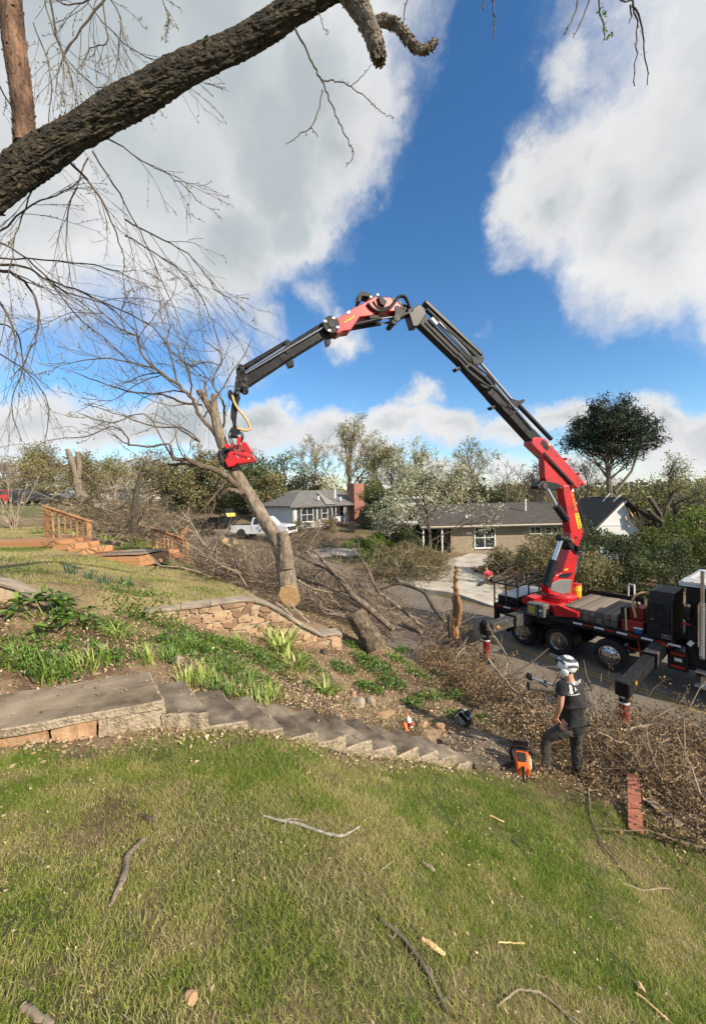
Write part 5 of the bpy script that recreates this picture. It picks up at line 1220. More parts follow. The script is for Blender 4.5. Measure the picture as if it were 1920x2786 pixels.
# long drooping shoots from the limb and from beyond the left edge
arcs = [([(190, 440), (262, 520), (300, 590), (330, 680), (340, 730)], 3.7, 9), ([(292, 375), (400, 440), (480, 490), (545, 550)], 3.6, 5), ([(250, 410), (320, 520), (385, 640), (440, 760), (520, 960)], 4.0, 6),
    ([(-40, 720), (60, 725), (130, 760), (240, 800), (400, 880), (470, 960), (560, 1030)], 4.6, 9), ([(-30, 735), (40, 745), (90, 800), (105, 900), (70, 980), (30, 1030)], 4.2, 12), ([(-30, 760), (15, 850), (45, 930), (40, 1020)], 4.0, 10),
    ([(-20, 640), (80, 560), (180, 520), (230, 480)], 3.8, 6), ([(-20, 650), (70, 700), (170, 790), (290, 830), (380, 920), (420, 1010)], 4.4, 7), ([(340, 600), (440, 650), (520, 700), (590, 790), (625, 810)], 4.2, 6),
    ([(340, 640), (470, 720), (540, 800), (580, 880), (600, 950)], 4.3, 5), ([(110, 470), (60, 580), (40, 660), (20, 760)], 3.6, 5), ([(240, 430), (190, 560), (180, 680), (200, 800)], 3.9, 5),
    ([(-30, 870), (40, 900), (60, 1000), (30, 1100), (60, 1200)], 4.6, 6), ([(-20, 950), (70, 1010), (130, 1100), (120, 1210)], 4.8, 5), ([(130, 760), (220, 870), (330, 960), (420, 1080)], 4.8, 5), ([(-20, 700), (140, 710), (300, 730), (420, 790)], 4.5, 6),
    # above the limb
    ([(130, -40), (160, 110), (190, 200), (212, 290)], 3.7, 7), ([(290, -10), (210, 90), (165, 170), (150, 260)], 3.7, 7), ([(280, 10), (290, 110), (250, 130), (215, 180)], 3.7, 5), ([(350, -40), (270, -10), (180, 10), (110, -30)], 3.7, 6),
    ([(-20, 200), (60, 330), (130, 360), (200, 380)], 3.9, 5), ([(200, -40), (330, 110), (420, 160), (500, 200)], 3.9, 4), ([(90, 60), (140, 210), (130, 330)], 3.9, 4), ([(280, -30), (330, 60), (310, 200)], 3.9, 4), ([(430, -30), (455, 30), (458, 70)], 3.7, 4), ([(120, 0), (170, 140), (240, 220), (290, 240)], 4.1, 4)]
for pl, Y, w in arcs: twig(pl, Y, w*.8, 1.8, 1)
leafy('buds', tw.tips, 2400, .018, bud_mat, r, .010, ot, flat=2)
# a few fresh leaves on the hanging twig at top right
m_pts = [PY(1646+q*3, 60+q*9, 3.4) for q in range(-4, 6)]
leafy('leaves', m_pts, 26, .03, leaf_bright, r, .012, ot)['kind'] = 'stuff'

# ---------------------------------------------------------------- the tree in the saw's grip
YT = 10.4
ct = thing('lifted_tree', 'bare leaning tree trunk held upright by the red grapple, sawn through at its base', 'tree', PY(786, 1628, 10.25))
tk = [(788, 1622, 53), (783, 1596, 50), (776, 1540, 49), (764, 1490, 46), (742, 1450, 39), (716, 1410, 36), (682, 1352, 33), (650, 1300, 31), (622, 1242, 30), (604, 1205, 29), (592, 1165, 26), (584, 1125, 24), (582, 1098, 19), (583, 1072, 16)]
Pt, Rt = pxpath(tk, np.linspace(10.25, 10.6, len(tk)), 110); m = MB(); d = unitv(Pt[0]-Pt[2]); nn = unitv(np.array([.10, -.80, -.50])); Vt = rough_limb(m, Pt, Rt, 30, .09, 11, lump=.8, cut=nn); bark_flakes(Vt, 420, .03, 12, m, .010)
fk = [(780, 1545, 42), (776, 1495, 36), (772, 1465, 31), (769, 1446, 26)]; Pf, Rf = pxpath(fk, 10.2, 26); Vf = rough_limb(m, Pf, Rf, 20, .12, 13); bark_flakes(Vf, 90, .035, 14, m, .014)
sk = [(586, 1130, 26), (572, 1110, 20), (556, 1085, 17), (540, 1062, 15)]; Ps, Rs = pxpath(sk, 10.6, 24); rough_limb(m, Ps, Rs, 14, .08, 15)
sp = [(566, 1098, 8), (560, 1060, 7), (556, 1028, 3)]; Ps2, Rs2 = pxpath(sp, 10.6, 12); rough_limb(m, Ps2, Rs2, 8, .08, 16)
m.build('trunk', bark_grey, ct)
m = MB(); m.prism([p+nn*.004 for p in Vt[0]], nn*.012); m.build('cut_face', cut_wood, ct)
LB = Grow(410); r = LB.r
LT = dict(n=(6, 5, 4), wander=(.16, .2, .24), up=(.02, .02, .01), kids=(5, 3, 3), ratio=(.5, .5, .5), ang=(40, 45, 45), start=(.15, .2, .2), k=(5, 4, 3), minr=.0045, rk=.5, taper=.35, bias=(-.12, 0, .03))
branch_bark = mat('branch_bark', (.05, .036, .026), (.20, .15, .105), scale=3, rough=.9, c3=(.11, .08, .057))
def limb_px(pl, Y, kids=1, grow=LB, S=LT, m2=None):
    grow.mb = MB()
    P, R = pxpath(pl, Y, max(8, (len(pl)-1)*4)); R = R*.72; P = P + grow.r.normal(0, .012, P.shape)
    (m2 or grow.mb).tube(P, np.maximum(R, .006), 7, False, True)
    for _ in range(kids): grow.kids(P, np.linalg.norm(P[-1]-P[0]), R[0], R[-1], 0, S, start=.12)
    grow.tips.extend(P[-3:]); grow.mb.build('branch', branch_bark, ct); return P
L10 = lambda n, a=10.5, b=10.0: list(np.linspace(a, b, n))
limb_px([(594, 1188, 17), (560, 1150, 15), (541, 1125, 14), (518, 1080, 13), (481, 1045, 12), (421, 1003, 10), (385, 961, 9), (374, 920, 8), (338, 900, 7), (283, 853, 5), (240, 800, 3)], L10(11, 10.5, 9.6), 2)
limb_px([(548, 1100, 9), (500, 1096, 9), (451, 1076, 8), (361, 1066, 7), (290, 1045, 5), (200, 1010, 3)], L10(6, 10.5, 11.2), 1)
limb_px([(660, 1346, 24), (640, 1318, 22), (613, 1292, 22), (575, 1275, 21), (540, 1265, 19), (510, 1250, 16), (470, 1248, 13), (460, 1210, 9), (400, 1215, 8), (343, 1207, 6), (310, 1180, 4)], L10(11, 10.3, 9.4), 1)
limb_px([(605, 1290, 11), (560, 1268, 11), (490, 1262, 10), (440, 1265, 8), (380, 1250, 5), (330, 1262, 3)], L10(6, 10.2, 9.6), 1)
limb_px([(650, 1338, 18), (626, 1332, 16), (608, 1342, 15), (597, 1353, 13)], 10.2, 0)
limb_px([(600, 1180, 9), (607, 1160, 9), (610, 1111, 9), (596, 1075, 8), (580, 1046, 8), (582, 1020, 7), (601, 991, 7), (602, 960, 6), (560, 930, 4), (548, 905, 3)], 10.6, 1)
limb_px([(478, 1160, 7), (540, 1200, 7), (500, 1165, 6), (420, 1160, 5), (330, 1130, 4), (240, 1100, 3)], L10(6, 10.4, 9.9), 2)
limb_px([(481, 1045, 8), (470, 990, 6), (455, 930, 5), (462, 880, 4), (450, 830, 3)], 10.3, 1)
limb_px([(421, 1003, 7), (350, 985, 6), (270, 975, 5), (180, 990, 3), (130, 1010, 2)], L10(5, 10.2, 9.3), 2)
limb_px([(519, 1082, 7), (516, 1020, 6), (500, 960, 4), (520, 900, 3)], 10.7, 1)
limb_px([(350, 1210, 6), (340, 1180, 6), (300, 1160, 5), (220, 1190, 4), (120, 1200, 3), (80, 1240, 2)], L10(6, 9.6, 8.8), 2)
limb_px([(470, 1248, 7), (400, 1130, 5), (300, 1150, 4), (210, 1120, 3)], L10(4, 9.8, 9.3), 1)
for pl in ([(440, 1020, 5), (380, 1040, 4), (300, 1090, 3), (220, 1080, 2.5)], [(374, 920, 5), (420, 860, 4), (470, 800, 3), (480, 750, 2.5)], [(338, 900, 5), (330, 840, 4), (360, 780, 3)], [(580, 1046, 5), (540, 1000, 4), (500, 985, 3), (480, 940, 2.5)], [(601, 991, 4), (560, 985, 3), (520, 995, 2.5)], [(283, 853, 4), (200, 850, 3), (120, 880, 2.5), (60, 900, 2)]):
    limb_px(pl, 10.2, 2)
leafy('buds', LB.tips, 1500, .045, bud_mat, r, .02, ct)
# ---------------------------------------------------------------- crane truck
red_paint = mat('red_paint', (.30, .010, .010), (.50, .010, .014), scale=3.5, rough=.36, coat=.15, c3=(.45, .008, .012), detail=10, bump=.06, bscale=9, bdist=.01)
black_paint = mat('black_paint', (.007, .007, .008), (.018, .018, .019), scale=4, rough=.42, spec=.3)
black_metal = mat('worn_black_steel', (.009, .009, .010), (.034, .032, .030), scale=7, rough=.5, c3=(.014, .014, .015), detail=9, spec=.22)
dusty_steel = mat('dusty_steel', (.025, .024, .022), (.10, .093, .08), scale=8, rough=.65, c3=(.045, .042, .038), detail=9)
grey_plastic = mat('grey_plastic', (.13, .13, .125), (.17, .17, .16), scale=3, rough=.5)
chrome = mat('chrome', (.72, .72, .72), rough=.12, metal=1.0)
alloy = mat('polished_alloy', (.55, .55, .54), (.72, .72, .70), scale=5, rough=.22, metal=1.0)
rubber = mat('tyre_rubber', (.012, .012, .012), (.035, .033, .03), scale=6, rough=.9)
hose_m = mat('black_hose', (.012, .012, .012), rough=.5)
yellow_p = mat('yellow_plastic', (.72, .36, .02), (.80, .42, .03), scale=3, rough=.45)
tan_hose = mat('tan_hose', (.50, .31, .12), (.62, .42, .18), scale=8, rough=.6)
orange_p = mat('orange_plastic', (.72, .12, .015), (.80, .16, .02), scale=4, rough=.42)
white_p = mat('white_plastic', (.72, .72, .70), rough=.5)
tread_plate = mat('tread_plate', (.42, .41, .39), (.62, .61, .58), scale=30, rough=.4, metal=.6, bump=.6, bscale=60)
timber_grey = mat('weathered_timber', (.075, .06, .045), (.24, .20, .155), scale=4, rough=.9, bump=.4, bscale=20, stretch=(.6, .6, 4), attr='rnd', c3=(.15, .125, .095))
TS = np.array([-AR[0], -AR[1], 0]); TW_ = np.array([NR[0], NR[1], 0]); TO = np.array([P0[0]+.55*NR[0], P0[1]+.55*NR[1], 0])
RT = np.stack([TS, TW_, Z3], 1)        # columns: along, across, up
def T(s, w, h): return TO + TS*s + TW_*w + Z3*h
def TPW(u, v, w):                      # pixel on the plane at w -> (s, h)
    p = PPL(u, v, TO+TW_*w, TW_); return float(np.dot(p-TO, TS)), float(p[2])
truck = thing('crane_truck', 'black flatbed truck with red and black knuckle boom crane, outriggers set on the road', 'crane truck', T(3.2, 1.2, 0))
def tbox(name, s0, s1, w0, w1, h0, h1, mt, parent=truck, bev=.012):
    m = MB(); m.box(T((s0+s1)/2, (w0+w1)/2, (h0+h1)/2), (s1-s0, w1-w0, h1-h0), RT, bev=bev); return m.build(name, mt, parent)
m = MB()
for w in (.75, 1.65): m.beam(T(.7, w, .86), T(9.6, w, .86), .26, .10)
for s in (.8, 2.5, 3.8, 5.2, 6.4): m.beam(T(s, .7, .86), T(s, 1.7, .86), .18, .12)
m.build('chassis', black_paint, truck)
m = MB()
for s in (1.84, 3.08, 4.56): m.cyl(T(s, .2, .47), T(s, 2.2, .47), .09, 10)
m.build('axle', black_paint, truck)
bed = tbox('flatbed', .75, 6.08, 0, 2.42, 1.10, 1.29, black_metal)
m = MB(); m.box(T(2.2, 1.2, 1.0), (2.6, 2.2, .2), RT); m.build('subframe', black_paint, truck)
refl_r = mat('red_reflector', (.30, .015, .012), rough=.3); refl_w = mat('white_reflector', (.70, .70, .70), rough=.3)
s = .85; k = 0
while s < 6.0:
    if not 1.9 < s < 3.45:
        m = MB(); m.box(T(s+.15, -.006, 1.225), (.27 if k % 2 else .24, .012, .055), RT); m.build('reflector', refl_w if k % 2 else refl_r, bed)
    s += .30; k += 1
m = MB(); m.box(T(5.9, -.01, 1.17), (.16, .02, .06), RT); m.build('marker_lamp', orange_p, bed)
# wheels
def wheel(s, w, dual=True, out=-1):
    c = T(s, w, .46); ax = TW_*out; t = thing('wheel', None, None, c); t.parent = truck; t.location = tuple(c-world_origin(truck))
    m = MB(); R_, k = .465, 36
    for o in ((0, -.30) if dual else (0,)):
        q = c + ax*o; m.lathe(q, ax, [(-.26, .30), (-.27, .40), (-.235, R_-.015), (-.13, R_), (-.02, R_-.015), (.015, .40), (.005, .315), (-.05, .285)], k)
    m.build('tyre', rubber, t)
    m = MB()
    if dual: prof = [(-.05, .285), (.012, .287), (.016, .275), (-.02, .262), (-.10, .245), (-.145, .235), (-.15, .12), (-.10, .10), (-.08, .095), (-.075, .07), (.0, .055), (.01, .0)]
    else: prof = [(-.05, .285), (.012, .287), (.016, .27), (.0, .262), (.02, .25), (.05, .20), (.075, .13), (.085, .11), (.12, .095), (.13, .07), (.135, .0)]
    m.lathe(c, ax, prof, k); rim = m.build('rim', alloy, t)
    e1 = Z3; e2 = np.cross(ax, e1)
    m = MB()
    for i in range(8 if dual else 10):
        a_ = i*2*math.pi/(8 if dual else 10); rr = .185 if dual else .215; d = -.146 if dual else .045
        q = c+ax*d+(e1*math.cos(a_)+e2*math.sin(a_))*rr; m = MB(); m.cyl(q-ax*.01, q+ax*.006, .027, 10); m.build('hand_hole', dark_in, t)
    m = MB()
    for i in range(10):
        a_ = i*2*math.pi/10+.2; rr = .105 if dual else .125; d = -.10 if dual else .085
        q = c+ax*d+(e1*math.cos(a_)+e2*math.sin(a_))*rr; m.cyl(q, q+ax*.03, .013, 6)
    m.build('wheel_nuts', chrome, t)['kind'] = 'stuff'
for s, dual in ((1.84, True), (3.08, True), (4.56, False)): wheel(s, .06, dual); wheel(s, 2.36, dual, 1)
for s in (1.84, 3.08):                 # mudguards
    m = MB(); n = 14; th = np.linspace(math.radians(-12), math.radians(195), n); V = []
    for a_ in th:
        for rr, w in ((.55, -.06), (.55, .55), (.53, .55), (.53, -.06)): V.append(T(s+math.cos(a_)*rr, w, .46+math.sin(a_)*rr))
    m.add(V, [(i*4+j, i*4+(j+1) % 4, (i+1)*4+(j+1) % 4, (i+1)*4+j) for i in range(n-1) for j in range(4)] + [(3, 2, 1, 0), tuple((n-1)*4+j for j in range(4))]); m.build('mudguard', black_metal, truck)
m = MB(); m.box(T(2.46, .25, .42), (.02, .55, .62), RT); m.build('mud_flap', rubber, truck)
# rear cage with bins
m = MB(); S0, S1, W0, W1, H0, H1 = .78, 1.70, .03, 2.38, 1.29, 2.06
for s in (S0, S1):
    for w in (W0, .8, 1.6, W1): m.beam(T(s, w, H0), T(s, w, H1), .045, .045)
    m.beam(T(s, W0-.02, H1), T(s, W1+.02, H1), .05, .05); 
for w in (W0, W1): m.beam(T(S0, w, H1), T(S1, w, H1), .05, .05); m.beam(T((S0+S1)/2, w, H0), T((S0+S1)/2, w, H1), .045, .045); m.beam(T(S0, w, 1.45), T(S1, w, 1.45), .03, .03)
m.beam(T((S0+S1)/2, W0, H1), T((S0+S1)/2, W1, H1), .04, .04)
m.build('rear_cage', black_paint, truck)
b_ = tbox('storage_bin', .86, 1.62, .12, 2.25, 1.295, 1.60, black_metal)
m = MB(); m.box(T(1.24, 1.18, 1.612), (.74, 2.1, .02), RT); m.build('lid', tread_plate, b_)
tbox('rear_bumper_post', .70, .84, .1, .3, .5, 1.12, black_paint); tbox('rear_bumper_post', .70, .84, 2.1, 2.3, .5, 1.12, black_paint)
# timbers lying across the deck
rt = np.random.default_rng(9)
for lay in range(2):
    for i in range(8):
        s0 = 3.22+i*.19; m = MB(); w0 = .12+rt.uniform(-.05, .05)
        m.box(T(s0+.09, 1.2+rt.uniform(-.03, .03), 1.295+.10+lay*.195), (.178, 2.15, .185), RT, bev=.015)
        row = 'upper' if lay else 'lower'; pos = ['nearest the crane', 'second from the crane', 'third from the crane', 'fourth from the crane', 'fourth from the red pump', 'third from the red pump', 'second from the red pump', 'nearest the red pump'][i]
        tag(m.build('timber', timber_grey), f'weathered grey timber of the {row} layer on the truck deck, {pos}', 'timber', 'timbers stacked across the truck deck')
tbox('deck_side_board', 3.0, 4.8, -.02, .02, 1.29, 1.36, black_metal); tbox('deck_side_board', 3.05, 4.8, 2.38, 2.42, 1.29, 1.8, black_metal)
m = MB()
for a_, b_2 in (((4.35, 2.4, 1.75), (4.35, 2.4, 2.2)), ((4.52, 2.4, 1.75), (4.52, 2.4, 2.2)), ((4.35, 2.4, 2.2), (4.52, 2.4, 2.2)), ((4.35, 2.4, 1.75), (4.52, 2.4, 1.75))): m.beam(T(*a_), T(*b_2), .035, .035)
m.build('white_stand', white_p, truck)
# red pump set, hoses, straps, jug
pb = tbox('pump_set', 4.86, 5.38, .10, .85, 1.295, 1.62, mat('dark_red_paint', (.22, .012, .012), (.30, .02, .018), scale=5, rough=.5))
tbox('pump_motor', 4.98, 5.34, .3, .8, 1.625, 1.98, MATS['dark_red_paint'], pb); tbox('pump_cover', 4.80, 4.98, .2, .8, 1.625, 1.95, black_metal, pb)
m = MB(); m.tube([T(5.18, .22, 1.72), T(5.14, .18, 1.95), T(5.10, .2, 2.2), T(5.16, .24, 2.36), T(5.3, .3, 2.44), T(5.45, .35, 2.46)], .035, 10); m.build('suction_hose', tan_hose, pb)
m = MB(); m.tube([T(5.2, .4, 1.9), T(5.1, .45, 2.25), T(5.25, .5, 2.4), T(5.42, .5, 2.3)], .025, 8); m.build('hose', hose_m, pb)
m = MB(); m.beam(T(4.95, .12, 1.96), T(5.0, .05, 1.32), .006, .05); m.build('ratchet_strap', mat('strap_webbing', (.50, .42, .18), (.6, .52, .25), scale=9), pb)
jg = MB(); jg.box(T(5.28, .08, 1.37), (.2, .14, .15), RT, bev=.03); o = jg.build('crate', mat('blue_plastic', (.03, .08, .22), rough=.4)); tag(o, 'blue and white box on the truck deck beside the black tool cabinet', 'box')
lid_ = MB(); lid_.box(T(5.28, .08, 1.455), (.21, .15, .02), RT, bev=.005); lid_.build('lid', white_p, o)
# black tool cabinet
m = MB(); s0, s1, w0, w1 = 5.50, 6.06, .0, 1.1
prof = [(w0, 1.295), (w0, 2.28), (w0+.25, 2.56), (w1, 2.60), (w1, 1.295)]
m.prism([T(s0, w, h) for w, h in prof], TS*(s1-s0)); cab_ = m.build('tool_cabinet', black_metal, truck, bevel=.012)
m = MB(); m.box(T(5.77, -.012, 1.77), (.48, .02, .90), RT, bev=.006); dr = m.build('door', black_metal, cab_)
m = MB(); m.beam(T(5.58, -.035, 1.83), T(5.66, -.035, 1.83), .02, .02); m.beam(T(5.66, -.035, 1.83), T(5.63, -.035, 1.86), .014, .02); m.build('handle', chrome, dr)
m = MB(); m.box(T(6.05, -.012, 1.75), (.02, .03, .95), RT); m.build('hinge_strip', dusty_steel, cab_)
# sleeper cab running out of the picture
sl = tbox('cab', 6.30, 9.6, .12, 2.3, .62, 2.86, black_paint, bev=.04)
m = MB(); m.prism([T(6.20, -.02, 2.86), T(9.6, -.02, 2.86), T(9.6, .25, 3.04), T(6.25, .25, 3.04)], TW_*.02); m.prism([T(6.18, 0, 2.87), T(9.6, 0, 2.87), T(9.6, 0, 2.95), T(6.18, 0, 2.95)], TW_*2.4)
m.build('roof', mat('white_ribbed_roof', (.5, .5, .48), (.62, .62, .6), scale=30, rough=.4), sl)
m = MB()
for i in range(14): m.beam(T(6.25+i*.2, .05, 2.96), T(6.25+i*.2, 2.3, 2.96), .02, .05)
m.build('roof_rib', tread_plate, sl)
m = MB(); m.box(T(6.42, .06, 2.90), (.5, .12, .10), RT, bev=.02); m.build('roof_rail', black_metal, sl)
m = MB(); m.cyl(T(6.66, .0, 1.05), T(6.66, .0, 2.5), .075, 16); m.cyl(T(6.66, 0, 2.5), T(6.66, 0, 3.3), .05, 14); m.build('exhaust_stack', alloy, sl)
m = MB(); 
for i in range(26): m.lathe(T(6.66, 0, 1.1+i*.053), Z3, [(0, .076), (.01, .085), (.03, .085), (.04, .076)], 16)
m.build('heat_shield', chrome, sl)
m = MB(); m.tube([T(6.60, -.09, 1.35), T(6.60, -.10, 1.45), T(6.60, -.10, 2.35), T(6.60, -.09, 2.45)], .018, 8); m.build('grab_handle', chrome, sl)
fe = MB(); fe.lathe(T(6.36, .02, 1.95), Z3, [(0, .07), (.03, .085), (.38, .085), (.46, .05), (.50, .03)], 14); fo = fe.build('fire_extinguisher', black_paint, sl)
m = MB(); m.cyl(T(6.36, .02, 2.33), T(6.36, .02, 2.40), .088, 14); m.build('band', chrome, fo); m = MB(); m.box(T(6.36, -.075, 1.88), (.18, .01, .05), RT); m.build('warning_strip', refl_r, sl)
m = MB(); m.box(T(6.44, -.04, 1.38), (.10, .02, .14), np.array((Matrix(RT.tolist()) @ Matrix.Rotation(.6, 3, 'Y')))); m.build('data_plate', white_p, sl)
bb = tbox('battery_box', 5.95, 6.38, .02, .5, .55, 1.08, black_paint)
for h in (.66, 1.0): 
    m = MB(); m.box(T(6.17, .0, h), (.30, .03, .07), RT); m.build('red_stripe', refl_r, bb)
m = MB(); m.box(T(6.18, .0, .85), (.16, .03, .10), RT, bev=.02); m.build('plate', white_p, bb)
m = MB(); m.box(T(7.2, .2, .42), (1.35, .5, .55), RT, bev=.12); tk_ = m.build('fuel_tank', alloy, truck)
for h, w in ((.72, -.08), (.38, -.14)): 
    m = MB(); m.box(T(7.1, w, h), (1.1, .22, .04), RT, bev=.01); m.build('step', tread_plate, tk_)
m = MB(); m.box(T(9.0, .3, .5), (1.0, .3, 1.0), RT, bev=.1); m.build('front_wing', black_paint, truck)
wheel(8.9, .06, False)
m = MB(); m.tube([T(5.30, .0, 1.12), T(5.34, -.03, .85), T(5.36, -.02, .62)], .02, 8); m.beam(T(5.05, 0, .86), T(5.36, 0, .84), .03, .03); m.build('red_lever', refl_r, truck)
# outriggers
def outrigger(s_root, w_tip, s_tip, h_top, size, w_sleeve, leg_r, red_from, marks):
    b = size; root = T(s_root, .5, h_top-b/2); tip = T(s_tip, w_tip, h_top-b/2); d = unitv(tip-root)
    m = MB(); m.beam(root, tip, b*.86, b*.80, None, bev=.015); o = m.build('outrigger_arm', dusty_steel if marks == 2 else black_metal, truck)
    sl0 = lerp(root, tip, 0); sl1 = lerp(root, tip, w_sleeve)
    m = MB(); m.beam(sl0, sl1, b*1.06, b*1.0, None, bev=.015); m.build('sleeve', dusty_steel, o)
    m = MB(); m.beam(sl1-d*.05, sl1+d*.02, b*1.16, b*1.12, None); m.build('sleeve_collar', black_metal, o)
    foot = np.array([tip[0], tip[1], .05])
    m = MB(); m.beam(tip-d*.16, tip+d*.14, b*1.1, b*.95, None, bev=.03); m.build('leg_housing', black_paint, o)
    m = MB(); m.cyl(tip-Z3*b*.3, foot+Z3*.62, leg_r*1.25, 16); m.build('jack_barrel', black_paint, o)
    m = MB(); m.cyl(foot+Z3*red_from[0], foot+Z3*.64, leg_r*1.28, 16); m.build('jack_sleeve', MATS['dark_red_paint'], o)
    m = MB(); m.cyl(foot+Z3*.62, foot+Z3*.66, leg_r*1.36, 16); m.build('reflective_band', refl_w, o)
    m = MB(); m.cyl(foot, foot+Z3*.64, leg_r*.95, 16); m.build('jack_rod', chrome, o)
    m = MB(); m.lathe(foot-Z3*.04, Z3, [(0, .24), (.03, .24), (.06, .10), (.12, .09)], 20); m.build('foot_pad', black_metal, o)
    side = unitv(np.cross(d, Z3)); fc = np.sign(np.dot(side, TS)) or 1
    m = MB(); q = tip-d*.42+side*fc*(b*.40+.004)
    for k in (-.035, .035): m.beam(q+d*k-Z3*.05-d*.03, q+d*k+Z3*.05+d*.03, .028, .006, side)
    m.build('warning_mark', yellow_p, o)
    m = MB(); pl = foot+Z3*.85; m.beam(pl+TS*.0-TW_*leg_r*1.27-Z3*.09, pl-TW_*leg_r*1.27+Z3*.09, .09, .012, TW_); m.build('label_plate', refl_w, o)
    return o
sT, hT = TPW(1697, 1852, -3.1)
outrigger(sT-.15, -3.1, sT, hT, .31, .42, .08, (.12,), 1)
sR, hR = TPW(1322, 1695, -2.1)
ro = outrigger(2.05, -2.1, sR, hR, .36, .52, .08, (.1,), 2)
tip = T(sR, -2.1, hR-.05); m = MB()
for a_ in np.linspace(0, 2*math.pi, 13)[:-1]: m.beam(tip-TS*.0-TW_*.1+Z3*.08+(TS*math.cos(a_)+Z3*math.sin(a_))*.07, tip-TW_*.1+Z3*.08+(TS*math.cos(a_+.53)+Z3*math.sin(a_+.53))*.07, .035, .04)
m.build('lifting_eye', black_paint, ro)

# crane base
tbox('crane_base', 2.05, 3.15, .25, 2.15, 1.295, 1.58, red_paint, bev=.04)
m = MB(); m.prism([T(3.0, -.05, 1.30), T(3.72, -.05, 1.42), T(3.72, -.05, 1.56), T(3.1, -.05, 1.70), T(2.95, -.05, 1.6)], TW_*.45); m.build('base_bracket', red_paint, truck, bevel=.01)
m = MB(); m.prism([T(1.88, -.02, 1.52), T(2.2, -.02, 1.50), T(2.35, -.02, 1.74), T(2.05, -.02, 1.80), T(1.86, -.02, 1.68)], TW_*.6); m.build('base_bracket', red_paint, truck, bevel=.01)
cb = tbox('control_box', 2.18, 2.78, -.28, .1, 1.22, 1.66, mat('olive_grey_plastic', (.10, .10, .085), (.14, .14, .12), scale=3, rough=.5), bev=.03)
m = MB(); m.box(T(2.36, -.285, 1.44), (.22, .012, .24), RT); m.build('instruction_label', mat('yellow_label', (.55, .42, .04), (.30, .25, .05), scale=40, rough=.5), cb)
m = MB(); m.box(T(2.66, -.285, 1.46), (.10, .012, .06), RT); m.build('white_label', white_p, cb)
m = MB(); m.box(T(2.58, -.24, 1.40), (.05, .10, .5), RT); m.build('divider', black_metal, cb)
cc = T(2.62, 1.2, 0)
m = MB(); m.lathe(cc+Z3*1.56, Z3, [(0, .62), (.08, .62), (.1, .56), (.16, .56), (.18, .5), (.24, .48)], 36); m.build('slew_ring', red_paint, truck)
m = MB(); 
for i in range(30): a_ = i*2*math.pi/30; m.cyl(cc+Z3*1.63+np.array([math.cos(a_), math.sin(a_), 0])*.585, cc+Z3*1.675+np.array([math.cos(a_), math.sin(a_), 0])*.585, .018, 6)
m.build('ring_bolts', black_paint, truck)['kind'] = 'stuff'

# crane boom, all in the upright plane through the column and the grapple
GP = PY(642, 1240, 10.5)
ce = np.array([GP[0]-cc[0], GP[1]-cc[1], 0]); ce /= np.linalg.norm(ce); cm = np.array([ce[1], -ce[0], 0])
if cm[1] < 0: cm = -cm                 # away from the camera
def C(u, v, off=0.0): return PPL(u, v, cc+cm*off, cm)
def cprism(name, px, hw, mt, parent=truck, off=0.0, bevel=0.0):
    m = MB(); m.prism([C(u, v, off-hw) for u, v in px], cm*2*hw); return m.build(name, mt, parent, bevel=bevel)
def cbeam(name, a, b, h, w, mt, parent=truck, off=0.0, bev=.02, h2=None):
    m = MB(); m.beam(C(*a, off), C(*b, off), h, w, cm, bev=bev, h2=h2); return m.build(name, mt, parent)
def cyl2(name, a, b, r, mt, parent=truck, off=0.0, k=14):
    m = MB(); m.cyl(C(*a, off), C(*b, off), r, k); return m.build(name, mt, parent)
def ctube(name, px, r, mt, parent=truck, off=0.0, k=8):
    m = MB(); P, _ = pxpath([(u, v, 1) for u, v in px], 10, max(8, len(px)*5)); 
    Q = [C(u, v, off) for u, v in px]; kk = len(Q); s = np.linspace(0, kk-1, max(8, kk*5)); out = []
    for x in s:
        i = min(int(x), kk-2); f = x-i; p0, p1, p2, p3 = Q[max(i-1, 0)], Q[i], Q[i+1], Q[min(i+2, kk-1)]
        out.append(.5*((2*p1)+(-p0+p2)*f+(2*p0-5*p1+4*p2-p3)*f*f+(-p0+3*p1-3*p2+p3)*f**3))
    m.tube(out, r, k); return m.build(name, mt, parent)
def pin(parent, px, r, hw, off=0.0, mt=None):
    m = MB(); p = C(*px, off); m.cyl(p-cm*hw, p+cm*hw, r, 16); o = m.build('pin', mt or dusty_steel, parent); return o
# column
colm = cprism('column', [(1494, 1618), (1488, 1596), (1512, 1566), (1526, 1559), (1549, 1496), (1571, 1503), (1571, 1514), (1555, 1624)], .18, red_paint, bevel=.03)
cprism('column_cover', [(1499, 1608), (1495, 1592), (1520, 1577), (1556, 1577), (1552, 1612), (1530, 1617)], .195, grey_plastic, colm, bevel=.02)
cprism('column_vent', [(1522, 1562), (1556, 1558), (1552, 1568), (1540, 1573), (1520, 1572)], .19, black_metal, colm)
cprism('control_cable_box', [(1566, 1515), (1577, 1512), (1572, 1555), (1561, 1565)], .08, dusty_steel, colm, off=.1)
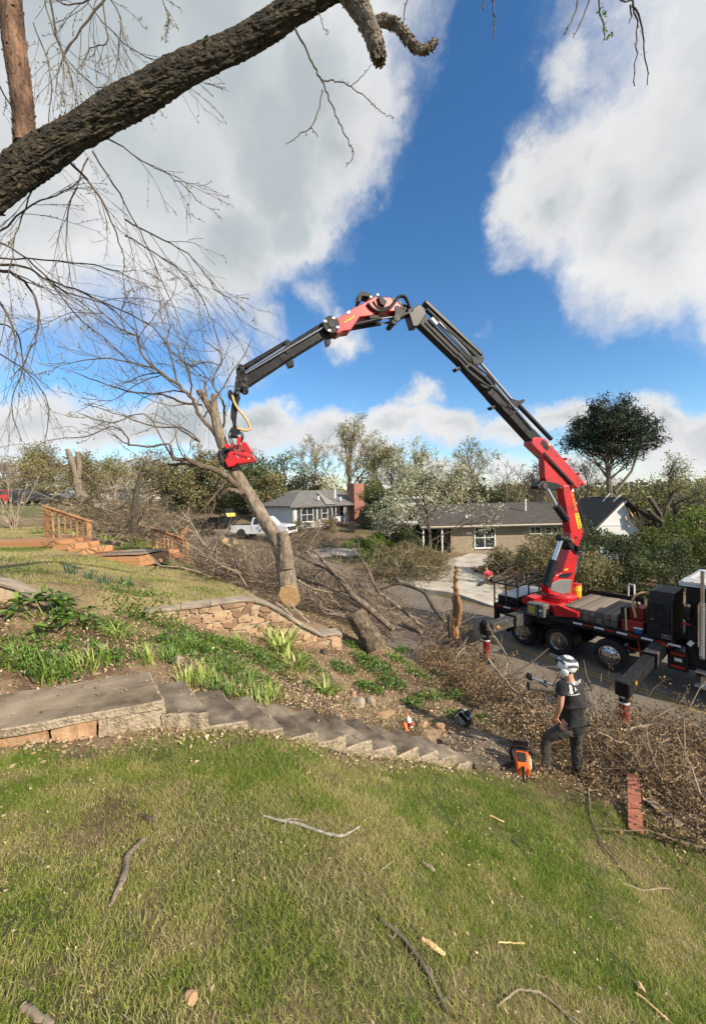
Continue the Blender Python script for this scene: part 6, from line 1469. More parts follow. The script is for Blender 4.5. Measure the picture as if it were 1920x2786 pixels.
# main boom
mb_ = cprism('main_boom', [(1534, 1346), (1531, 1322), (1556, 1318), (1560, 1334), (1588, 1452), (1572, 1490), (1549, 1468), (1552, 1449)], .16, red_paint, bevel=.025)
for p in ((1556, 1461), (1576, 1452)): pin(mb_, p, .045, .175, mt=black_paint)
lk = cprism('link_plate', [(1536, 1464), (1546, 1458), (1556, 1470), (1566, 1492), (1576, 1500), (1574, 1510), (1564, 1508), (1552, 1494), (1544, 1478)], .21, black_paint, mb_, bevel=.02)
pin(lk, (1543, 1470), .05, .24, mt=chrome); pin(lk, (1572, 1503), .05, .24, mt=chrome)
cyl2('lift_cylinder_head', (1518, 1462), (1545, 1470), .12, black_paint, mb_, off=-.12)
cprism('link_bracket', [(1570, 1486), (1588, 1490), (1584, 1498), (1572, 1500)], .30, black_paint, mb_)
lc = cyl2('lift_cylinder', (1486, 1594), (1506, 1524), .15, black_paint, truck, off=-.12)
cyl2('cylinder_rod', (1506, 1526), (1527, 1466), .085, chrome, lc, off=-.12)
kc = cyl2('knuckle_cylinder', (1540, 1415), (1512, 1376), .13, black_paint, truck, off=-.22)
cyl2('cylinder_rod', (1514, 1379), (1487, 1330), .07, chrome, kc, off=-.22)
for k in range(3): ctube('hose', [(1560+k*2, 1338), (1574+k*2, 1380), (1585+k*2, 1420), (1592+k, 1452), (1584, 1486), (1578, 1512), (1570, 1560)], .017, hose_m, mb_, .02+.05*k)
for k, pts in enumerate(([(1541, 1350), (1545, 1380), (1551, 1420), (1556, 1446)], [(1586, 1448), (1580, 1466), (1574, 1482)])):
    m = MB()
    for (u, v) in pts: p = C(u, v, -.162); m.cyl(p-cm*.012, p, .018, 8)
    m.build('bolts', MATS['dark_red_paint'], mb_)['kind'] = 'stuff'
cprism('sticker', [(1553, 1330), (1560, 1330), (1561, 1337), (1554, 1338)], .164, MATS['white_reflector'], mb_); cprism('sticker', [(1535, 1548), (1545, 1546), (1545, 1552), (1535, 1553)], .184, MATS['yellow_label'], colm)
cprism('weld_seam', [(1527, 1559), (1550, 1498), (1551, 1499), (1529, 1559)], .182, MATS['dark_red_paint'], colm)
# outer boom
ob = cprism('outer_boom', [(1448, 1190), (1470, 1190), (1484, 1194), (1593, 1316), (1589, 1320), (1580, 1317), (1575, 1327), (1570, 1328), (1486, 1246), (1446, 1208)], .20, red_paint, bevel=.02)
cprism('boom_gusset', [(1478, 1236), (1560, 1322), (1530, 1330), (1494, 1326), (1482, 1300), (1480, 1268)], .13, red_paint, ob, bevel=.02)
cprism('slide_rail', [(1478, 1233), (1481, 1229), (1562, 1316), (1559, 1320)], .22, black_paint, ob)
cprism('knuckle_bracket', [(1462, 1322), (1478, 1308), (1510, 1312), (1532, 1322), (1512, 1332), (1478, 1332), (1464, 1330)], .19, black_paint, ob, bevel=.02)
pin(ob, (1470, 1322), .10, .22); 
for p in ((1528, 1250), (1562, 1290)): pin(ob, p, .045, .215, mt=red_paint)
cprism('boom_slot', [(1476, 1196), (1482, 1199), (1494, 1218), (1490, 1226), (1482, 1222), (1470, 1206)], .207, black_paint, ob)
cprism('boom_sticker', [(1492, 1206), (1497, 1206), (1496, 1213), (1492, 1212)], .205, mat('sticker_yellow', (.7, .5, .1), rough=.5), ob)
secs = [((1466, 1214), (1335, 1070), .38, .34), ((1350, 1088), (1240, 964), .36, .31), ((1255, 982), (1133, 864), .35, .28)]
for i, (a, b, h, w) in enumerate(secs): cbeam('boom_extension', a, b, h, w, black_metal, ob)
cprism('boom_head', [(1112, 850), (1122, 838), (1140, 826), (1152, 836), (1160, 852), (1138, 886), (1124, 888)], .17, black_paint, ob, bevel=.02)
for (u, v) in ((1246, 1003), (1342, 1108)): cprism('stop_lug', [(u-8, v-2), (u+4, v-6), (u+6, v+2), (u-2, v+6)], .1, black_paint, ob)
b1_ = cbeam('cylinder_housing', (1152, 822), (1308, 968), .13, .24, black_paint, ob, bev=.03)
cyl2('extension_cylinder', (1160, 842), (1300, 976), .07, black_metal, ob, off=-.14); cyl2('extension_cylinder', (1166, 836), (1304, 972), .06, dusty_steel, ob, off=-.02)
cyl2('cylinder_rod', (1300, 980), (1396, 1092), .055, chrome, ob, off=-.08); cyl2('cylinder_rod', (1190, 872), (1286, 974), .03, chrome, ob, off=-.17)
cyl2('extension_cylinder', (1408, 1100), (1499, 1195), .075, black_paint, ob, off=-.05); cyl2('cylinder_rod', (1322, 1020), (1450, 1168), .025, chrome, ob, off=-.22)
for (u, v) in ((1306, 976), (1402, 1096)):
    o = cprism('cylinder_bracket', [(u-22, v-2), (u-8, v-12), (u+10, v-6), (u+8, v+10), (u-8, v+16), (u-20, v+10)], .2, black_metal, ob, bevel=.015)
cprism('cylinder_bracket', [(1304, 974), (1318, 972), (1314, 982), (1306, 984)], .12, black_paint, ob); cprism('hose_guard', [(1410, 1092), (1425, 1085), (1428, 1090), (1414, 1104)], .12, black_paint, ob)
for off_, dv in ((-.28, 0), (-.25, 5)):
    ctube('hose', [(1256+dv, 990), (1276, 1012+dv), (1300, 1032+dv), (1326, 1048), (1342, 1052), (1344, 1040), (1330, 1024), (1304, 1002), (1286, 988)], .026, hose_m, ob, off_)
ctube('hose', [(1398, 1110), (1384, 1100), (1360, 1096), (1392, 1122), (1410, 1112)], .014, hose_m, ob, -.26)
for k in range(3): ctube('hose', [(1164+k*6, 868-k*5), (1200+k*6, 905-k*5), (1250+k*6, 955-k*5), (1280+k*4, 985-k*4)], .022, hose_m, ob, -.24+.03*k)
cprism('valve_block', [(1172, 866), (1177, 862), (1192, 878), (1187, 883)], .03, white_p, ob, off=-.2)
cprism('valve_block', [(1132, 838), (1144, 834), (1148, 842), (1138, 846)], .06, mat('brass', (.45, .38, .18), rough=.35, metal=.8), ob)
# jib
jb = cprism('jib', [(908, 872), (960, 838), (992, 822), (1020, 806), (1060, 808), (1088, 824), (1092, 834), (1076, 846), (1030, 846), (1010, 858), (978, 862), (954, 897), (934, 900), (918, 908), (906, 892)], .22, red_paint, bevel=.02)
for i in range(3): pin(jb, [(1064, 824), (1080, 832), (1040, 830)][i], .05, .235, mt=black_paint)
cprism('jib_head', [(1076, 832), (1100, 826), (1128, 838), (1124, 850), (1104, 856), (1096, 862), (1080, 858)], .17, black_metal, jb, bevel=.02)
o = cprism('link_plate', [(1074, 832), (1084, 830), (1096, 842), (1102, 832), (1108, 838), (1092, 862), (1078, 880), (1070, 882), (1064, 874), (1074, 862)], .24, black_metal, jb, bevel=.015); pin(o, (1071, 874), .10, .26)
for off_, a, b in ((-.12, (956, 885), (1036, 866)), (.14, (952, 894), (1034, 880))):
    q = cyl2('jib_cylinder', a, b, .06, black_paint, jb, off=off_); cyl2('cylinder_rod', b, (1070, 862 if off_ < 0 else 875), .032, chrome, q, off=off_)
cprism('cylinder_sleeve', [(1004, 852), (1030, 850), (1030, 864), (1006, 866)], .2, black_metal, jb)
g1 = cprism('hose_guard', [(974, 819), (976, 798), (982, 791), (1008, 798), (1016, 806), (1010, 814), (1004, 806), (984, 803), (982, 818)], .16, black_metal, jb)
cprism('valve_block', [(1028, 806), (1040, 805), (1052, 820), (1046, 832), (1034, 826)], .30, black_metal, jb, bevel=.02)
for i, pl in enumerate(([(1000, 824), (1012, 838), (1030, 846), (1056, 840), (1072, 824), (1082, 808), (1096, 804), (1106, 812), (1116, 838)], [(1014, 820), (1030, 838), (1060, 834), (1078, 812), (1094, 806), (1104, 814), (1114, 836)], [(1030, 812), (1040, 832), (1066, 836), (1080, 820)])):
    ctube('hose', pl, .04 if i < 2 else .025, hose_m, jb, -.26+.05*i)
for p in ((1002, 818), (1020, 812), (944, 858), (940, 861)): pin(jb, p, .035, .24, mt=white_p)
bd = cprism('brand_badge', [(932, 876), (936, 871), (960, 857), (964, 858), (962, 863), (938, 877)], .226, mat('badge_yellow', (.75, .55, .02), rough=.4), jb)
rl = MB(); p = C(895, 894, 0); rl.cyl(p-cm*.30, p+cm*.2, .235, 32); dk = rl.build('hose_reel', black_metal, jb)
m = MB(); m.lathe(p-cm*.32, cm, [(0, .0), (0, .10), (.03, .10)], 20); m.build('reel_hub', black_paint, dk)
for a_ in (20, 110, 200, 290):
    q = p-cm*.306+(ce*math.cos(math.radians(a_))+Z3*math.sin(math.radians(a_)))*.19; m = MB(); m.box(q, (.085, .012, .06), np.stack([ce, cm, Z3], 1)); m.build('reflector', white_p, dk)
for i, (a, b, h, w) in enumerate([((908, 884), (758, 976), .36, .28), ((790, 958), (664, 1040), .33, .25)]): cbeam('boom_extension', a, b, h, w, black_metal, jb)
cprism('stop_lug', [(780, 985), (796, 976), (800, 992), (786, 996)], .12, black_paint, jb); cprism('stop_lug', [(886, 920), (896, 914), (900, 932), (890, 938)], .12, black_paint, jb)
cyl2('extension_cylinder', (903, 866), (788, 938), .055, black_metal, jb, off=-.1); cyl2('cylinder_rod', (890, 884), (668, 1016), .025, chrome, jb, off=-.19); cyl2('cylinder_rod', (790, 934), (672, 1008), .03, chrome, jb, off=-.12)
cyl2('extension_cylinder', (784, 930), (658, 1004), .075, black_paint, jb, off=.02); cprism('cylinder_bracket', [(776, 926), (788, 924), (794, 944), (782, 962), (776, 958)], .17, black_paint, jb)
jh = cprism('jib_tip', [(646, 1002), (660, 998), (672, 1018), (676, 1062), (666, 1066), (650, 1056), (642, 1030)], .18, black_paint, jb, bevel=.015)
rj = random.Random(3)
for k in range(16): u, v = rj.uniform(642, 674), rj.uniform(1000, 1064); pin(jh, (u, v), rj.uniform(.02, .05), .2+rj.uniform(0, .06), mt=rj.choice([black_paint, dusty_steel, black_metal]))
for k in range(5): ctube('hose', [(668-k*3, 1006+k*6), (652-k, 1012+k*7), (642, 1030+k*5), (644, 1052+k*3), (640, 1066)], .016, hose_m, jh, -.20-.02*k)
cprism('hose_fitting', [(636, 1050), (646, 1046), (648, 1054), (640, 1060)], .2, MATS['brass'], jh); cyl2('hose_fitting', (644, 1048), (634, 1070), .02, chrome, jh, off=-.2)
# drop link, rotator and grapple saw
dl = cprism('drop_link', [(634, 1066), (648, 1066), (654, 1080), (650, 1088), (646, 1112), (643, 1140), (643, 1160), (633, 1160), (632, 1146), (627, 1134), (628, 1112), (632, 1088)], .11, black_paint, bevel=.015)
cprism('link_bracket', [(619, 1072), (621, 1062), (629, 1059), (633, 1068), (640, 1076), (633, 1090)], .15, black_metal, dl, bevel=.015); pin(dl, (646, 1072), .06, .2)
ctube('supply_hose', [(632, 1074), (634, 1086), (640, 1100), (650, 1116), (662, 1130), (672, 1144), (679, 1158), (678, 1167), (668, 1171), (656, 1168), (645, 1165)], .034, tan_hose, dl, -.16, 10)
rot = cprism('rotator', [(628, 1162), (650, 1160), (653, 1172), (646, 1182), (648, 1188), (630, 1188), (626, 1172)], .16, black_paint, dl, bevel=.02)
for k, pl in enumerate(([(628, 1168), (623, 1180), (625, 1200), (634, 1214)], [(634, 1172), (628, 1186), (634, 1204), (638, 1216)], [(648, 1172), (660, 1180), (661, 1192), (656, 1204)], [(640, 1180), (650, 1178), (658, 1190), (652, 1206)], [(630, 1180), (624, 1196), (632, 1210)])):
    ctube('hose', pl, .018, hose_m, rot, -.16+.04*k)
gr = cprism('grapple_saw', [(622, 1229), (634, 1226), (664, 1230), (690, 1240), (697, 1250), (695, 1255), (650, 1263), (622, 1262), (612, 1252)], .30, red_paint, off=-.05, bevel=.02)
cprism('saw_housing', [(657, 1203), (664, 1201), (673, 1205), (687, 1227), (685, 1240), (664, 1234)], .24, red_paint, gr, off=.12, bevel=.02)
cprism('tilt_cylinder', [(645, 1188), (656, 1188), (654, 1212), (643, 1212)], .10, red_paint, gr, bevel=.015); cprism('tilt_frame', [(626, 1210), (658, 1208), (664, 1230), (628, 1230)], .2, MATS['dark_red_paint'], gr, bevel=.02)
m = MB(); p = C(618, 1214, -.22); m.cyl(p-cm*.05, p+cm*.3, .07, 18); m.build('motor_cover', red_paint, gr)
for i in range(6): 
    u = 634+i*10.5; v = 1232+i*2.9; cprism('frame_opening', [(u, v), (u+6, v+1.6), (u+7.5, v+6.5), (u+2, v+5)], .006, black_paint, gr, off=-.356)
m = MB(); P = [C(u, v, -.50) for u, v in [(610, 1252), (624, 1238), (644, 1237), (650, 1246), (648, 1258), (636, 1268), (620, 1272)]]; m.prism(P, cm*.34); m.build('saw_blade_box', red_paint, gr, bevel=.02)
cbeam('lower_bar', (646, 1260), (697, 1252), .07, .14, red_paint, gr, off=-.38); cprism('frame_label', [(674, 1246), (680, 1246), (680, 1249), (674, 1249)], .004, MATS['badge_yellow'], gr, off=-.36)
for k, (off_, px) in enumerate([(-.30, [(628, 1222), (612, 1216), (598, 1222), (592, 1236), (598, 1256), (612, 1272), (628, 1280), (640, 1276), (630, 1270), (614, 1258), (604, 1240), (608, 1228)]), (.28, [(628, 1222), (610, 1214), (596, 1220), (590, 1238), (598, 1262), (616, 1278), (634, 1282), (654, 1270), (630, 1272), (612, 1258), (602, 1240), (608, 1228)])]):
    cprism('clamp_arm', px, .06, black_paint, gr, off=off_, bevel=.015)
cprism('clamp_base', [(606, 1218), (628, 1214), (634, 1250), (614, 1262), (602, 1240)], .24, black_metal, gr, off=.02, bevel=.02)
for k in range(4): ctube('hose', [(640+k*4, 1210), (634+k*5, 1222), (646+k*4, 1228), (660+k*2, 1224)], .016, MATS['dark_red_paint'] if k % 2 else hose_m, gr, -.26)

# lettering on the boom
def text_on(body, o, ex, ey, size, mt, name, parent, depth=.004, align='CENTER'):
    cu = bpy.data.curves.new('t', 'FONT'); cu.body = body; cu.size = size; cu.align_x = align; cu.align_y = 'CENTER'; cu.extrude = depth/2
    tmp = bpy.data.objects.new('t', cu); COL.objects.link(tmp); bpy.context.view_layer.update()
    me = bpy.data.meshes.new_from_object(tmp.evaluated_get(bpy.context.evaluated_depsgraph_get())); bpy.data.objects.remove(tmp)
    ex = unitv(ex); ey = unitv(np.asarray(ey)-ex*np.dot(ey, ex)); ez = np.cross(ex, ey); R = np.stack([ex, ey, ez], 1)
    V = np.empty(len(me.vertices)*3); me.vertices.foreach_get('co', V); V = V.reshape(-1, 3) @ R.T + np.asarray(o) - world_origin(parent)
    me.vertices.foreach_set('co', V.ravel()); me.materials.clear(); me.materials.append(mt); me.update()
    ob_ = bpy.data.objects.new(name, me); COL.objects.link(ob_); ob_.parent = parent; return ob_
yl_ = MATS['badge_yellow']; bl_ = mat('lettering_black', (.01, .01, .01), rough=.5); yo_ = mat('lettering_yellow', (.80, .48, .03), rough=.5)
a, b = C(1567, 1394, -.163), C(1578, 1440, -.163); ex = unitv(b-a); ey = np.cross(ex, cm); ey = ey if np.dot(ey, ce) < 0 else -ey
W2 = .085; m = MB(); th = np.linspace(-math.pi/2, math.pi/2, 8)
poly = [b-ex*W2+ex*math.cos(t)*W2+ey*math.sin(t)*W2 for t in th] + [a+ex*W2-ex*math.cos(t)*W2-ey*math.sin(t)*W2 for t in th]
m.prism(poly, -cm*.006); bg_ = m.build('brand_badge', yl_, mb_)
text_on('PALFINGER', (a+b)/2-cm*.012, ex, ey, .135, bl_, 'brand_lettering', mb_)
text_on('PK 65002 SH', (C(1555, 1344, -.163)+C(1566, 1388, -.163))/2-cm*.006, C(1566, 1388, -.163)-C(1555, 1344, -.163), ey, .115, yo_, 'model_lettering', mb_)
exj = unitv(C(962, 858, -.232)-C(934, 875, -.232)); text_on('PALFINGER', (C(962, 858, -.232)+C(934, 875, -.232))/2-cm*.006, exj, np.cross(cm, exj)*-1 if np.cross(cm, exj)[2] < 0 else np.cross(cm, exj), .07, bl_, 'brand_lettering', jb)
for k in range(4): ctube('hose', [(1478+k*3, 1240), (1500+k*3, 1266), (1530+k*2, 1296), (1548+k, 1316), (1556, 1334)], .016, hose_m, ob, -.14-.015*k)
for (u, v) in ((1500, 1222), (1516, 1240), (1548, 1276), (1576, 1308), (1584, 1314)):
    m = MB(); p = C(u, v, -.202); m.cyl(p-cm*.012, p, .02, 8); m.build('bolt', MATS['dark_red_paint'], ob)
text_on('PSI', T(5.93, -.03, 1.41), TS, Z3, .085, mat('dull_white', (.32, .32, .31), rough=.6), 'cabinet_lettering', cab_)
m = MB()
for a_, b_2 in (((5.84, 1.36), (6.02, 1.36)), ((5.84, 1.46), (6.02, 1.46)), ((5.84, 1.36), (5.84, 1.46)), ((6.02, 1.36), (6.02, 1.46))): m.beam(T(a_[0], -.026, a_[1]), T(b_2[0], -.026, b_2[1]), .010, .006)
m.build('lettering_frame', MATS['dull_white'], cab_)

# yellow water cooler standing beside the column
p = PPL(1567, 1624, TO+TW_*1.95, TW_); wc = MB(); wc.lathe(p, Z3, [(0, .155), (.02, .165), (.22, .165), (.23, .175), (.27, .175), (.28, .168), (.42, .175), (.44, .17)], 24)
o = wc.build('water_cooler', yellow_p); tag(o, 'yellow drink cooler with red lid beside the crane column', 'cooler')
m = MB(); m.lathe(p+Z3*.441, Z3, [(0, .17), (.04, .165), (.06, .13), (.065, .0)], 24); m.build('lid', red_paint, o)
m = MB(); m.box(p-TW_*.17+Z3*.30-TS*.05, (.10, .02, .14), RT); m.build('label', MATS['sticker_yellow'], o)
m = MB(); m.box(p-Z3*.09, (.42, .42, .16), RT); m.build('cooler_shelf', black_metal, truck)
# ---------------------------------------------------------------- vehicles and street things
def veh_wheel(parent, c, ax, r, wd, k=20):
    m = MB(); m.lathe(c-ax*wd/2, ax, [(0, r*.6), (.0, r*.94), (wd*.15, r), (wd*.85, r), (wd, r*.94), (wd, r*.6)], k); o = m.build('wheel', rubber, parent)
    m = MB(); m.lathe(c+ax*wd*.3, ax, [(0, r*.62), (wd*.22, r*.6), (wd*.1, r*.35), (wd*.24, r*.12), (wd*.24, 0)], k); m.build('rim', alloy, o)
def vehicle(name, label, cat, O, ex, prof, glassq, L, Wd, wheels, paint, rw=.36, group=None, extra=None):
    """prof: side outline (along, up); glassq: side windows"""
    ex = unitv(ex); ey = np.array([-ex[1], ex[0], 0]); O = np.asarray(O, float)
    if ey[1] < 0: ey = -ey             # away from the camera
    t = thing(name, label, cat, O, group); P = lambda s, w, h: O + ex*s + ey*w + Z3*h
    m = MB(); n = len(prof); rows = [(0.0, .04), (.06, 0), (Wd-.06, 0), (Wd, .04)]
    V = []
    cx, cz = np.mean([p[0] for p in prof]), np.mean([p[1] for p in prof])
    for w, ins in rows:
        for s, h in prof:
            tz = max(0, h-1.15)*.22*(1 if w < Wd/2 else -1); V.append(P(s+(cx-s)/abs(cx-s+1e-6)*ins*.6, w+tz, h+(cz-h)/abs(cz-h+1e-6)*ins*.6))
    m.add(V, [(i*n+j, i*n+(j+1) % n, (i+1)*n+(j+1) % n, (i+1)*n+j) for i in range(3) for j in range(n)] + [tuple(range(n-1, -1, -1)), tuple(3*n+j for j in range(n))])
    m.build('body', paint, t)
    for q in glassq:
        m = MB(); pts = [P(s, max(0, h-1.15)*.22-.012, h) for s, h in q]; m.prism(pts, ey*.01); m.build('side_window', glass, t)
    for s in wheels:
        veh_wheel(t, P(s, .08, rw), -ey, rw, .24); veh_wheel(t, P(s, Wd-.08, rw), ey, rw, .24)
    if extra: extra(t, P, ex, ey)
    return t
white_car = mat('white_car_paint', (.74, .75, .76), rough=.25, coat=.4); dark_car = mat('dark_car_paint', (.015, .017, .02), rough=.25, coat=.4); red_car = mat('red_car_paint', (.42, .02, .03), rough=.3, coat=.3)
PEX = unitv(np.array([.94, -.34, 0])); PEY = np.array([.34, .94, 0]); pO = G(628, 1466); pO[2] = roadz(qt(pO[0], pO[1])[1])
def pick_extra(t, P, ex, ey):
    m = MB(); m.box(P(1.1, .95, 1.17), (2.0, 1.6, .06), np.stack([ex, ey, Z3], 1)); m.build('bed', dark_in, t)
    for s in (2.35, 3.1): m = MB(); m.box(P(s+.55, -.01, 1.0), (.14, .03, .04), np.stack([ex, ey, Z3], 1)); m.build('door_handle', dark_in, t)
    for s in (2.3, 3.05, 3.85): m = MB(); m.beam(P(s, -.008, .62), P(s, -.008, 1.2), .012, .01); m.build('door_seam', dark_in, t)
    m = MB(); m.box(P(3.9, -.14, 1.25), (.14, .22, .2), np.stack([ex, ey, Z3], 1), bev=.03); m.build('mirror', white_car, t)
    m = MB(); m.box(P(5.88, .95, .9), (.06, 1.5, .35), np.stack([ex, ey, Z3], 1)); m.build('grille', alloy, t)
    for w in (.2, 1.7): m = MB(); m.box(P(5.86, w, 1.0), (.08, .3, .22), np.stack([ex, ey, Z3], 1), bev=.03); m.build('headlight', glass, t)
    for s in (1.15, 4.85):
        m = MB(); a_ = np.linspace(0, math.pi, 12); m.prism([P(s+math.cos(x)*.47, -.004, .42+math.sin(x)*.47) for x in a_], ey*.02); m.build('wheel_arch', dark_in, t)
vehicle('pickup_truck', 'white crew cab pickup parked on the road behind the leaning trunk', 'pickup truck', pO, PEX,
        [(0, .55), (.02, 1.18), (2.15, 1.2), (2.3, 1.88), (2.6, 1.95), (3.6, 1.95), (4.2, 1.32), (5.6, 1.22), (5.88, 1.1), (5.9, .5), (5.3, .42), (4.4, .42), (1.6, .42), (.7, .5)],
        [[(2.42, 1.28), (2.95, 1.28), (2.95, 1.83), (2.5, 1.83)], [(3.05, 1.28), (4.0, 1.28), (3.6, 1.83), (3.05, 1.83)]], 5.9, 1.9, (1.15, 4.85), white_car, .40, extra=pick_extra)
# dump trailer behind it
tO = pO - PEX*4.3; tO[2] = roadz(qt(tO[0], tO[1])[1]); tr_ = thing('dump_trailer', 'dark high sided trailer standing behind the white pickup', 'trailer', tO)
Rt3 = np.stack([PEX, PEY, Z3], 1); m = MB(); cT = tO+PEX*1.7+PEY*.95
for w in (0, 1.9): m.box(tO+PEX*1.7+PEY*w+Z3*1.1, (3.5, .06, 1.0), Rt3)
m.box(tO+PEX*3.45+PEY*.95+Z3*1.1, (.06, 1.9, 1.0), Rt3); m.box(cT+Z3*.62, (3.5, 1.9, .08), Rt3)
for i in range(7): m.box(tO+PEX*(.1+i*.55)-PEY*.04+Z3*1.1, (.06, .05, 1.0), Rt3)
m.build('box', black_metal, tr_); m = MB(); m.beam(tO+PEX*3.4+PEY*.95+Z3*.55, tO+PEX*4.4+PEY*.95+Z3*.5, .1, .1); m.build('drawbar', black_paint, tr_)
for s in (1.3, 2.1): veh_wheel(tr_, tO+PEX*s-PEY*.08+Z3*.34, -PEY, .34, .2)
# small yellow and black loader beyond
lO = PY(622, 1420, 47); lo = thing('skid_loader', 'small yellow and black loader working beyond the white pickup', 'loader', lO)
m = MB(); m.box(lO+Z3*.75, (1.6, 1.2, .7), RT, bev=.08); m.build('body', MATS['sticker_yellow'], lo); m = MB(); m.box(lO+Z3*1.35-TS*.1, (.9, 1.1, .6), RT, bev=.06); m.build('cab', black_paint, lo)
m = MB(); m.beam(lO+Z3*1.7-TS*.7-TW_*.7, lO+Z3*.7+TS*1.3-TW_*.7, .18, .1); m.beam(lO+Z3*1.7-TS*.7+TW_*.7, lO+Z3*.7+TS*1.3+TW_*.7, .18, .1); m.build('lift_arm', black_metal, lo); m = MB(); m.box(lO+TS*1.5+Z3*.45, (.6, 1.6, .5), RT, bev=.1); m.build('bucket', black_metal, lo)
for s in (-.45, .45): veh_wheel(lo, lO+TS*s-TW_*.72+Z3*.38, -TW_, .38, .25)
SUV = [(0, .45), (.02, 1.1), (.4, 1.62), (2.6, 1.66), (3.2, 1.1), (4.3, .98), (4.5, .5), (4.2, .35), (.4, .35)]; SUVW = [[(.55, 1.12), (1.5, 1.12), (1.5, 1.52), (.7, 1.52)], [(1.6, 1.12), (3.0, 1.12), (2.55, 1.54), (1.6, 1.54)]]
SED = [(0, .45), (.02, .9), (.9, .98), (1.4, 1.38), (2.6, 1.4), (3.3, .95), (4.4, .86), (4.6, .45), (4.2, .3), (.4, .3)]; SEDW = [[(1.15, 1.0), (1.95, 1.0), (1.95, 1.32), (1.48, 1.32)], [(2.05, 1.0), (3.1, 1.0), (2.55, 1.33), (2.05, 1.33)]]
PK = 'cars parked on the far rise'
def ground_at(u, Y):
    p = PY(u, 1380, Y); p[2] = gz(p[0], p[1], False); return p
def car_px(u, v, Y, *a, **k):
    p = PY(u, v, Y); return vehicle(*a[:3], p, *a[3:], **k)
car_px(-22, 1373, 44, 'red_car', 'red car parked at the far left edge behind the bare shrub', 'car', (1, .15, 0), SUV, SUVW, 4.5, 1.8, (.85, 3.6), red_car, group=PK)
car_px(22, 1374, 42, 'dark_car', 'dark car parked beside the red car on the left rise', 'car', (1, .15, 0), SUV, SUVW, 4.5, 1.8, (.85, 3.6), dark_car, group=PK)
car_px(128, 1362, 55, 'white_car', 'white car half hidden by branches above the wooden handrail', 'car', (1, .1, 0), SED, SEDW, 4.6, 1.8, (.85, 3.6), white_car, group=PK)
car_px(548, 1398, 68, 'dark_car', 'dark car under the evergreens beyond the green verge', 'car', (1, .2, 0), SUV, SUVW, 4.5, 1.8, (.85, 3.6), dark_car, group=PK)
cO = PY(457, 1409, 53); cO[2] = roadz(qt(cO[0], cO[1])[1]); tc_ = thing('traffic_cone', 'orange traffic cone standing on the far bend of the road', 'traffic cone', cO)
m = MB(); m.lathe(cO+Z3*.03, Z3, [(0, .17), (.6, .03), (.62, 0)], 14); m.build('cone', orange_p, tc_); m = MB(); m.box(cO+Z3*.02, (.4, .4, .04)); m.build('base', orange_p, tc_); m = MB(); m.lathe(cO+Z3*.3, Z3, [(0, .118), (.12, .09)], 14); m.build('white_band', white_p, tc_)
mO = PY(588, 1520, 21); mO[2] = gz(mO[0], mO[1]); mx_ = thing('mailbox', 'weathered grey box on a post among the cut branches by the lowest handrail', 'mailbox', mO)
mt_ = PY(587, 1473, 21); m = MB(); m.box(mt_, (.56, .3, .24), bev=.03); m.build('box', dusty_steel, mx_); m = MB(); m.beam(mO, (mO[0], mO[1], mt_[2]-.1), .09, .09); m.build('post', old_deck, mx_)
bO = PY(957, 1458, 40); bO[2] = gz(bO[0], bO[1]); bn = thing('wheelie_bin', 'dark wheeled bin standing in front of the brick chimney', 'bin', bO)
m = MB(); m.box(bO+Z3*.5, (.6, .65, 1.0), taper=1.12); m.build('body', dark_in, bn); m = MB(); m.box(bO+Z3*1.04, (.72, .78, .06), bev=.02); m.build('lid', MATS['slate'], bn)
pO2 = PY(1256, 1420, 52); m = MB(); m.cyl(pO2-Z3*4, PY(1255, 1318, 52), .12, 8); tag(m.build('utility_pole', bark_tan), 'pale slim pole rising behind the ranch house roof', 'pole')

# ---------------------------------------------------------------- people
skin_m = mat('skin', (.46, .22, .14), (.58, .30, .20), scale=14, rough=.55)
shirt_m = mat('black_tshirt', (.010, .010, .011), (.022, .022, .023), scale=8, rough=.9, bump=.9, bscale=9, bdist=.035)
trouser_m = mat('dark_work_trousers', (.030, .028, .022), (.075, .068, .050), scale=7, rough=.9, bump=1.0, bscale=11, bdist=.04, c3=(.05, .046, .035))
boot_m = mat('brown_boots', (.05, .03, .02), (.12, .07, .045), scale=12, rough=.7)
hair_m = mat('auburn_hair', (.07, .028, .014), (.13, .055, .03), scale=30, rough=.8); red_shirt = mat('red_shirt', (.36, .03, .05), (.48, .05, .07), scale=8, rough=.85, bump=.3, bscale=14); dark_cloth = mat('dark_cloth', (.014, .014, .016), (.03, .03, .034), scale=8, rough=.9)
def skin_mesh(name, V, E, root, material, parent, sub=2):
    """V: {key: (point, radius or (rx, ry))}; grown into one surface"""
    keys = list(V); me = bpy.data.meshes.new(name); me.from_pydata([tuple(V[k][0]) for k in keys], [(keys.index(a), keys.index(b)) for a, b in E], [])
    o = bpy.data.objects.new(name, me); COL.objects.link(o)
    sk = o.modifiers.new('skin', 'SKIN'); sk.use_smooth_shade = True
    for i, k in enumerate(keys):
        r_ = V[k][1]; d = me.skin_vertices[0].data[i]; d.radius = (r_, r_) if np.isscalar(r_) else r_; d.use_root = (k == root)
    sb = o.modifiers.new('sub', 'SUBSURF'); sb.levels = sub; sb.render_levels = sub
    bpy.context.view_layer.update()
    m2 = bpy.data.meshes.new_from_object(o.evaluated_get(bpy.context.evaluated_depsgraph_get())); bpy.data.objects.remove(o)
    org = world_origin(parent); v = np.empty(len(m2.vertices)*3); m2.vertices.foreach_get('co', v); v = v.reshape(-1, 3)-org; m2.vertices.foreach_set('co', v.ravel())
    m2.materials.clear(); m2.materials.append(material); m2.update()
    ob_ = bpy.data.objects.new(name, m2); COL.objects.link(ob_); ob_.parent = parent; return ob_
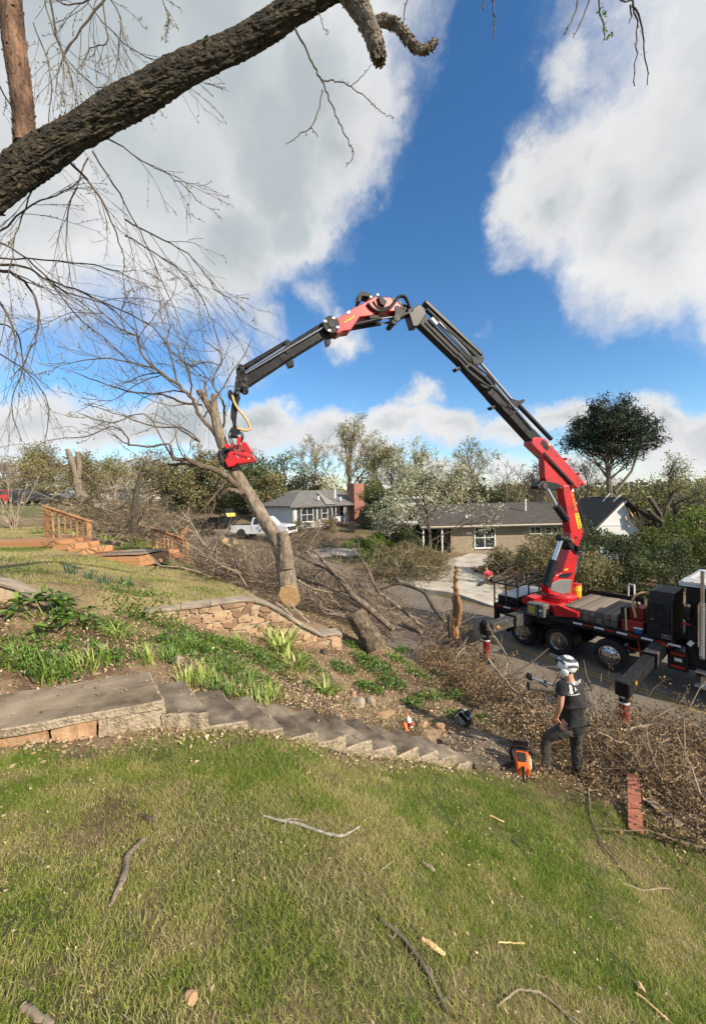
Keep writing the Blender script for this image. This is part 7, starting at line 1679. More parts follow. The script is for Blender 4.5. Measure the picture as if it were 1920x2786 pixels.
def chain(V, E, pre, start, pts, rads):
    last = start
    for i, (p, r_) in enumerate(zip(pts, rads)): k = f'{pre}{i}'; V[k] = (np.asarray(p), r_); E.append((last, k)); last = k
def worker():
    fL, fR = G(1484, 2104), G(1570, 2116); YL, YR = fL[1], fR[1]; Yc = .5*(YL+YR)+.02
    pr = thing('person', 'worker in black t-shirt, dark trousers and black and white helmet, hand on thigh', 'person', (fL+fR)/2)
    f = unitv(np.array([-.80, .55, 0])); l = np.array([-f[1], f[0], 0]); l = l if l[1] < 0 else -l
    p = lambda u, v, dy: PY(u, v, Yc+dy)
    aL, aR = fL+Z3*.10, fR+Z3*.10
    kL, kR = p(1484, 2008, .06), p(1567, 2034, .10)
    hL, hR = p(1541, 1983, -.08), p(1566, 1983, .09)
    pel, wai, che, nb, nk, hd = p(1554, 1976, 0), p(1553, 1935, 0), p(1551, 1884, .0), p(1549, 1853, .0), p(1546, 1838, .0), p(1542, 1815, .0)
    sL, sR = p(1528, 1862, -.16), p(1573, 1857, .17); eL, wL = p(1524, 1917, -.20), p(1513, 1949, -.12); eR, wR = p(1558, 1915, .26), p(1535, 1950, .22)
    V = dict(pel=(pel, .12), wai=(wai, .11), che=(che, .13), nb=(nb, .075), nk=(nk, .058), hd=(hd, .088), ht=(hd+Z3*.07, .07),
             fc=(hd+f*.05-Z3*.035, .055), sL=(sL, .058), uL=(lerp(sL, eL, .5), .050), eL=(eL, .043), mL=(lerp(eL, wL, .4), .043), wL=(wL, .028), sR=(sR, .058), eR=(eR, .043), wR=(wR, .028))
    E = [('pel', 'wai'), ('wai', 'che'), ('che', 'nb'), ('nb', 'nk'), ('nk', 'hd'), ('hd', 'ht'), ('hd', 'fc'), ('che', 'sL'), ('sL', 'uL'), ('uL', 'eL'), ('eL', 'mL'), ('mL', 'wL'), ('che', 'sR'), ('sR', 'eR'), ('eR', 'wR')]
    for sd, w, dirn in (('L', wL, unitv(p(1506, 1966, -.08)-wL)), ('R', wR, unitv(np.array([-.5, .3, -.8])))):
        pm = w+dirn*.055; V['pm'+sd] = (pm, (.030, .022)); E.append(('w'+sd, 'pm'+sd)); across = unitv(np.cross(dirn, l)) 
        for i in range(4):
            o = (i-1.5)*.019; b = pm+across*o+dirn*.03; Ls = [.072, .082, .076, .058][i]
            chain(V, E, f'f{sd}{i}', 'pm'+sd, [b, b+dirn*Ls*.5-l*.006, b+dirn*Ls-l*.016], [.0095, .009, .0075])
        tb = w+dirn*.02; td = unitv(dirn*.55+across*(.8 if np.dot(across, np.array([1, 0, 0])) > 0 else -.8))
        chain(V, E, 'th'+sd, 'w'+sd, [tb+td*.03, tb+td*.065, tb+td*.10], [.013, .011, .009])
    for sd, h, k, a in (('L', hL, kL, aL), ('R', hR, kR, aR)):
        V['h'+sd] = (h, .085); V['k'+sd] = (k, .058); V['a'+sd] = (a, .042); E += [('pel', 'h'+sd), ('h'+sd, 'k'+sd), ('k'+sd, 'a'+sd)]
    skin_mesh('body', V, E, 'pel', skin_m, pr)
    V = dict(hem=(p(1558, 1988, 0), (.20, .18)), hem2=(p(1558, 1976, 0), (.20, .18)), hem3=(p(1556, 1958, 0), (.185, .17)), wai=(wai, (.172, .155)), mid=(lerp(wai, che, .5), (.178, .155)), che=(che, (.185, .155)), nb=(nb+Z3*.005, .085), sL=(sL, .082), cL=(lerp(sL, eL, .38), .078), xL=(lerp(sL, eL, .56), .080), sR=(sR, .082), cR=(lerp(sR, eR, .4), .078), xR=(lerp(sR, eR, .56), .08))
    shirt = skin_mesh('tshirt', V, [('hem', 'hem2'), ('hem2', 'hem3'), ('hem3', 'wai'), ('wai', 'mid'), ('mid', 'che'), ('che', 'nb'), ('che', 'sL'), ('sL', 'cL'), ('cL', 'xL'), ('che', 'sR'), ('sR', 'cR'), ('cR', 'xR')], 'wai', shirt_m, pr)
    V = dict(top=(p(1555, 1962, 0), (.14, .13)), pel=(p(1555, 1984, 0), (.155, .15))); E = [('top', 'pel')]
    for sd, h, k, a in (('L', hL, kL, aL), ('R', hR, kR, aR)):
        V['h'+sd] = (h, .115); V['t'+sd] = (lerp(h, k, .5), .10); V['k'+sd] = (k, .080); V['c'+sd] = (lerp(k, a, .4), .078); V['b'+sd] = (lerp(k, a, .8), .072); V['a'+sd] = (lerp(k, a, 1.0), .074)
        E += [('pel', 'h'+sd), ('h'+sd, 't'+sd), ('t'+sd, 'k'+sd), ('k'+sd, 'c'+sd), ('c'+sd, 'b'+sd), ('b'+sd, 'a'+sd)]
    skin_mesh('trousers', V, E, 'pel', trouser_m, pr)
    for a, dd in ((aL, unitv(np.array([-.93, .1, 0]))), (aR, unitv(np.array([-.35, .8, 0])))):
        V = dict(h=(a-dd*.05-Z3*.045, (.045, .048)), a=(a, .052), m=(a+dd*.07-Z3*.04, (.050, .045)), t=(a+dd*.15-Z3*.06, (.048, .034)), e=(a+dd*.19-Z3*.068, .024)); b = skin_mesh('boot', V, [('a', 'h'), ('h', 'm'), ('m', 't'), ('t', 'e')], 'h', boot_m, pr)
        m = MB(); m.box(a+dd*.06-Z3*.092, (.30, .10, .022), np.stack([dd, np.cross(Z3, dd), Z3], 1), bev=.02); m.build('sole', rubber, b)
        m = MB()
        for i in range(4): q = a+dd*(.055+.025*i)+Z3*(.012-.017*i); m.beam(q-np.cross(Z3, dd)*.035, q+np.cross(Z3, dd)*.035, .006, .006)
        m.build('laces', refl_r, b)
    # hair, beard, ears
    m = MB(); m.lathe(hd-Z3*.085-f*.0, Z3, [(0, .045), (.02, .085), (.06, .098), (.10, .10)], 20); m.build('hair', hair_m, pr)
    m = MB(); q = hd+f*.055-Z3*.075; m.lathe(q-f*.05, f, [(0, .05), (.04, .055), (.07, .04), (.085, .0)], 14); m.build('beard', hair_m, pr)
    # helmet
    up = unitv(Z3*1.0+f*-.16); hc = hd+Z3*.022; he = MB(); prof = [(-.035, .128), (.0, .142), (.03, .143), (.075, .130), (.11, .098), (.135, .055), (.145, .0)]
    he.lathe(hc, up, prof, 28); hm = he.build('helmet', white_p, pr)
    fwd = unitv(f-up*np.dot(f, up)); sd_ = np.cross(up, fwd)
    def patch(a0, a1, d0, d1, mt, nm, lift=.004, n=10, curve=0.0):
        m = MB(); V = []
        for i in range(n):
            a_ = math.radians(a0+(a1-a0)*i/(n-1))
            for j in range(4):
                d = d0+(d1-d0)*j/3 + curve*math.sin(math.pi*i/(n-1)); rr = np.interp(d, [x[0] for x in prof], [x[1] for x in prof])+lift
                V.append(hc+up*d+(fwd*math.cos(a_)+sd_*math.sin(a_))*rr)
        m.add(V, [(i*4+j, (i+1)*4+j, (i+1)*4+j+1, i*4+j+1) for i in range(n-1) for j in range(3)], True); m.build(nm, mt, hm)
    camo = mat('helmet_graphite', (.02, .022, .022), (.10, .11, .10), scale=18, rough=.35)
    patch(-180, 180, .098, .142, camo, 'dark_panel', n=28); patch(20, 80, .045, .075, camo, 'dark_panel', curve=.02); patch(100, 165, .02, .06, camo, 'dark_panel', curve=.02); patch(195, 260, .045, .08, camo, 'dark_panel', curve=.015); patch(280, 345, .03, .07, camo, 'dark_panel', curve=.02); patch(-35, 35, .0, .045, black_paint, 'dark_panel'); patch(150, 215, -.015, .012, black_paint, 'rear_band')
    q = hc+fwd*.12+up*.03; m = MB(); m.prism([q+sd_*.085+up*.03, q+sd_*.07+fwd*.13+up*.045, q-sd_*.07+fwd*.13+up*.045, q-sd_*.085+up*.03, q-sd_*.085-up*.01, q+sd_*.085-up*.01], up*.012); m.build('raised_visor', black_paint, hm, bevel=.006)
    for k in (1, -1):
        c = hc+sd_*k*.125-up*.06+fwd*.01; m = MB(); m.lathe(c-sd_*k*.02, sd_*k, [(0, .05), (.0, .052), (.035, .052), (.05, .04), (.055, .0)], 20, ); m.build('ear_muff', white_p, hm)
        m = MB(); m.beam(c+up*.02, hc+sd_*k*.125+up*.02, .02, .012); m.build('muff_arm', black_paint, hm)
    m = MB(); m.tube([hc-fwd*.12+up*.0, hc-fwd*.16+up*.03, hc-fwd*.16+up*.06], .006, 6); m.build('chin_strap_clip', black_paint, hm)
    # print on the back of the shirt
    from mathutils.bvhtree import BVHTree
    bk = unitv(np.array([.50, -.86, 0])); c = p(1566, 1872, -.2); ex = unitv(np.cross(Z3, bk)); org = world_origin(pr)
    wp = mat('shirt_print', (.74, .74, .72), rough=.8)
    bv = BVHTree.FromPolygons([tuple(np.array(v.co)+org) for v in shirt.data.vertices], [tuple(q.vertices) for q in shirt.data.polygons])
    def lay(o):                         # press the print onto the cloth
        for v in o.data.vertices:
            w = np.array(v.co)+org; h = bv.ray_cast(Vector(w+bk*.6), Vector(-bk))
            if h[0] is not None: v.co = Vector(np.array(h[0])+bk*.006-org)
    m = MB(); n = 9; V = []
    for i in range(n):
        for s_ in np.linspace(-1, 1, 5): V.append(c-ex*.05+ex*s_*(.036+.005*math.sin(i*2.1))+Z3*(.09-.18*i/(n-1)))
    m.add(V, [(5*i+j, 5*i+j+1, 5*i+j+6, 5*i+j+5) for i in range(n-1) for j in range(4)]); lay(m.build('printed_crest', wp, pr))
    for k, (txt, sz) in enumerate((('OUR', .075), ('TWI', .07), ('A', .065))): lay(text_on(txt, c+ex*.045+Z3*(.065-.055*k), ex, Z3, sz, wp, 'printed_lettering', pr, .0))
    m = MB()
    for k in range(6): q = c+ex*(-.07+.03*k)-Z3*.11; m.add([q-ex*.01-Z3*.006, q+ex*.01-Z3*.006, q+ex*.01+Z3*.006, q-ex*.01+Z3*.006], [(0, 1, 2, 3)])
    lay(m.build('printed_line', wp, pr))
worker()
def sitter():
    b = G(1342, 1592); Y = b[1]; k = Y/FOC
    pr = thing('person', 'person in a red shirt and black trousers sitting on the concrete drive', 'person', b)
    p = lambda u, v, dy=0: PY(u, v, Y+dy)
    pel, che, nk, hd = p(1332, 1576), p(1327, 1560), p(1324, 1552), p(1321, 1546, -.03)
    bz = float(b[2]); 
    kL, aL = p(1318, 1583, -.5), p(1301, 1594, -.7); kR, aR = p(1338, 1578, -.35), p(1338, 1592, -.45)
    sL, eL, wL = p(1317, 1557, -.1), p(1316, 1570, -.2), p(1325, 1571, -.4); sR, eR, wR = p(1335, 1557, .05), p(1338, 1567, -.2), p(1330, 1571, -.42)
    V = dict(pel=(pel, .14), che=(che, .14), nk=(nk, .06), hd=(hd, .095), ht=(hd+Z3*.09, .08), sL=(sL, .06), eL=(eL, .045), wL=(wL, .032), sR=(sR, .06), eR=(eR, .045), wR=(wR, .032), kL=(kL, .075), aL=(aL, .05), kR=(kR, .075), aR=(aR, .05), hL=(wL+np.array([.03, -.05, -.03]), .035), hR=(wR+np.array([-.03, -.05, -.03]), .035))
    E = [('pel', 'che'), ('che', 'nk'), ('nk', 'hd'), ('hd', 'ht'), ('che', 'sL'), ('sL', 'eL'), ('eL', 'wL'), ('wL', 'hL'), ('che', 'sR'), ('sR', 'eR'), ('eR', 'wR'), ('wR', 'hR'), ('pel', 'kL'), ('kL', 'aL'), ('pel', 'kR'), ('kR', 'aR')]
    for sd, w in (('hL', V['hL'][0]), ('hR', V['hR'][0])):
        for i in range(4): chain(V, E, sd+'f%d' % i, sd, [w+np.array([.01*(i-1.5), -.05, -.03]), w+np.array([.012*(i-1.5), -.08, -.06])], [.011, .009])
        chain(V, E, sd+'t', sd, [w+np.array([.04, -.03, 0]), w+np.array([.055, -.05, -.01])], [.012, .01])
    skin_mesh('body', V, E, 'pel', skin_m, pr)
    V = dict(b=(lerp(pel, che, .1), .165), che=(che, .165), nk=(lerp(che, nk, .7), .09), sL=(sL, .085), m=(lerp(sL, eL, .8), .07), sR=(sR, .085), n=(lerp(sR, eR, .8), .07))
    skin_mesh('shirt', V, [('b', 'che'), ('che', 'nk'), ('che', 'sL'), ('sL', 'm'), ('che', 'sR'), ('sR', 'n')], 'che', red_shirt, pr)
    V = dict(pel=(pel, .175), hL=(lerp(pel, kL, .4), .12), kL=(kL, .10), cL=(lerp(kL, aL, .6), .085), aL=(aL, .075), hR=(lerp(pel, kR, .4), .12), kR=(kR, .10), aR=(aR, .078))
    skin_mesh('trousers', V, [('pel', 'hL'), ('hL', 'kL'), ('kL', 'cL'), ('cL', 'aL'), ('pel', 'hR'), ('hR', 'kR'), ('kR', 'aR')], 'pel', dark_cloth, pr)
    for a in (aL, aR):
        V = dict(a=(a, .07), h=(a+np.array([.03, .03, -.05]), .055), t=(a+np.array([-.16, -.12, -.045]), .05)); skin_mesh('shoe', V, [('a', 'h'), ('h', 't')], 'h', boot_m, pr)
    m = MB(); m.lathe(hd+Z3*.02+np.array([.01, .03, 0]), Z3, [(-.02, .10), (.04, .112), (.10, .09), (.135, .04), (.14, 0)], 16); m.build('hair', hair_m, pr)
    # what the person sits on
    q = np.array([pel[0]+.05, pel[1]+.05, bz-.1]); m = MB(); m.box(q+Z3*(pel[2]-.17-bz+.1)/2, (.5, .45, pel[2]-.17-bz+.1), bev=.03); tag(m.build('concrete_block', concrete), 'pale block under the seated person in red', 'block')
sitter()

# ---------------------------------------------------------------- chainsaws, oil bottle
def chainsaw(name, label, c, fwd, up, body_m, cover_m, bar_len=.42, seen_bar=True, scale=1.0):
    fwd = unitv(fwd); up = unitv(up-fwd*np.dot(up, fwd)); sd = np.cross(up, fwd); R = np.stack([fwd, sd, up], 1)*scale; c = np.asarray(c, float)
    q = lambda x, y, z: c + R @ np.array([x, y, z]); t = thing(name, label, 'chainsaw', c); Rn = R/scale
    m = MB(); prof = [(-.16, -.07), (-.17, .02), (-.12, .075), (-.02, .095), (.08, .08), (.12, .03), (.12, -.07), (.0, -.09)]
    n = len(prof); V = []
    for y, k in ((-.085, .8), (-.06, 1), (.06, 1), (.085, .8)): V += [q(x*k, y, z*k) for x, z in prof]
    m.add(V, [(i*n+j, i*n+(j+1) % n, (i+1)*n+(j+1) % n, (i+1)*n+j) for i in range(3) for j in range(n)] + [tuple(range(n)), tuple(3*n+j for j in range(n))]); m.build('engine_housing', body_m, t)
    m = MB(); m.box(q(-.03, 0, .098), np.array([.13, .10, .02])*scale, Rn, bev=.008); m.build('top_cover', cover_m, t)
    m = MB(); m.box(q(.02, -.095, -.02), np.array([.16, .03, .10])*scale, Rn, bev=.012); m.build('clutch_cover', white_p, t)
    m = MB(); m.tube([q(-.14, 0, .05), q(-.22, 0, .06), q(-.30, 0, .01), q(-.33, 0, -.05), q(-.28, 0, -.085), q(-.15, 0, -.08)], .018*scale, 8); m.build('rear_handle', black_paint, t)
    m = MB(); m.tube([q(.06, -.10, -.06), q(.08, -.125, .05), q(.07, -.10, .15), q(.06, 0, .17), q(.07, .11, .15), q(.08, .135, .04), q(.06, .11, -.07)], .015*scale, 8); m.build('front_handle', black_paint, t)
    m = MB(); m.prism([q(.12, -.09, .06), q(.14, -.09, .17), q(.14, .09, .17), q(.12, .09, .06)], R @ np.array([.012, 0, 0])); m.build('hand_guard', black_paint, t)
    if seen_bar:
        pr_ = [(.10, -.035), (.10, .035)] + [(.10+bar_len-.035+.035*math.cos(a_), .035*math.sin(a_)) for a_ in np.linspace(math.pi/2, -math.pi/2, 8)]
        m = MB(); m.prism([q(x, -.08, z-.01) for x, z in pr_], R @ np.array([0, .012, 0])); m.build('guide_bar', mat('pale_bar', (.60, .62, .56), (.72, .74, .68), scale=6, rough=.4), t)
        k_ = len(pr_); m = MB(); P = [q(x, -.074, z-.01) for x, z in pr_]; P.append(P[0]); m.tube(P, .006*scale, 5); m.build('saw_chain', dusty_steel, t)
    m = MB(); m.lathe(q(-.05, .085, 0), sd, [(0, .05*scale), (.012*scale, .045*scale), (.014*scale, 0)], 14); m.build('starter_cover', cover_m, t)
    return t
oc = G(1420, 2098)+Z3*.11
chainsaw('chainsaw', 'orange chainsaw with black handles standing on the grass beside the worker', oc+Z3*.04, (.30, .93, .25), (-.15, -.35, 1), orange_p, mat('dark_cap', (.03, .03, .03), rough=.5), .5, True, 1.12)
gb, gt = G(1262, 1972), G(1208, 2014); gf = unitv(gt+Z3*.05-gb-Z3*.12); gc = gb+Z3*.13
chainsaw('chainsaw', 'grey and white chainsaw with pale bar lying tilted on the lower steps', gc, gf, np.array([.35, -.45, .82]), mat('grey_saw', (.40, .40, .38), (.52, .52, .5), scale=6, rough=.4), black_paint, .44)
bt = G(1118, 1984); ob_t = thing('oil_bottle', 'white plastic bottle with orange cap lying against leaves by the steps', 'bottle', bt)
ax_ = unitv(np.array([-.25, .35, .9])); m = MB(); m.lathe(bt+Z3*.02, ax_, [(0, .035), (.01, .042), (.13, .042), (.16, .025), (.175, .018)], 16); m.build('bottle', white_p, ob_t); m = MB(); m.lathe(bt+Z3*.02+ax_*.172, ax_, [(0, .022), (.035, .02), (.05, .008), (.06, 0)], 12); m.build('cap', orange_p, ob_t); m = MB(); m.lathe(bt+Z3*.02+ax_*.02, ax_, [(0, .043), (.06, .043)], 16); m.build('label', MATS['red_reflector'], ob_t)
ob2 = G(1106, 1990); m = MB(); m.lathe(ob2, ax_, [(0, .03), (.1, .035), (.13, .02), (.14, 0)], 12); tag(m.build('orange_flask', orange_p), 'small orange flask right behind the white oil bottle', 'flask')
# ---------------------------------------------------------------- cut limbs, logs, brush
limb_bark = mat('limb_bark', (.06, .045, .032), (.27, .21, .15), scale=6, rough=.95, bump=.6, bscale=30, bdist=.012, stretch=(1, 1, 1), c3=(.14, .108, .078))
stick_mat = mat('brush_sticks', (.04, .028, .019), (.36, .28, .20), scale=2, rough=.9, attr='rnd', c3=(.125, .09, .062))
S_F = dict(n=(5, 4, 3), wander=(.2, .25, .3), up=(.03, .02, 0), kids=(4, 3, 0), ratio=(.42, .5, .5), ang=(40, 42, 45), start=(.25, .2, .2), k=(4, 3, 3), minr=.006, rk=.55, taper=.4)
def fallen(label, pl, Y, kids=1, seed=1, mt=None, group='cut limbs lying between the wall and the road', cutend=True, k=9):
    P, R = pxpath(pl, Y, max(10, (len(pl)-1)*5)); R = R*.74; t = thing('cut_limb', label, 'branch', P[0]-Z3*R[0], group); g = Grow(seed); m = MB()
    rough_limb(m, P, R, 10, .05, seed, lump=.5) if R.max() > .05 else m.tube(P+g.r.normal(0, .01, P.shape), R, k)
    m.build('limb', mt or limb_bark, t)
    if cutend:
        d = unitv(P[0]-P[1]); m = MB(); m.cyl(P[0]-d*.01, P[0]+d*.012, R[0]*.96, 12); m.build('cut_face', cut_wood, t)
    if kids:
        g.mb = MB(); [g.kids(P, np.linalg.norm(P[-1]-P[0]), R[0]*.6, R[-1], 0, S_F, start=.25) for _ in range(kids)]; g.mb.build('side_branches', twig_mat if False else limb_bark, t)
        t.children[-1]['kind'] = 'stuff'
    return t
fallen('thick grey limb leaning up left out of the brush from the road edge', [(1068, 1712, 22), (1006, 1658, 26), (959, 1620, 24), (928, 1580, 18), (890, 1548, 13), (843, 1530, 9), (796, 1503, 5)], [10.6, 10.8, 11.0, 11.2, 11.4, 11.6, 11.8], 2, 1)
fallen('fork of the thick grey limb rising steeply beside the leaning trunk', [(930, 1580, 13), (878, 1526, 11), (859, 1504, 8), (803, 1480, 4)], [11.2, 11.3, 11.4, 11.5], 2, 2, cutend=False)
fallen('pale slender limb with a forked tip standing out against the road', [(1152, 1706, 13), (1100, 1664, 13), (1053, 1630, 13), (1022, 1598, 12), (1006, 1558, 11), (990, 1533, 10), (978, 1514, 8), (958, 1497, 6)], [10.9]*8, 1, 3)
fallen('short upright fork of the pale slender limb', [(978, 1516, 6), (976, 1500, 6), (975, 1483, 5)], 10.9, 0, 4, cutend=False)
fallen('arching dark limb bridging over the road edge left of the broken stump', [(1208, 1690, 13), (1178, 1652, 13), (1160, 1620, 13), (1141, 1605, 12), (1110, 1592, 11), (1078, 1589, 9), (1041, 1602, 7), (1020, 1609, 5)], [11.2, 11.3, 11.4, 11.5, 11.6, 11.7, 11.8, 11.9], 1, 5, bark_dark)
fallen('thin twig running left off the arching dark limb', [(1080, 1589, 5), (1050, 1580, 4), (1026, 1582, 3)], 11.7, 0, 6, cutend=False)
fallen('crooked limb joined to the leaning log from the left', [(942, 1682, 11), (909, 1670, 11), (884, 1667, 10), (862, 1639, 9), (834, 1627, 7), (818, 1636, 4)], 10.0, 1, 7)
fallen('curved thin limb above the crooked one beside the leaning log', [(935, 1672, 8), (895, 1662, 8), (875, 1650, 8), (866, 1632, 7), (840, 1618, 5)], 10.2, 1, 8)
fallen('pale stick standing under the sawn end of the leaning trunk', [(838, 1692, 9), (812, 1668, 8), (788, 1640, 6)], 9.9, 0, 9, bark_tan)
fallen('second pale stick lying beside the wall coping', [(800, 1686, 8), (775, 1655, 7), (750, 1640, 5)], 9.8, 0, 10, bark_tan)
fallen('grey limb lying flat through the brush left of the leaning trunk', [(980, 1640, 10), (900, 1600, 10), (830, 1580, 9), (790, 1560, 6)], [11.3, 11.6, 11.9, 12.2], 2, 11)
fallen('pale straight pole lying flat below the grey limb', [(990, 1660, 9), (920, 1620, 9), (850, 1600, 8), (800, 1575, 6)], [11.0, 11.3, 11.5, 11.8], 1, 12, bark_tan)
fallen('round log lying along the bank at the road edge', [(1146, 1722, 15), (1110, 1708, 15), (1082, 1696, 14)], [10.7, 10.8, 10.9], 0, 13)
fallen('long bare branch pointing out of the brush over the road near the rear outrigger', [(1390, 1800, 5), (1365, 1762, 6), (1340, 1725, 5), (1322, 1690, 3)], 8.6, 1, 14, bark_tan, 'bare branches sticking out of the withered brush')
fallen('pale bundle of branches running down the bank toward the pole', [(1330, 1795, 9), (1370, 1850, 9), (1430, 1905, 8), (1490, 1950, 5)], [7.9, 7.5, 7.1, 6.8], 2, 15, bark_tan, 'bare branches sticking out of the withered brush')
fallen('long dark branch lying at the left behind the second handrail, pointing right', [(440, 1458, 6), (500, 1436, 7), (560, 1412, 6), (578, 1396, 3)], 21, 1, 16, bark_dark, 'bare branches sticking out of the withered brush')
fallen('thick pale branch lying on top of the brush right of the worker', [(1690, 1985, 10), (1730, 1982, 9), (1770, 1962, 7), (1830, 1920, 4)], 5.9, 1, 17, bark_tan, 'bare branches sticking out of the withered brush')
fallen('pale cut stick lying flat right behind the worker', [(1628, 1995, 6), (1660, 2010, 6), (1690, 2022, 4)], 5.7, 0, 18, bark_tan, 'bare branches sticking out of the withered brush')
fallen('upright pale forked twig in the brush above the red brown board', [(1800, 2120, 6), (1805, 2060, 5), (1815, 2020, 3)], 4.9, 1, 19, bark_tan, 'bare branches sticking out of the withered brush')
fallen('tan split branch lying across the lowest handrail', [(608, 1478, 9), (640, 1490, 8), (670, 1508, 6)], 19.9, 0, 20, cut_wood, 'bare branches sticking out of the withered brush')
# the leaning log by the wall pier
lp, lr = pxpath([(1022, 1762, 62), (1005, 1730, 58), (985, 1700, 54), (966, 1668, 48)], [9.5, 9.55, 9.6, 9.65], 34); lg = thing('log', 'thick log with dark furrowed bark leaning left beside the wall pier', 'log', lp[0])
m = MB(); V = rough_limb(m, lp, lr, 34, .09, 31, lump=.4); bark_flakes(V, 160, .05, 32, m, .014); m.build('bark', mat('log_bark', (.05, .038, .026), (.23, .175, .115), scale=9, rough=.95, bump=1.0, bscale=24, bdist=.03, c3=(.12, .09, .06), detail=9), lg); d = unitv(lp[-1]-lp[-2]); m = MB(); m.cyl(lp[-1]-d*.02, lp[-1]+d*.012, lr[-1]*.92, 20); m.build('cut_face', bark_tan, lg)
# splintered stump standing at the road edge
sn = PY(1238, 1730, 9.9); t = thing('broken_stump', 'tall splintered trunk of orange brown heartwood standing at the road edge', 'stump', sn); P, R = pxpath([(1236, 1735, 25), (1236, 1700, 24), (1239, 1665, 21), (1240, 1620, 16), (1238, 1585, 12), (1240, 1560, 9), (1241, 1542, 2)], 9.9, 50)
R = R*.8; m = MB(); V = rough_limb(m, P, R, 18, .24, 33, lump=.6); bark_flakes(V, 90, .07, 41, m, .02); m.build('heartwood', mat('splintered_wood', (.09, .05, .028), (.40, .24, .12), scale=7, rough=.9, bump=.9, bscale=26, stretch=(2, 2, .25), c3=(.30, .145, .06)), t)
P, R = pxpath([(1246, 1700, 10), (1250, 1660, 13), (1247, 1630, 11), (1243, 1616, 3)], 9.8, 20); m = MB(); rough_limb(m, P, R, 8, .2, 35); m.build('torn_sliver', MATS['splintered_wood'], t)
P, R = pxpath([(1226, 1735, 14), (1224, 1700, 14), (1222, 1672, 6)], 9.9, 16); m = MB(); rough_limb(m, P, R, 10, .2, 36); m.build('bark_strip', bark_dark, t)
bz = G(470, 1490, hi=40)
t = thing('broken_stump', 'orange torn stump in the brush behind the second handrail', 'stump', PY(496, 1470, 20)); P, R = pxpath([(488, 1480, 22), (496, 1455, 18), (508, 1436, 10), (512, 1428, 3)], 20, 20); m = MB(); rough_limb(m, P, R, 12, .2, 37); m.build('heartwood', MATS['splintered_wood'], t)
for u, v, w, Y, lab in [(612, 1472, 18, 20.5, 'sawn log end by the grey box'), (640, 1476, 16, 21, 'small sawn log end right of the grey box')]:
    a = PY(u, v, Y); t = thing('log', 'pale ' + lab + ' on a pile', 'log', a); rr_ = w/2/FOC*Y; d = unitv(np.array([.4, -.8, -.1])); m = MB(); m.cyl(a-d*.6, a, rr_, 14); m.build('bark', bark_grey, t); m = MB(); m.cyl(a, a+d*.012, rr_*.94, 14); m.build('cut_face', cut_wood, t)
a = G(1310, 1822)+Z3*.05; t = thing('log', 'orange red sawn log end showing through the withered brush on the bank', 'log', a); d = unitv(np.array([-.35, -.85, .3])); m = MB(); m.cyl(a-d*.35, a, .075, 16); m.build('bark', bark_dark, t); m = MB(); m.cyl(a, a+d*.015, .07, 16); m.build('cut_face', mat('orange_wood', (.36, .11, .05), (.58, .22, .10), scale=16, rough=.8), t)
# pole over a log
a, b = PY(1447, 1846, 6.9), PY(1502, 1864, 6.75); t = thing('metal_pole', 'pale metal pole with a black foot resting on a log by the road edge', 'pole', a-Z3*.1)
m = MB(); m.cyl(a, b, .022, 12); m.build('tube', alloy, t); m = MB(); m.prism([PY(1436, 1850, 6.9), PY(1440, 1836, 6.9), PY(1447, 1838, 6.9), PY(1447, 1854, 6.9)], (0, .1, 0)); m.build('foot', black_paint, t); m = MB(); q = lerp(a, b, .66); m.box(q+Z3*.02, (.05, .05, .05), bev=.01); m.build('clamp', black_paint, t)
P, R = pxpath([(1436, 1866, 24), (1470, 1870, 24), (1502, 1878, 20)], 6.85, 20); t = thing('log', 'short mossy brown log under the pale metal pole', 'log', P[0]-Z3*.1); m = MB(); rough_limb(m, P, R, 16, .08, 39); m.build('bark', bark_dark, t)
# red brown board
a, b = G(1729, 2272), G(1722, 2150)+Z3*.16; d = unitv(b-a); s_ = unitv(np.cross(d, Z3)); m = MB(); m.beam(a+Z3*.04, b+Z3*.06, .022, .145, s_, bev=.004); tag(m.build('board', mat('red_brown_board', (.30, .10, .055), (.44, .17, .10), scale=4, rough=.8, stretch=(.5, 5, 5), bump=.3, bscale=30)), 'red brown board lying on the grass out of the withered brush', 'board')
a, b = G(1760, 2190)+Z3*.08, G(1850, 2260)+Z3*.05; d = unitv(b-a); m = MB(); m.beam(a, b, .022, .12, unitv(np.cross(d, Z3)), bev=.004); tag(m.build('board', old_deck), 'dull brown board half under the brush right of the red brown one', 'board')

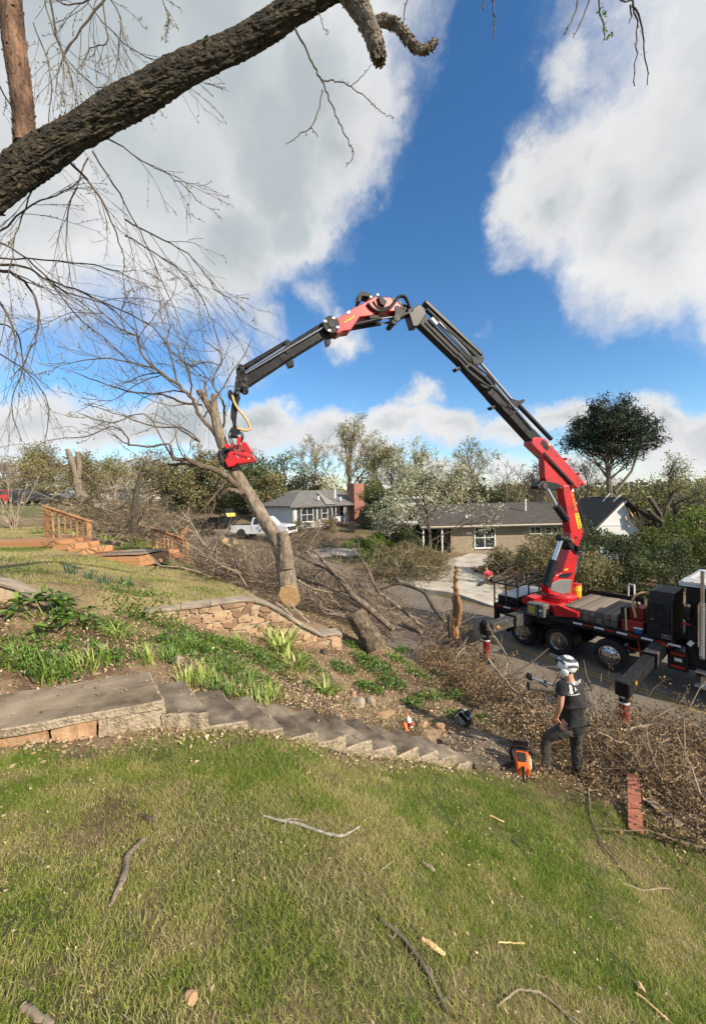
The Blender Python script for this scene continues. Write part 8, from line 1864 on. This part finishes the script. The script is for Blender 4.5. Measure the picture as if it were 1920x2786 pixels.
def brush(label, px, n, L, rad, hgt, seed, direc=None, mt=None, twigs=3, leaves=0, leaf_m=None, lsize=.05, leaf_label=None, zfun=None, hi=60, up=.25, arch=.0, bigp=.07):
    """heap of cut branches over an area given by pixels on the ground"""
    r = np.random.default_rng(seed); Q = np.array([G(u, v, hi=hi) for u, v in px]); q2 = Q[:, :2]; lo, hi_ = q2.min(0), q2.max(0)
    def inside(p):
        c = False; j = len(q2)-1
        for i in range(len(q2)):
            if (q2[i, 1] > p[1]) != (q2[j, 1] > p[1]) and p[0] < (q2[j, 0]-q2[i, 0])*(p[1]-q2[i, 1])/(q2[j, 1]-q2[i, 1])+q2[i, 0]: c = not c
            j = i
        return c
    cen = q2.mean(0); ext = np.linalg.norm(q2-cen, axis=1).max(); tips = []; m = MB(); k = 0
    while k < n:
        p = lo+(hi_-lo)*r.random(2)
        if not inside(p): continue
        k += 1; e = 1-min(1, np.linalg.norm(p-cen)/ext); h = hgt*(.25+.75*e**.6)*r.random()**.8
        z = float(gz(p[0], p[1]))+h; a = r.uniform(0, 6.283) if direc is None else math.atan2(direc[1], direc[0])+r.normal(0, .5)
        d = np.array([math.cos(a), math.sin(a), r.normal(up, .35)]); big = r.random() < bigp; l_ = L*r.uniform(.5, 1.5)*(1.7 if big else 1); pts = [np.array([p[0], p[1], z])]; rd = float(r.random())
        ns = 4
        for i in range(ns):
            d = unitv(d+r.normal(0, .22, 3)-np.array([0, 0, arch])); pts.append(pts[-1]+d*l_/ns)
        P = np.array(pts); P[:, 2] = np.maximum(P[:, 2], gz(P[:, 0], P[:, 1])+.01); r0 = rad*r.uniform(.5, 1.6)*(2.6 if big else 1); rd = min(1, rd+.35) if big else rd
        m.tube(P, np.linspace(r0, r0*.35, ns+1), 4 if r0 > rad else 3, False, True, rnd=rd); tips.extend(P[2:])
        for _ in range(twigs):
            j = int(r.integers(1, ns)); dd = unitv(P[j+1]-P[j])+r.normal(0, .6, 3); q = [P[j]]
            for i in range(3): dd = unitv(dd+r.normal(0, .3, 3)); q.append(q[-1]+dd*l_*.13*r.uniform(.6, 1.4))
            q = np.array(q); q[:, 2] = np.maximum(q[:, 2], gz(q[:, 0], q[:, 1])+.01)
            m.tube(q, np.linspace(r0*.45, r0*.2, 4), 3, False, True, rnd=rd); tips.extend(q[1:])
    o = m.build('brush', mt or stick_mat); tag(o, label, kind='stuff')
    if leaves:
        T_ = np.array(tips); cl_ = T_[r.integers(0, len(T_), max(1, leaves//9))]; C = cl_[r.integers(0, len(cl_), leaves)]+r.normal(0, lsize*1.0, (leaves, 3)); C[:, 2] = np.maximum(C[:, 2], gz(C[:, 0], C[:, 1])+.01)
        f = flecks('withered_leaves', C, lsize*r.uniform(.6, 1.5, leaves), r.random(leaves), leaf_m or brown_leaf, r, aspect=.5, flat=2.0, curl=.5); tag(f, leaf_label or label, kind='stuff')
brush('tangle of withered brown brush at the right behind the worker', [(1600, 2000), (1700, 1985), (1830, 1990), (1990, 2010), (2060, 2380), (1880, 2330), (1790, 2210), (1700, 2160), (1640, 2140), (1605, 2090)], 560, .9, .0066, .26, 1, bigp=.03, leaves=15000, lsize=.05, leaf_label='dry brown leaves on the brush at the right of the worker')
brush('withered brown brush over the bank between the log and the worker', [(1110, 1790), (1190, 1775), (1290, 1835), (1390, 1900), (1480, 1985), (1490, 2060), (1400, 2010), (1300, 1960), (1230, 1900), (1160, 1840)], 520, .85, .0070, .26, 2, bigp=.04, direc=(.8, -.5), leaves=15000, lsize=.05, leaf_label='dry brown leaves on the brush over the bank')
brush('grey heap of cut branches behind the stone wall and the leaning trunk', [(560, 1560), (640, 1545), (760, 1540), (900, 1570), (1010, 1620), (1110, 1680), (1150, 1735), (1010, 1740), (900, 1700), (780, 1650), (660, 1610)], 1500, 1.6, .0125, .95, 3, bigp=.03, direc=(-.8, .5), twigs=5, leaves=2600, leaf_m=leaf_olive, lsize=.05, leaf_label='sparse olive leaves on the grey heap of cut branches')
brush('brown branches at the foot of the broken stump', [(1120, 1720), (1200, 1690), (1260, 1700), (1330, 1790), (1300, 1840), (1200, 1790)], 260, .8, .007, .45, 7, leaves=2600, lsize=.05)
brush('tangled cut branches around the lowest wooden handrail', [(545, 1560), (560, 1505), (640, 1500), (760, 1520), (720, 1570), (620, 1595), (560, 1585)], 560, 1.5, .011, 1.0, 4, bigp=.02, twigs=5, leaves=2200, leaf_m=leaf_olive, lsize=.06, up=.35)
brush('big dark heap of felled tree tops behind the upper handrail', [(150, 1445), (260, 1430), (400, 1425), (520, 1450), (500, 1500), (380, 1500), (270, 1478)], 800, 1.9, .016, 1.8, 5, bigp=.02, twigs=6, leaves=6500, leaf_m=leaf_olive, lsize=.10, hi=80, up=.3, leaf_label='olive leaves in the heap of felled tree tops')
brush('round heap of brown and green brush dumped on the concrete drive', [(1010, 1570), (1060, 1540), (1170, 1530), (1225, 1560), (1200, 1590), (1100, 1600), (1030, 1596)], 520, 1.0, .010, 1.45, 6, leaves=17000, leaf_m=leaf_olive, lsize=.085, hi=80, up=.3, leaf_label='olive and brown leaves of the heap on the drive')
brush('cut branches strewn over the bare yard of the white house', [(700, 1500), (760, 1470), (860, 1458), (930, 1480), (900, 1505), (800, 1520)], 260, 1.8, .014, .8, 8, twigs=5, leaves=700, leaf_m=brown_leaf, lsize=.08, hi=80, up=.4)
brush('withered branches on the drive edge by the red crane base', [(1330, 1590), (1380, 1560), (1450, 1570), (1440, 1620), (1370, 1625)], 160, .8, .008, .7, 9, leaves=3000, leaf_m=brown_leaf, lsize=.07, hi=80)

# ---------------------------------------------------------------- sticks and chips on the lawn
SG = 'sticks lying on the near lawn'
def stick(label, pl, seed, mt=None, w2=.4, lift=.012, name='stick', group=SG, cat='stick', kids=0):
    P = []; R = []
    for u, v, w in pl: g_ = G(u, v, hi=20); P.append(g_+Z3*(w/2/FOC*g_[1]*.8+lift)); R.append(w/2/FOC*g_[1])
    n = len(P)*5; s = np.linspace(0, len(P)-1, n); P = np.array(P); Q = np.stack([np.interp(s, range(len(P)), P[:, k]) for k in range(3)], 1); Rr = np.interp(s, range(len(R)), R)
    r = np.random.default_rng(seed); Q[1:-1] = (Q[:-2]+Q[1:-1]+Q[2:])/3; m = MB(); m.tube(Q+r.normal(0, .0015, Q.shape), Rr, 8, True, True, rough=.08, rr=r)
    for k in range(kids):
        j = int(r.integers(3, n-2)); d = unitv(Q[j]-Q[j-1])+r.normal(0, .6, 3)*np.array([1, 1, .2]); e = Q[j]+d*.08; e2 = e+d*.06+r.normal(0, .02, 3); m.tube([Q[j], e, e2], [Rr[j]*.6, Rr[j]*.45, Rr[j]*.3], 5)
    return tag(m.build(name, mt or limb_bark), label, cat, group)
stick('thick dark curved stick lying in the bare patch at the lower left', [(392, 2296, 12), (349, 2335, 16), (337, 2401, 17), (318, 2445, 15), (300, 2480, 9)], 1, bark_grey)
stick('grey lichen covered branch lying in the middle of the lawn', [(716, 2230, 6), (770, 2244, 7), (812, 2252, 8), (872, 2276, 8), (932, 2285, 7), (978, 2258, 5)], 2, mat('lichen_bark', (.16, .14, .11), (.42, .39, .33), scale=40, rough=.95), kids=2)
stick('long curved brown stick at the bottom centre', [(1035, 2515, 9), (1090, 2562, 11), (1150, 2632, 11), (1188, 2708, 9), (1216, 2764, 6)], 3, kids=2)
stick('split yellow wood chip beside the curved brown stick', [(1148, 2564, 9), (1180, 2590, 15), (1210, 2614, 10)], 4, cut_wood, cat='wood chip')
stick('straight straw coloured splinter in the grass', [(1354, 2574, 4), (1426, 2575, 4)], 5, cut_wood, cat='splinter')
stick('long thin dark twig running down the lawn beside the board', [(1600, 2150, 4), (1606, 2230, 4), (1640, 2310, 4), (1690, 2370, 4), (1740, 2425, 4)], 6, kids=2)
stick('pale forked twig at the lower right', [(1690, 2408, 4), (1750, 2430, 5), (1790, 2424, 5), (1824, 2424, 3)], 7, bark_tan, kids=1)
stick('yellow split stick in the lower right corner', [(1728, 2712, 7), (1780, 2752, 7), (1830, 2800, 6)], 8, cut_wood)
stick('tan wood chip above the yellow split stick', [(1738, 2690, 14), (1746, 2712, 18)], 9, cut_wood, cat='wood chip')
stick('dry bent twig with side shoots at the bottom right', [(1352, 2752, 5), (1410, 2702, 6), (1470, 2712, 7), (1520, 2750, 6), (1570, 2800, 5)], 10, bark_tan, kids=3)
stick('cut end of a stick at the bottom left edge', [(62, 2756, 20), (96, 2778, 20), (140, 2810, 18)], 11, bark_tan)
stick('dark bark chip on the lawn above the curved stick', [(380, 2224, 5), (398, 2232, 11), (412, 2240, 10), (424, 2246, 3)], 12, bark_dark, cat='bark chip')
stick('thin twig lying right of the lawn middle', [(1390, 2290, 4), (1412, 2310, 4), (1436, 2345, 3)], 13, bark_dark)
stick('pale splinter on the upper right lawn', [(1330, 2224, 4), (1372, 2243, 4)], 14, cut_wood, cat='splinter')
stick('short pale stick right of the lichen branch', [(1036, 2375, 5), (1072, 2350, 5)], 15, bark_tan)
stick('grey chip of wood in the lawn centre', [(1150, 2358, 8), (1172, 2372, 14), (1182, 2380, 6)], 16, bark_tan, cat='wood chip')
stick('twig lying along the grey slab of the landing', [(90, 1919, 3), (160, 1900, 5), (230, 1896, 4)], 17, bark_tan, lift=.03)
stick('dark broken branch lying at the far edge of the landing', [(70, 1835, 6), (96, 1868, 6)], 18, bark_dark, lift=.03)
stick('orange brown stone chip in the grass at the bottom', [(505, 2722, 22), (528, 2736, 30)], 19, sand_stone, cat='stone chip')

# ---------------------------------------------------------------- plants of the bed
iris_m = mat('iris_leaf', (.16, .24, .04), (.50, .56, .16), scale=2, rough=.5, attr='rnd', c3=(.32, .40, .085), trans=.25)
strap_m = mat('strap_leaf', (.05, .11, .02), (.24, .36, .06), scale=2, rough=.45, attr='rnd', c3=(.13, .23, .038), trans=.25)
blue_m = mat('blue_green_leaf', (.06, .12, .07), (.14, .22, .12), scale=2, rough=.6, attr='rnd', trans=.2)
def strap_mesh(L, w, bend, seed):
    r = np.random.default_rng(seed); n = 7; V = []; d = np.array([0, 0, 1.0]); p = np.zeros(3)
    for i in range(n):
        f = i/(n-1); ww = w*(1-f**2.2)*.5*(.7+.6*min(1, f*3)); V += [p+np.array([0, -ww, 0]), p+np.array([.25*ww, 0, 0]) , p+np.array([0, ww, 0])]
        d = unitv(d+np.array([bend*(.4+f), 0, -bend*f*.7])); p = p+d*L/(n-1)
    F = [(i*3+j, i*3+j+1, (i+1)*3+j+1, (i+1)*3+j) for i in range(n-1) for j in range(2)]
    me = bpy.data.meshes.new('leaf'); me.from_pydata([tuple(v) for v in V], [], F); at = me.attributes.new('rnd', 'FLOAT', 'FACE'); at.data.foreach_set('value', np.full(len(F), r.random(), np.float32))
    me.polygons.foreach_set('use_smooth', np.ones(len(F), bool)); return me
def clump(label, u, v, n, L, w, mt, seed, bend=(.15, .4), spread=.1, lean=.35, group=None, name='strap_plant', cat='plant', hi=60):
    r = np.random.default_rng(seed); b = G(u, v, hi=hi); t = thing(name, label, cat, b, group)
    ms = []
    for k in range(6): me = strap_mesh(L*r.uniform(.7, 1.2), w*r.uniform(.8, 1.2), r.uniform(*bend), seed*10+k); me.materials.append(mt); ms.append(me)
    for i in range(n):
        o = bpy.data.objects.new('leaf', ms[i % 6]); COL.objects.link(o); o.parent = t; a = r.uniform(0, 6.283); rr = spread*math.sqrt(r.random())
        x, y = math.cos(a)*rr, math.sin(a)*rr; o.location = (x, y, float(gz(b[0]+x, b[1]+y)-b[2])-.01); o.rotation_euler = (r.normal(0, .12), r.uniform(.0, lean), a+r.normal(0, .8))
    return t
IG = 'yellow green strap leaved clumps in the bed'
clump('tallest pale yellow green strap leaved clump below the slate', 768, 1772, 46, .62, .035, iris_m, 1, spread=.26, group=IG)
clump('yellow green strap leaved clump in the centre of the bed', 800, 1820, 40, .50, .034, iris_m, 2, spread=.22, group=IG)
clump('low yellow green strap leaved clump nearest the steps', 888, 1888, 34, .42, .034, iris_m, 3, spread=.16, lean=.8, group=IG)
clump('dark strap leaved clump below the middle of the stone wall', 692, 1712, 22, .52, .04, strap_m, 4, spread=.14)
clump('arching pale grass like clump beside the ivy', 325, 1735, 60, .40, .012, iris_m, 5, bend=(.3, .55), spread=.12, lean=.5)
GG = 'tufts of green grass like leaves in the bed'
for i, (u, v, lab) in enumerate([(520, 1862, 'green grassy tuft right above the second step'), (590, 1880, 'green grassy tuft above the third step'), (640, 1905, 'dense green grassy tuft above the fourth step'), (700, 1915, 'green grassy tuft above the fifth step'), (90, 1825, 'tall grassy tuft left of centre behind the landing'), (175, 1830, 'grassy tuft behind the middle of the landing'), (232, 1822, 'upright grassy tuft at the back edge of the landing'), (285, 1800, 'grassy tuft nearest the dry leaves behind the landing'), (30, 1800, 'grassy tuft at the far left edge behind the landing'), (560, 1850, 'short grassy tuft between the second and third step'), (610, 1835, 'grassy tuft just above the third step tuft'), (680, 1868, 'grassy tuft left of the low yellow green clump'), (735, 1900, 'grassy tuft above the sixth step'), (470, 1800, 'grassy tuft in front of the wall left end'), (540, 1770, 'grassy tuft below the wall stones'), (640, 1760, 'grassy tuft left of the tall yellow green clump'), (720, 1800, 'grassy tuft right under the tall yellow green clump'), (130, 1850, 'grassy tuft close to the slab near the left edge'), (400, 1800, 'small grassy tuft beside the broken concrete lump')]):
    clump(lab, u, v, 60, .26, .013, strap_m if i % 3 else iris_m, 20+i, bend=(.05, .3), spread=.18, lean=.35, group=GG, name='grass_tuft')
for i, (u, v, lab) in enumerate([(283, 1588, 'blue green daffodil tuft in front of the wooden platform'), (194, 1562, 'small blue green tuft below the wooden treads'), (240, 1575, 'blue green tuft between the other two daffodil tufts'), (345, 1592, 'sparse blue green tuft right of the largest daffodil tuft')]):
    clump(lab, u, v, 26, .26, .016, blue_m, 40+i, bend=(.03, .2), spread=.11, lean=.35, group='daffodil tufts on the upper lawn', name='daffodil_tuft')
for i, (u, v, Y, lab) in enumerate([(190, 1462, 16, 'light green iris clump behind the upper handrail left post'), (275, 1470, 16, 'light green iris clump right of the upper handrail'), (300, 1478, 16, 'light green iris clump nearest the dead trunk')]):
    p = PY(u, v, Y); clump(lab, u, v, 22, .5, .05, iris_m, 50+i, spread=.3, group='iris clumps behind the edging timber', name='iris_clump')
# broad leaved shrub with each leaf its own piece
def broad_leaf(L, w, seed):
    r = np.random.default_rng(seed); n = 6; V = []
    for i in range(n):
        f = i/(n-1); ww = w*math.sin(math.pi*min(.06+f*.94, .99))**.7*.5; z = -.18*L*f*f; V += [(L*f, -ww, z+.18*ww), (L*f, 0, z), (L*f, ww, z+.18*ww)]
    F = [(i*3+j, i*3+j+1, (i+1)*3+j+1, (i+1)*3+j) for i in range(n-1) for j in range(2)]
    me = bpy.data.meshes.new('leaf'); me.from_pydata(V, [], F); at = me.attributes.new('rnd', 'FLOAT', 'FACE'); at.data.foreach_set('value', np.full(len(F), r.random(), np.float32)); me.polygons.foreach_set('use_smooth', np.ones(len(F), bool)); return me
def broad_shrub(label, u, v, W, H, n, L, w, mt, seed, name='leafy_shrub'):
    r = np.random.default_rng(seed); b = G(u, v); t = thing(name, label, 'shrub', b); ms = []
    for k in range(6): me = broad_leaf(L*r.uniform(.8, 1.2), w, seed*10+k); me.materials.append(mt); ms.append(me)
    m = MB(); k = 0; nst = max(6, n//9)
    for s in range(nst):
        a = r.uniform(0, 6.283); rr = W*math.sqrt(r.random()); h = H*(1-.55*(rr/W)**2)*r.uniform(.75, 1.1); x, y = math.cos(a)*rr, math.sin(a)*rr; g0 = b+np.array([x*.6, y*.6, 0]); g0[2] = gz(g0[0], g0[1]); tp = np.array([b[0]+x, b[1]+y, float(gz(b[0]+x, b[1]+y))+h])
        m.tube([g0, lerp(g0, tp, .5)+r.normal(0, .02, 3), tp], [.010, .008, .005], 4)
        for i in range(9):
            o = bpy.data.objects.new('leaf', ms[k % 6]); k += 1; COL.objects.link(o); o.parent = t; q = lerp(lerp(g0, tp, .5), tp, min(1, .35+.75*r.random())); o.location = tuple(q-b); o.rotation_euler = (r.normal(0, .3), r.uniform(-.75, .35), i*2.4+r.normal(0, .3))
    m.build('stems', strap_m, t); t.children[-1]['kind'] = 'stuff'
broad = mat('broad_leaf', (.05, .11, .015), (.22, .33, .05), scale=2, rough=.4, attr='rnd', c3=(.12, .20, .028), trans=.2)
broad_shrub('bright green broad leaved shrub beside the short wall end at the left', 165, 1695, .62, .42, 200, .19, .062, broad, 3)
# vinca and ivy: nobody could count it
def cover(label, spots, n, size, mt, seed, h=.16):
    r = np.random.default_rng(seed); P = []
    for u, v, rad, hh in spots:
        b = G(u, v, hi=60); k = int(n*rad*rad); a = r.uniform(0, 6.283, k); rr = rad*np.sqrt(r.random(k)); x = b[0]+np.cos(a)*rr*1.2; y = b[1]+np.sin(a)*rr*.8
        e = np.clip(1-(rr/rad)**2, 0, 1); lump = fbm(x*5, y*5, 3); kp = r.random(k) < sstep(.30, .52, lump+.25*e)*(.3+.7*e); x, y, e, lump = x[kp], y[kp], e[kp], lump[kp]; P.append(np.stack([x, y, gz(x, y)+hh*e**.5*r.uniform(.1, 1, len(x))*(.35+1.3*lump)+.01], 1))
    P = np.vstack(P); f = flecks('ground_cover', P, size*r.uniform(.6, 1.4, len(P)), np.clip(r.normal(.5, .28, len(P)), 0, 1), mt, r, aspect=.55, flat=1.3); tag(f, label, kind='stuff')
vinca = mat('vinca_leaf', (.025, .065, .010), (.20, .33, .05), scale=2, rough=.4, attr='rnd', c3=(.085, .165, .022), trans=.2)
cover('dark green vinca and ivy spreading through the planting bed', [(410, 1690, .6, .34), (250, 1700, .4, .25), (520, 1760, .5, .2), (600, 1800, .5, .2), (740, 1830, .4, .2), (450, 1760, .35, .2), (860, 1830, .3, .14), (360, 1680, .5, .3), (480, 1720, .4, .2), (300, 1720, .35, .2), (560, 1745, .4, .14), (640, 1770, .45, .18), (700, 1790, .45, .2), (500, 1780, .35, .12), (620, 1830, .35, .16), (700, 1850, .3, .15), (820, 1790, .3, .12), (220, 1770, .35, .18), (120, 1770, .35, .16), (40, 1800, .4, .18), (150, 1840, .3, .14), (320, 1800, .3, .14), (860, 1880, .25, .12)], 2900, .05, vinca, 1)
cover('green vinca mounds on the bank below the log', [(1030, 1830, .42, .26), (990, 1800, .3, .2), (1070, 1870, .3, .2), (1095, 1775, .34, .2), (1170, 1905, .28, .2), (1245, 1905, .25, .2), (1260, 1860, .22, .18), (1240, 1950, .2, .16), (960, 1760, .25, .12), (1320, 1960, .2, .1), (1140, 1840, .3, .16), (1200, 1850, .3, .16), (1120, 1920, .25, .14), (1080, 1800, .3, .16), (1010, 1880, .3, .14), (930, 1820, .3, .12), (1300, 1900, .25, .14)], 6000, .055, vinca, 2)
cover('rough green weeds on the upper lawn edge', [(560, 1610, .5, .1), (480, 1625, .5, .1), (380, 1630, .5, .12), (60, 1560, .6, .1), (20, 1530, .6, .15), (640, 1612, .3, .08)], 900, .05, MATS['bright_leaves'], 3)
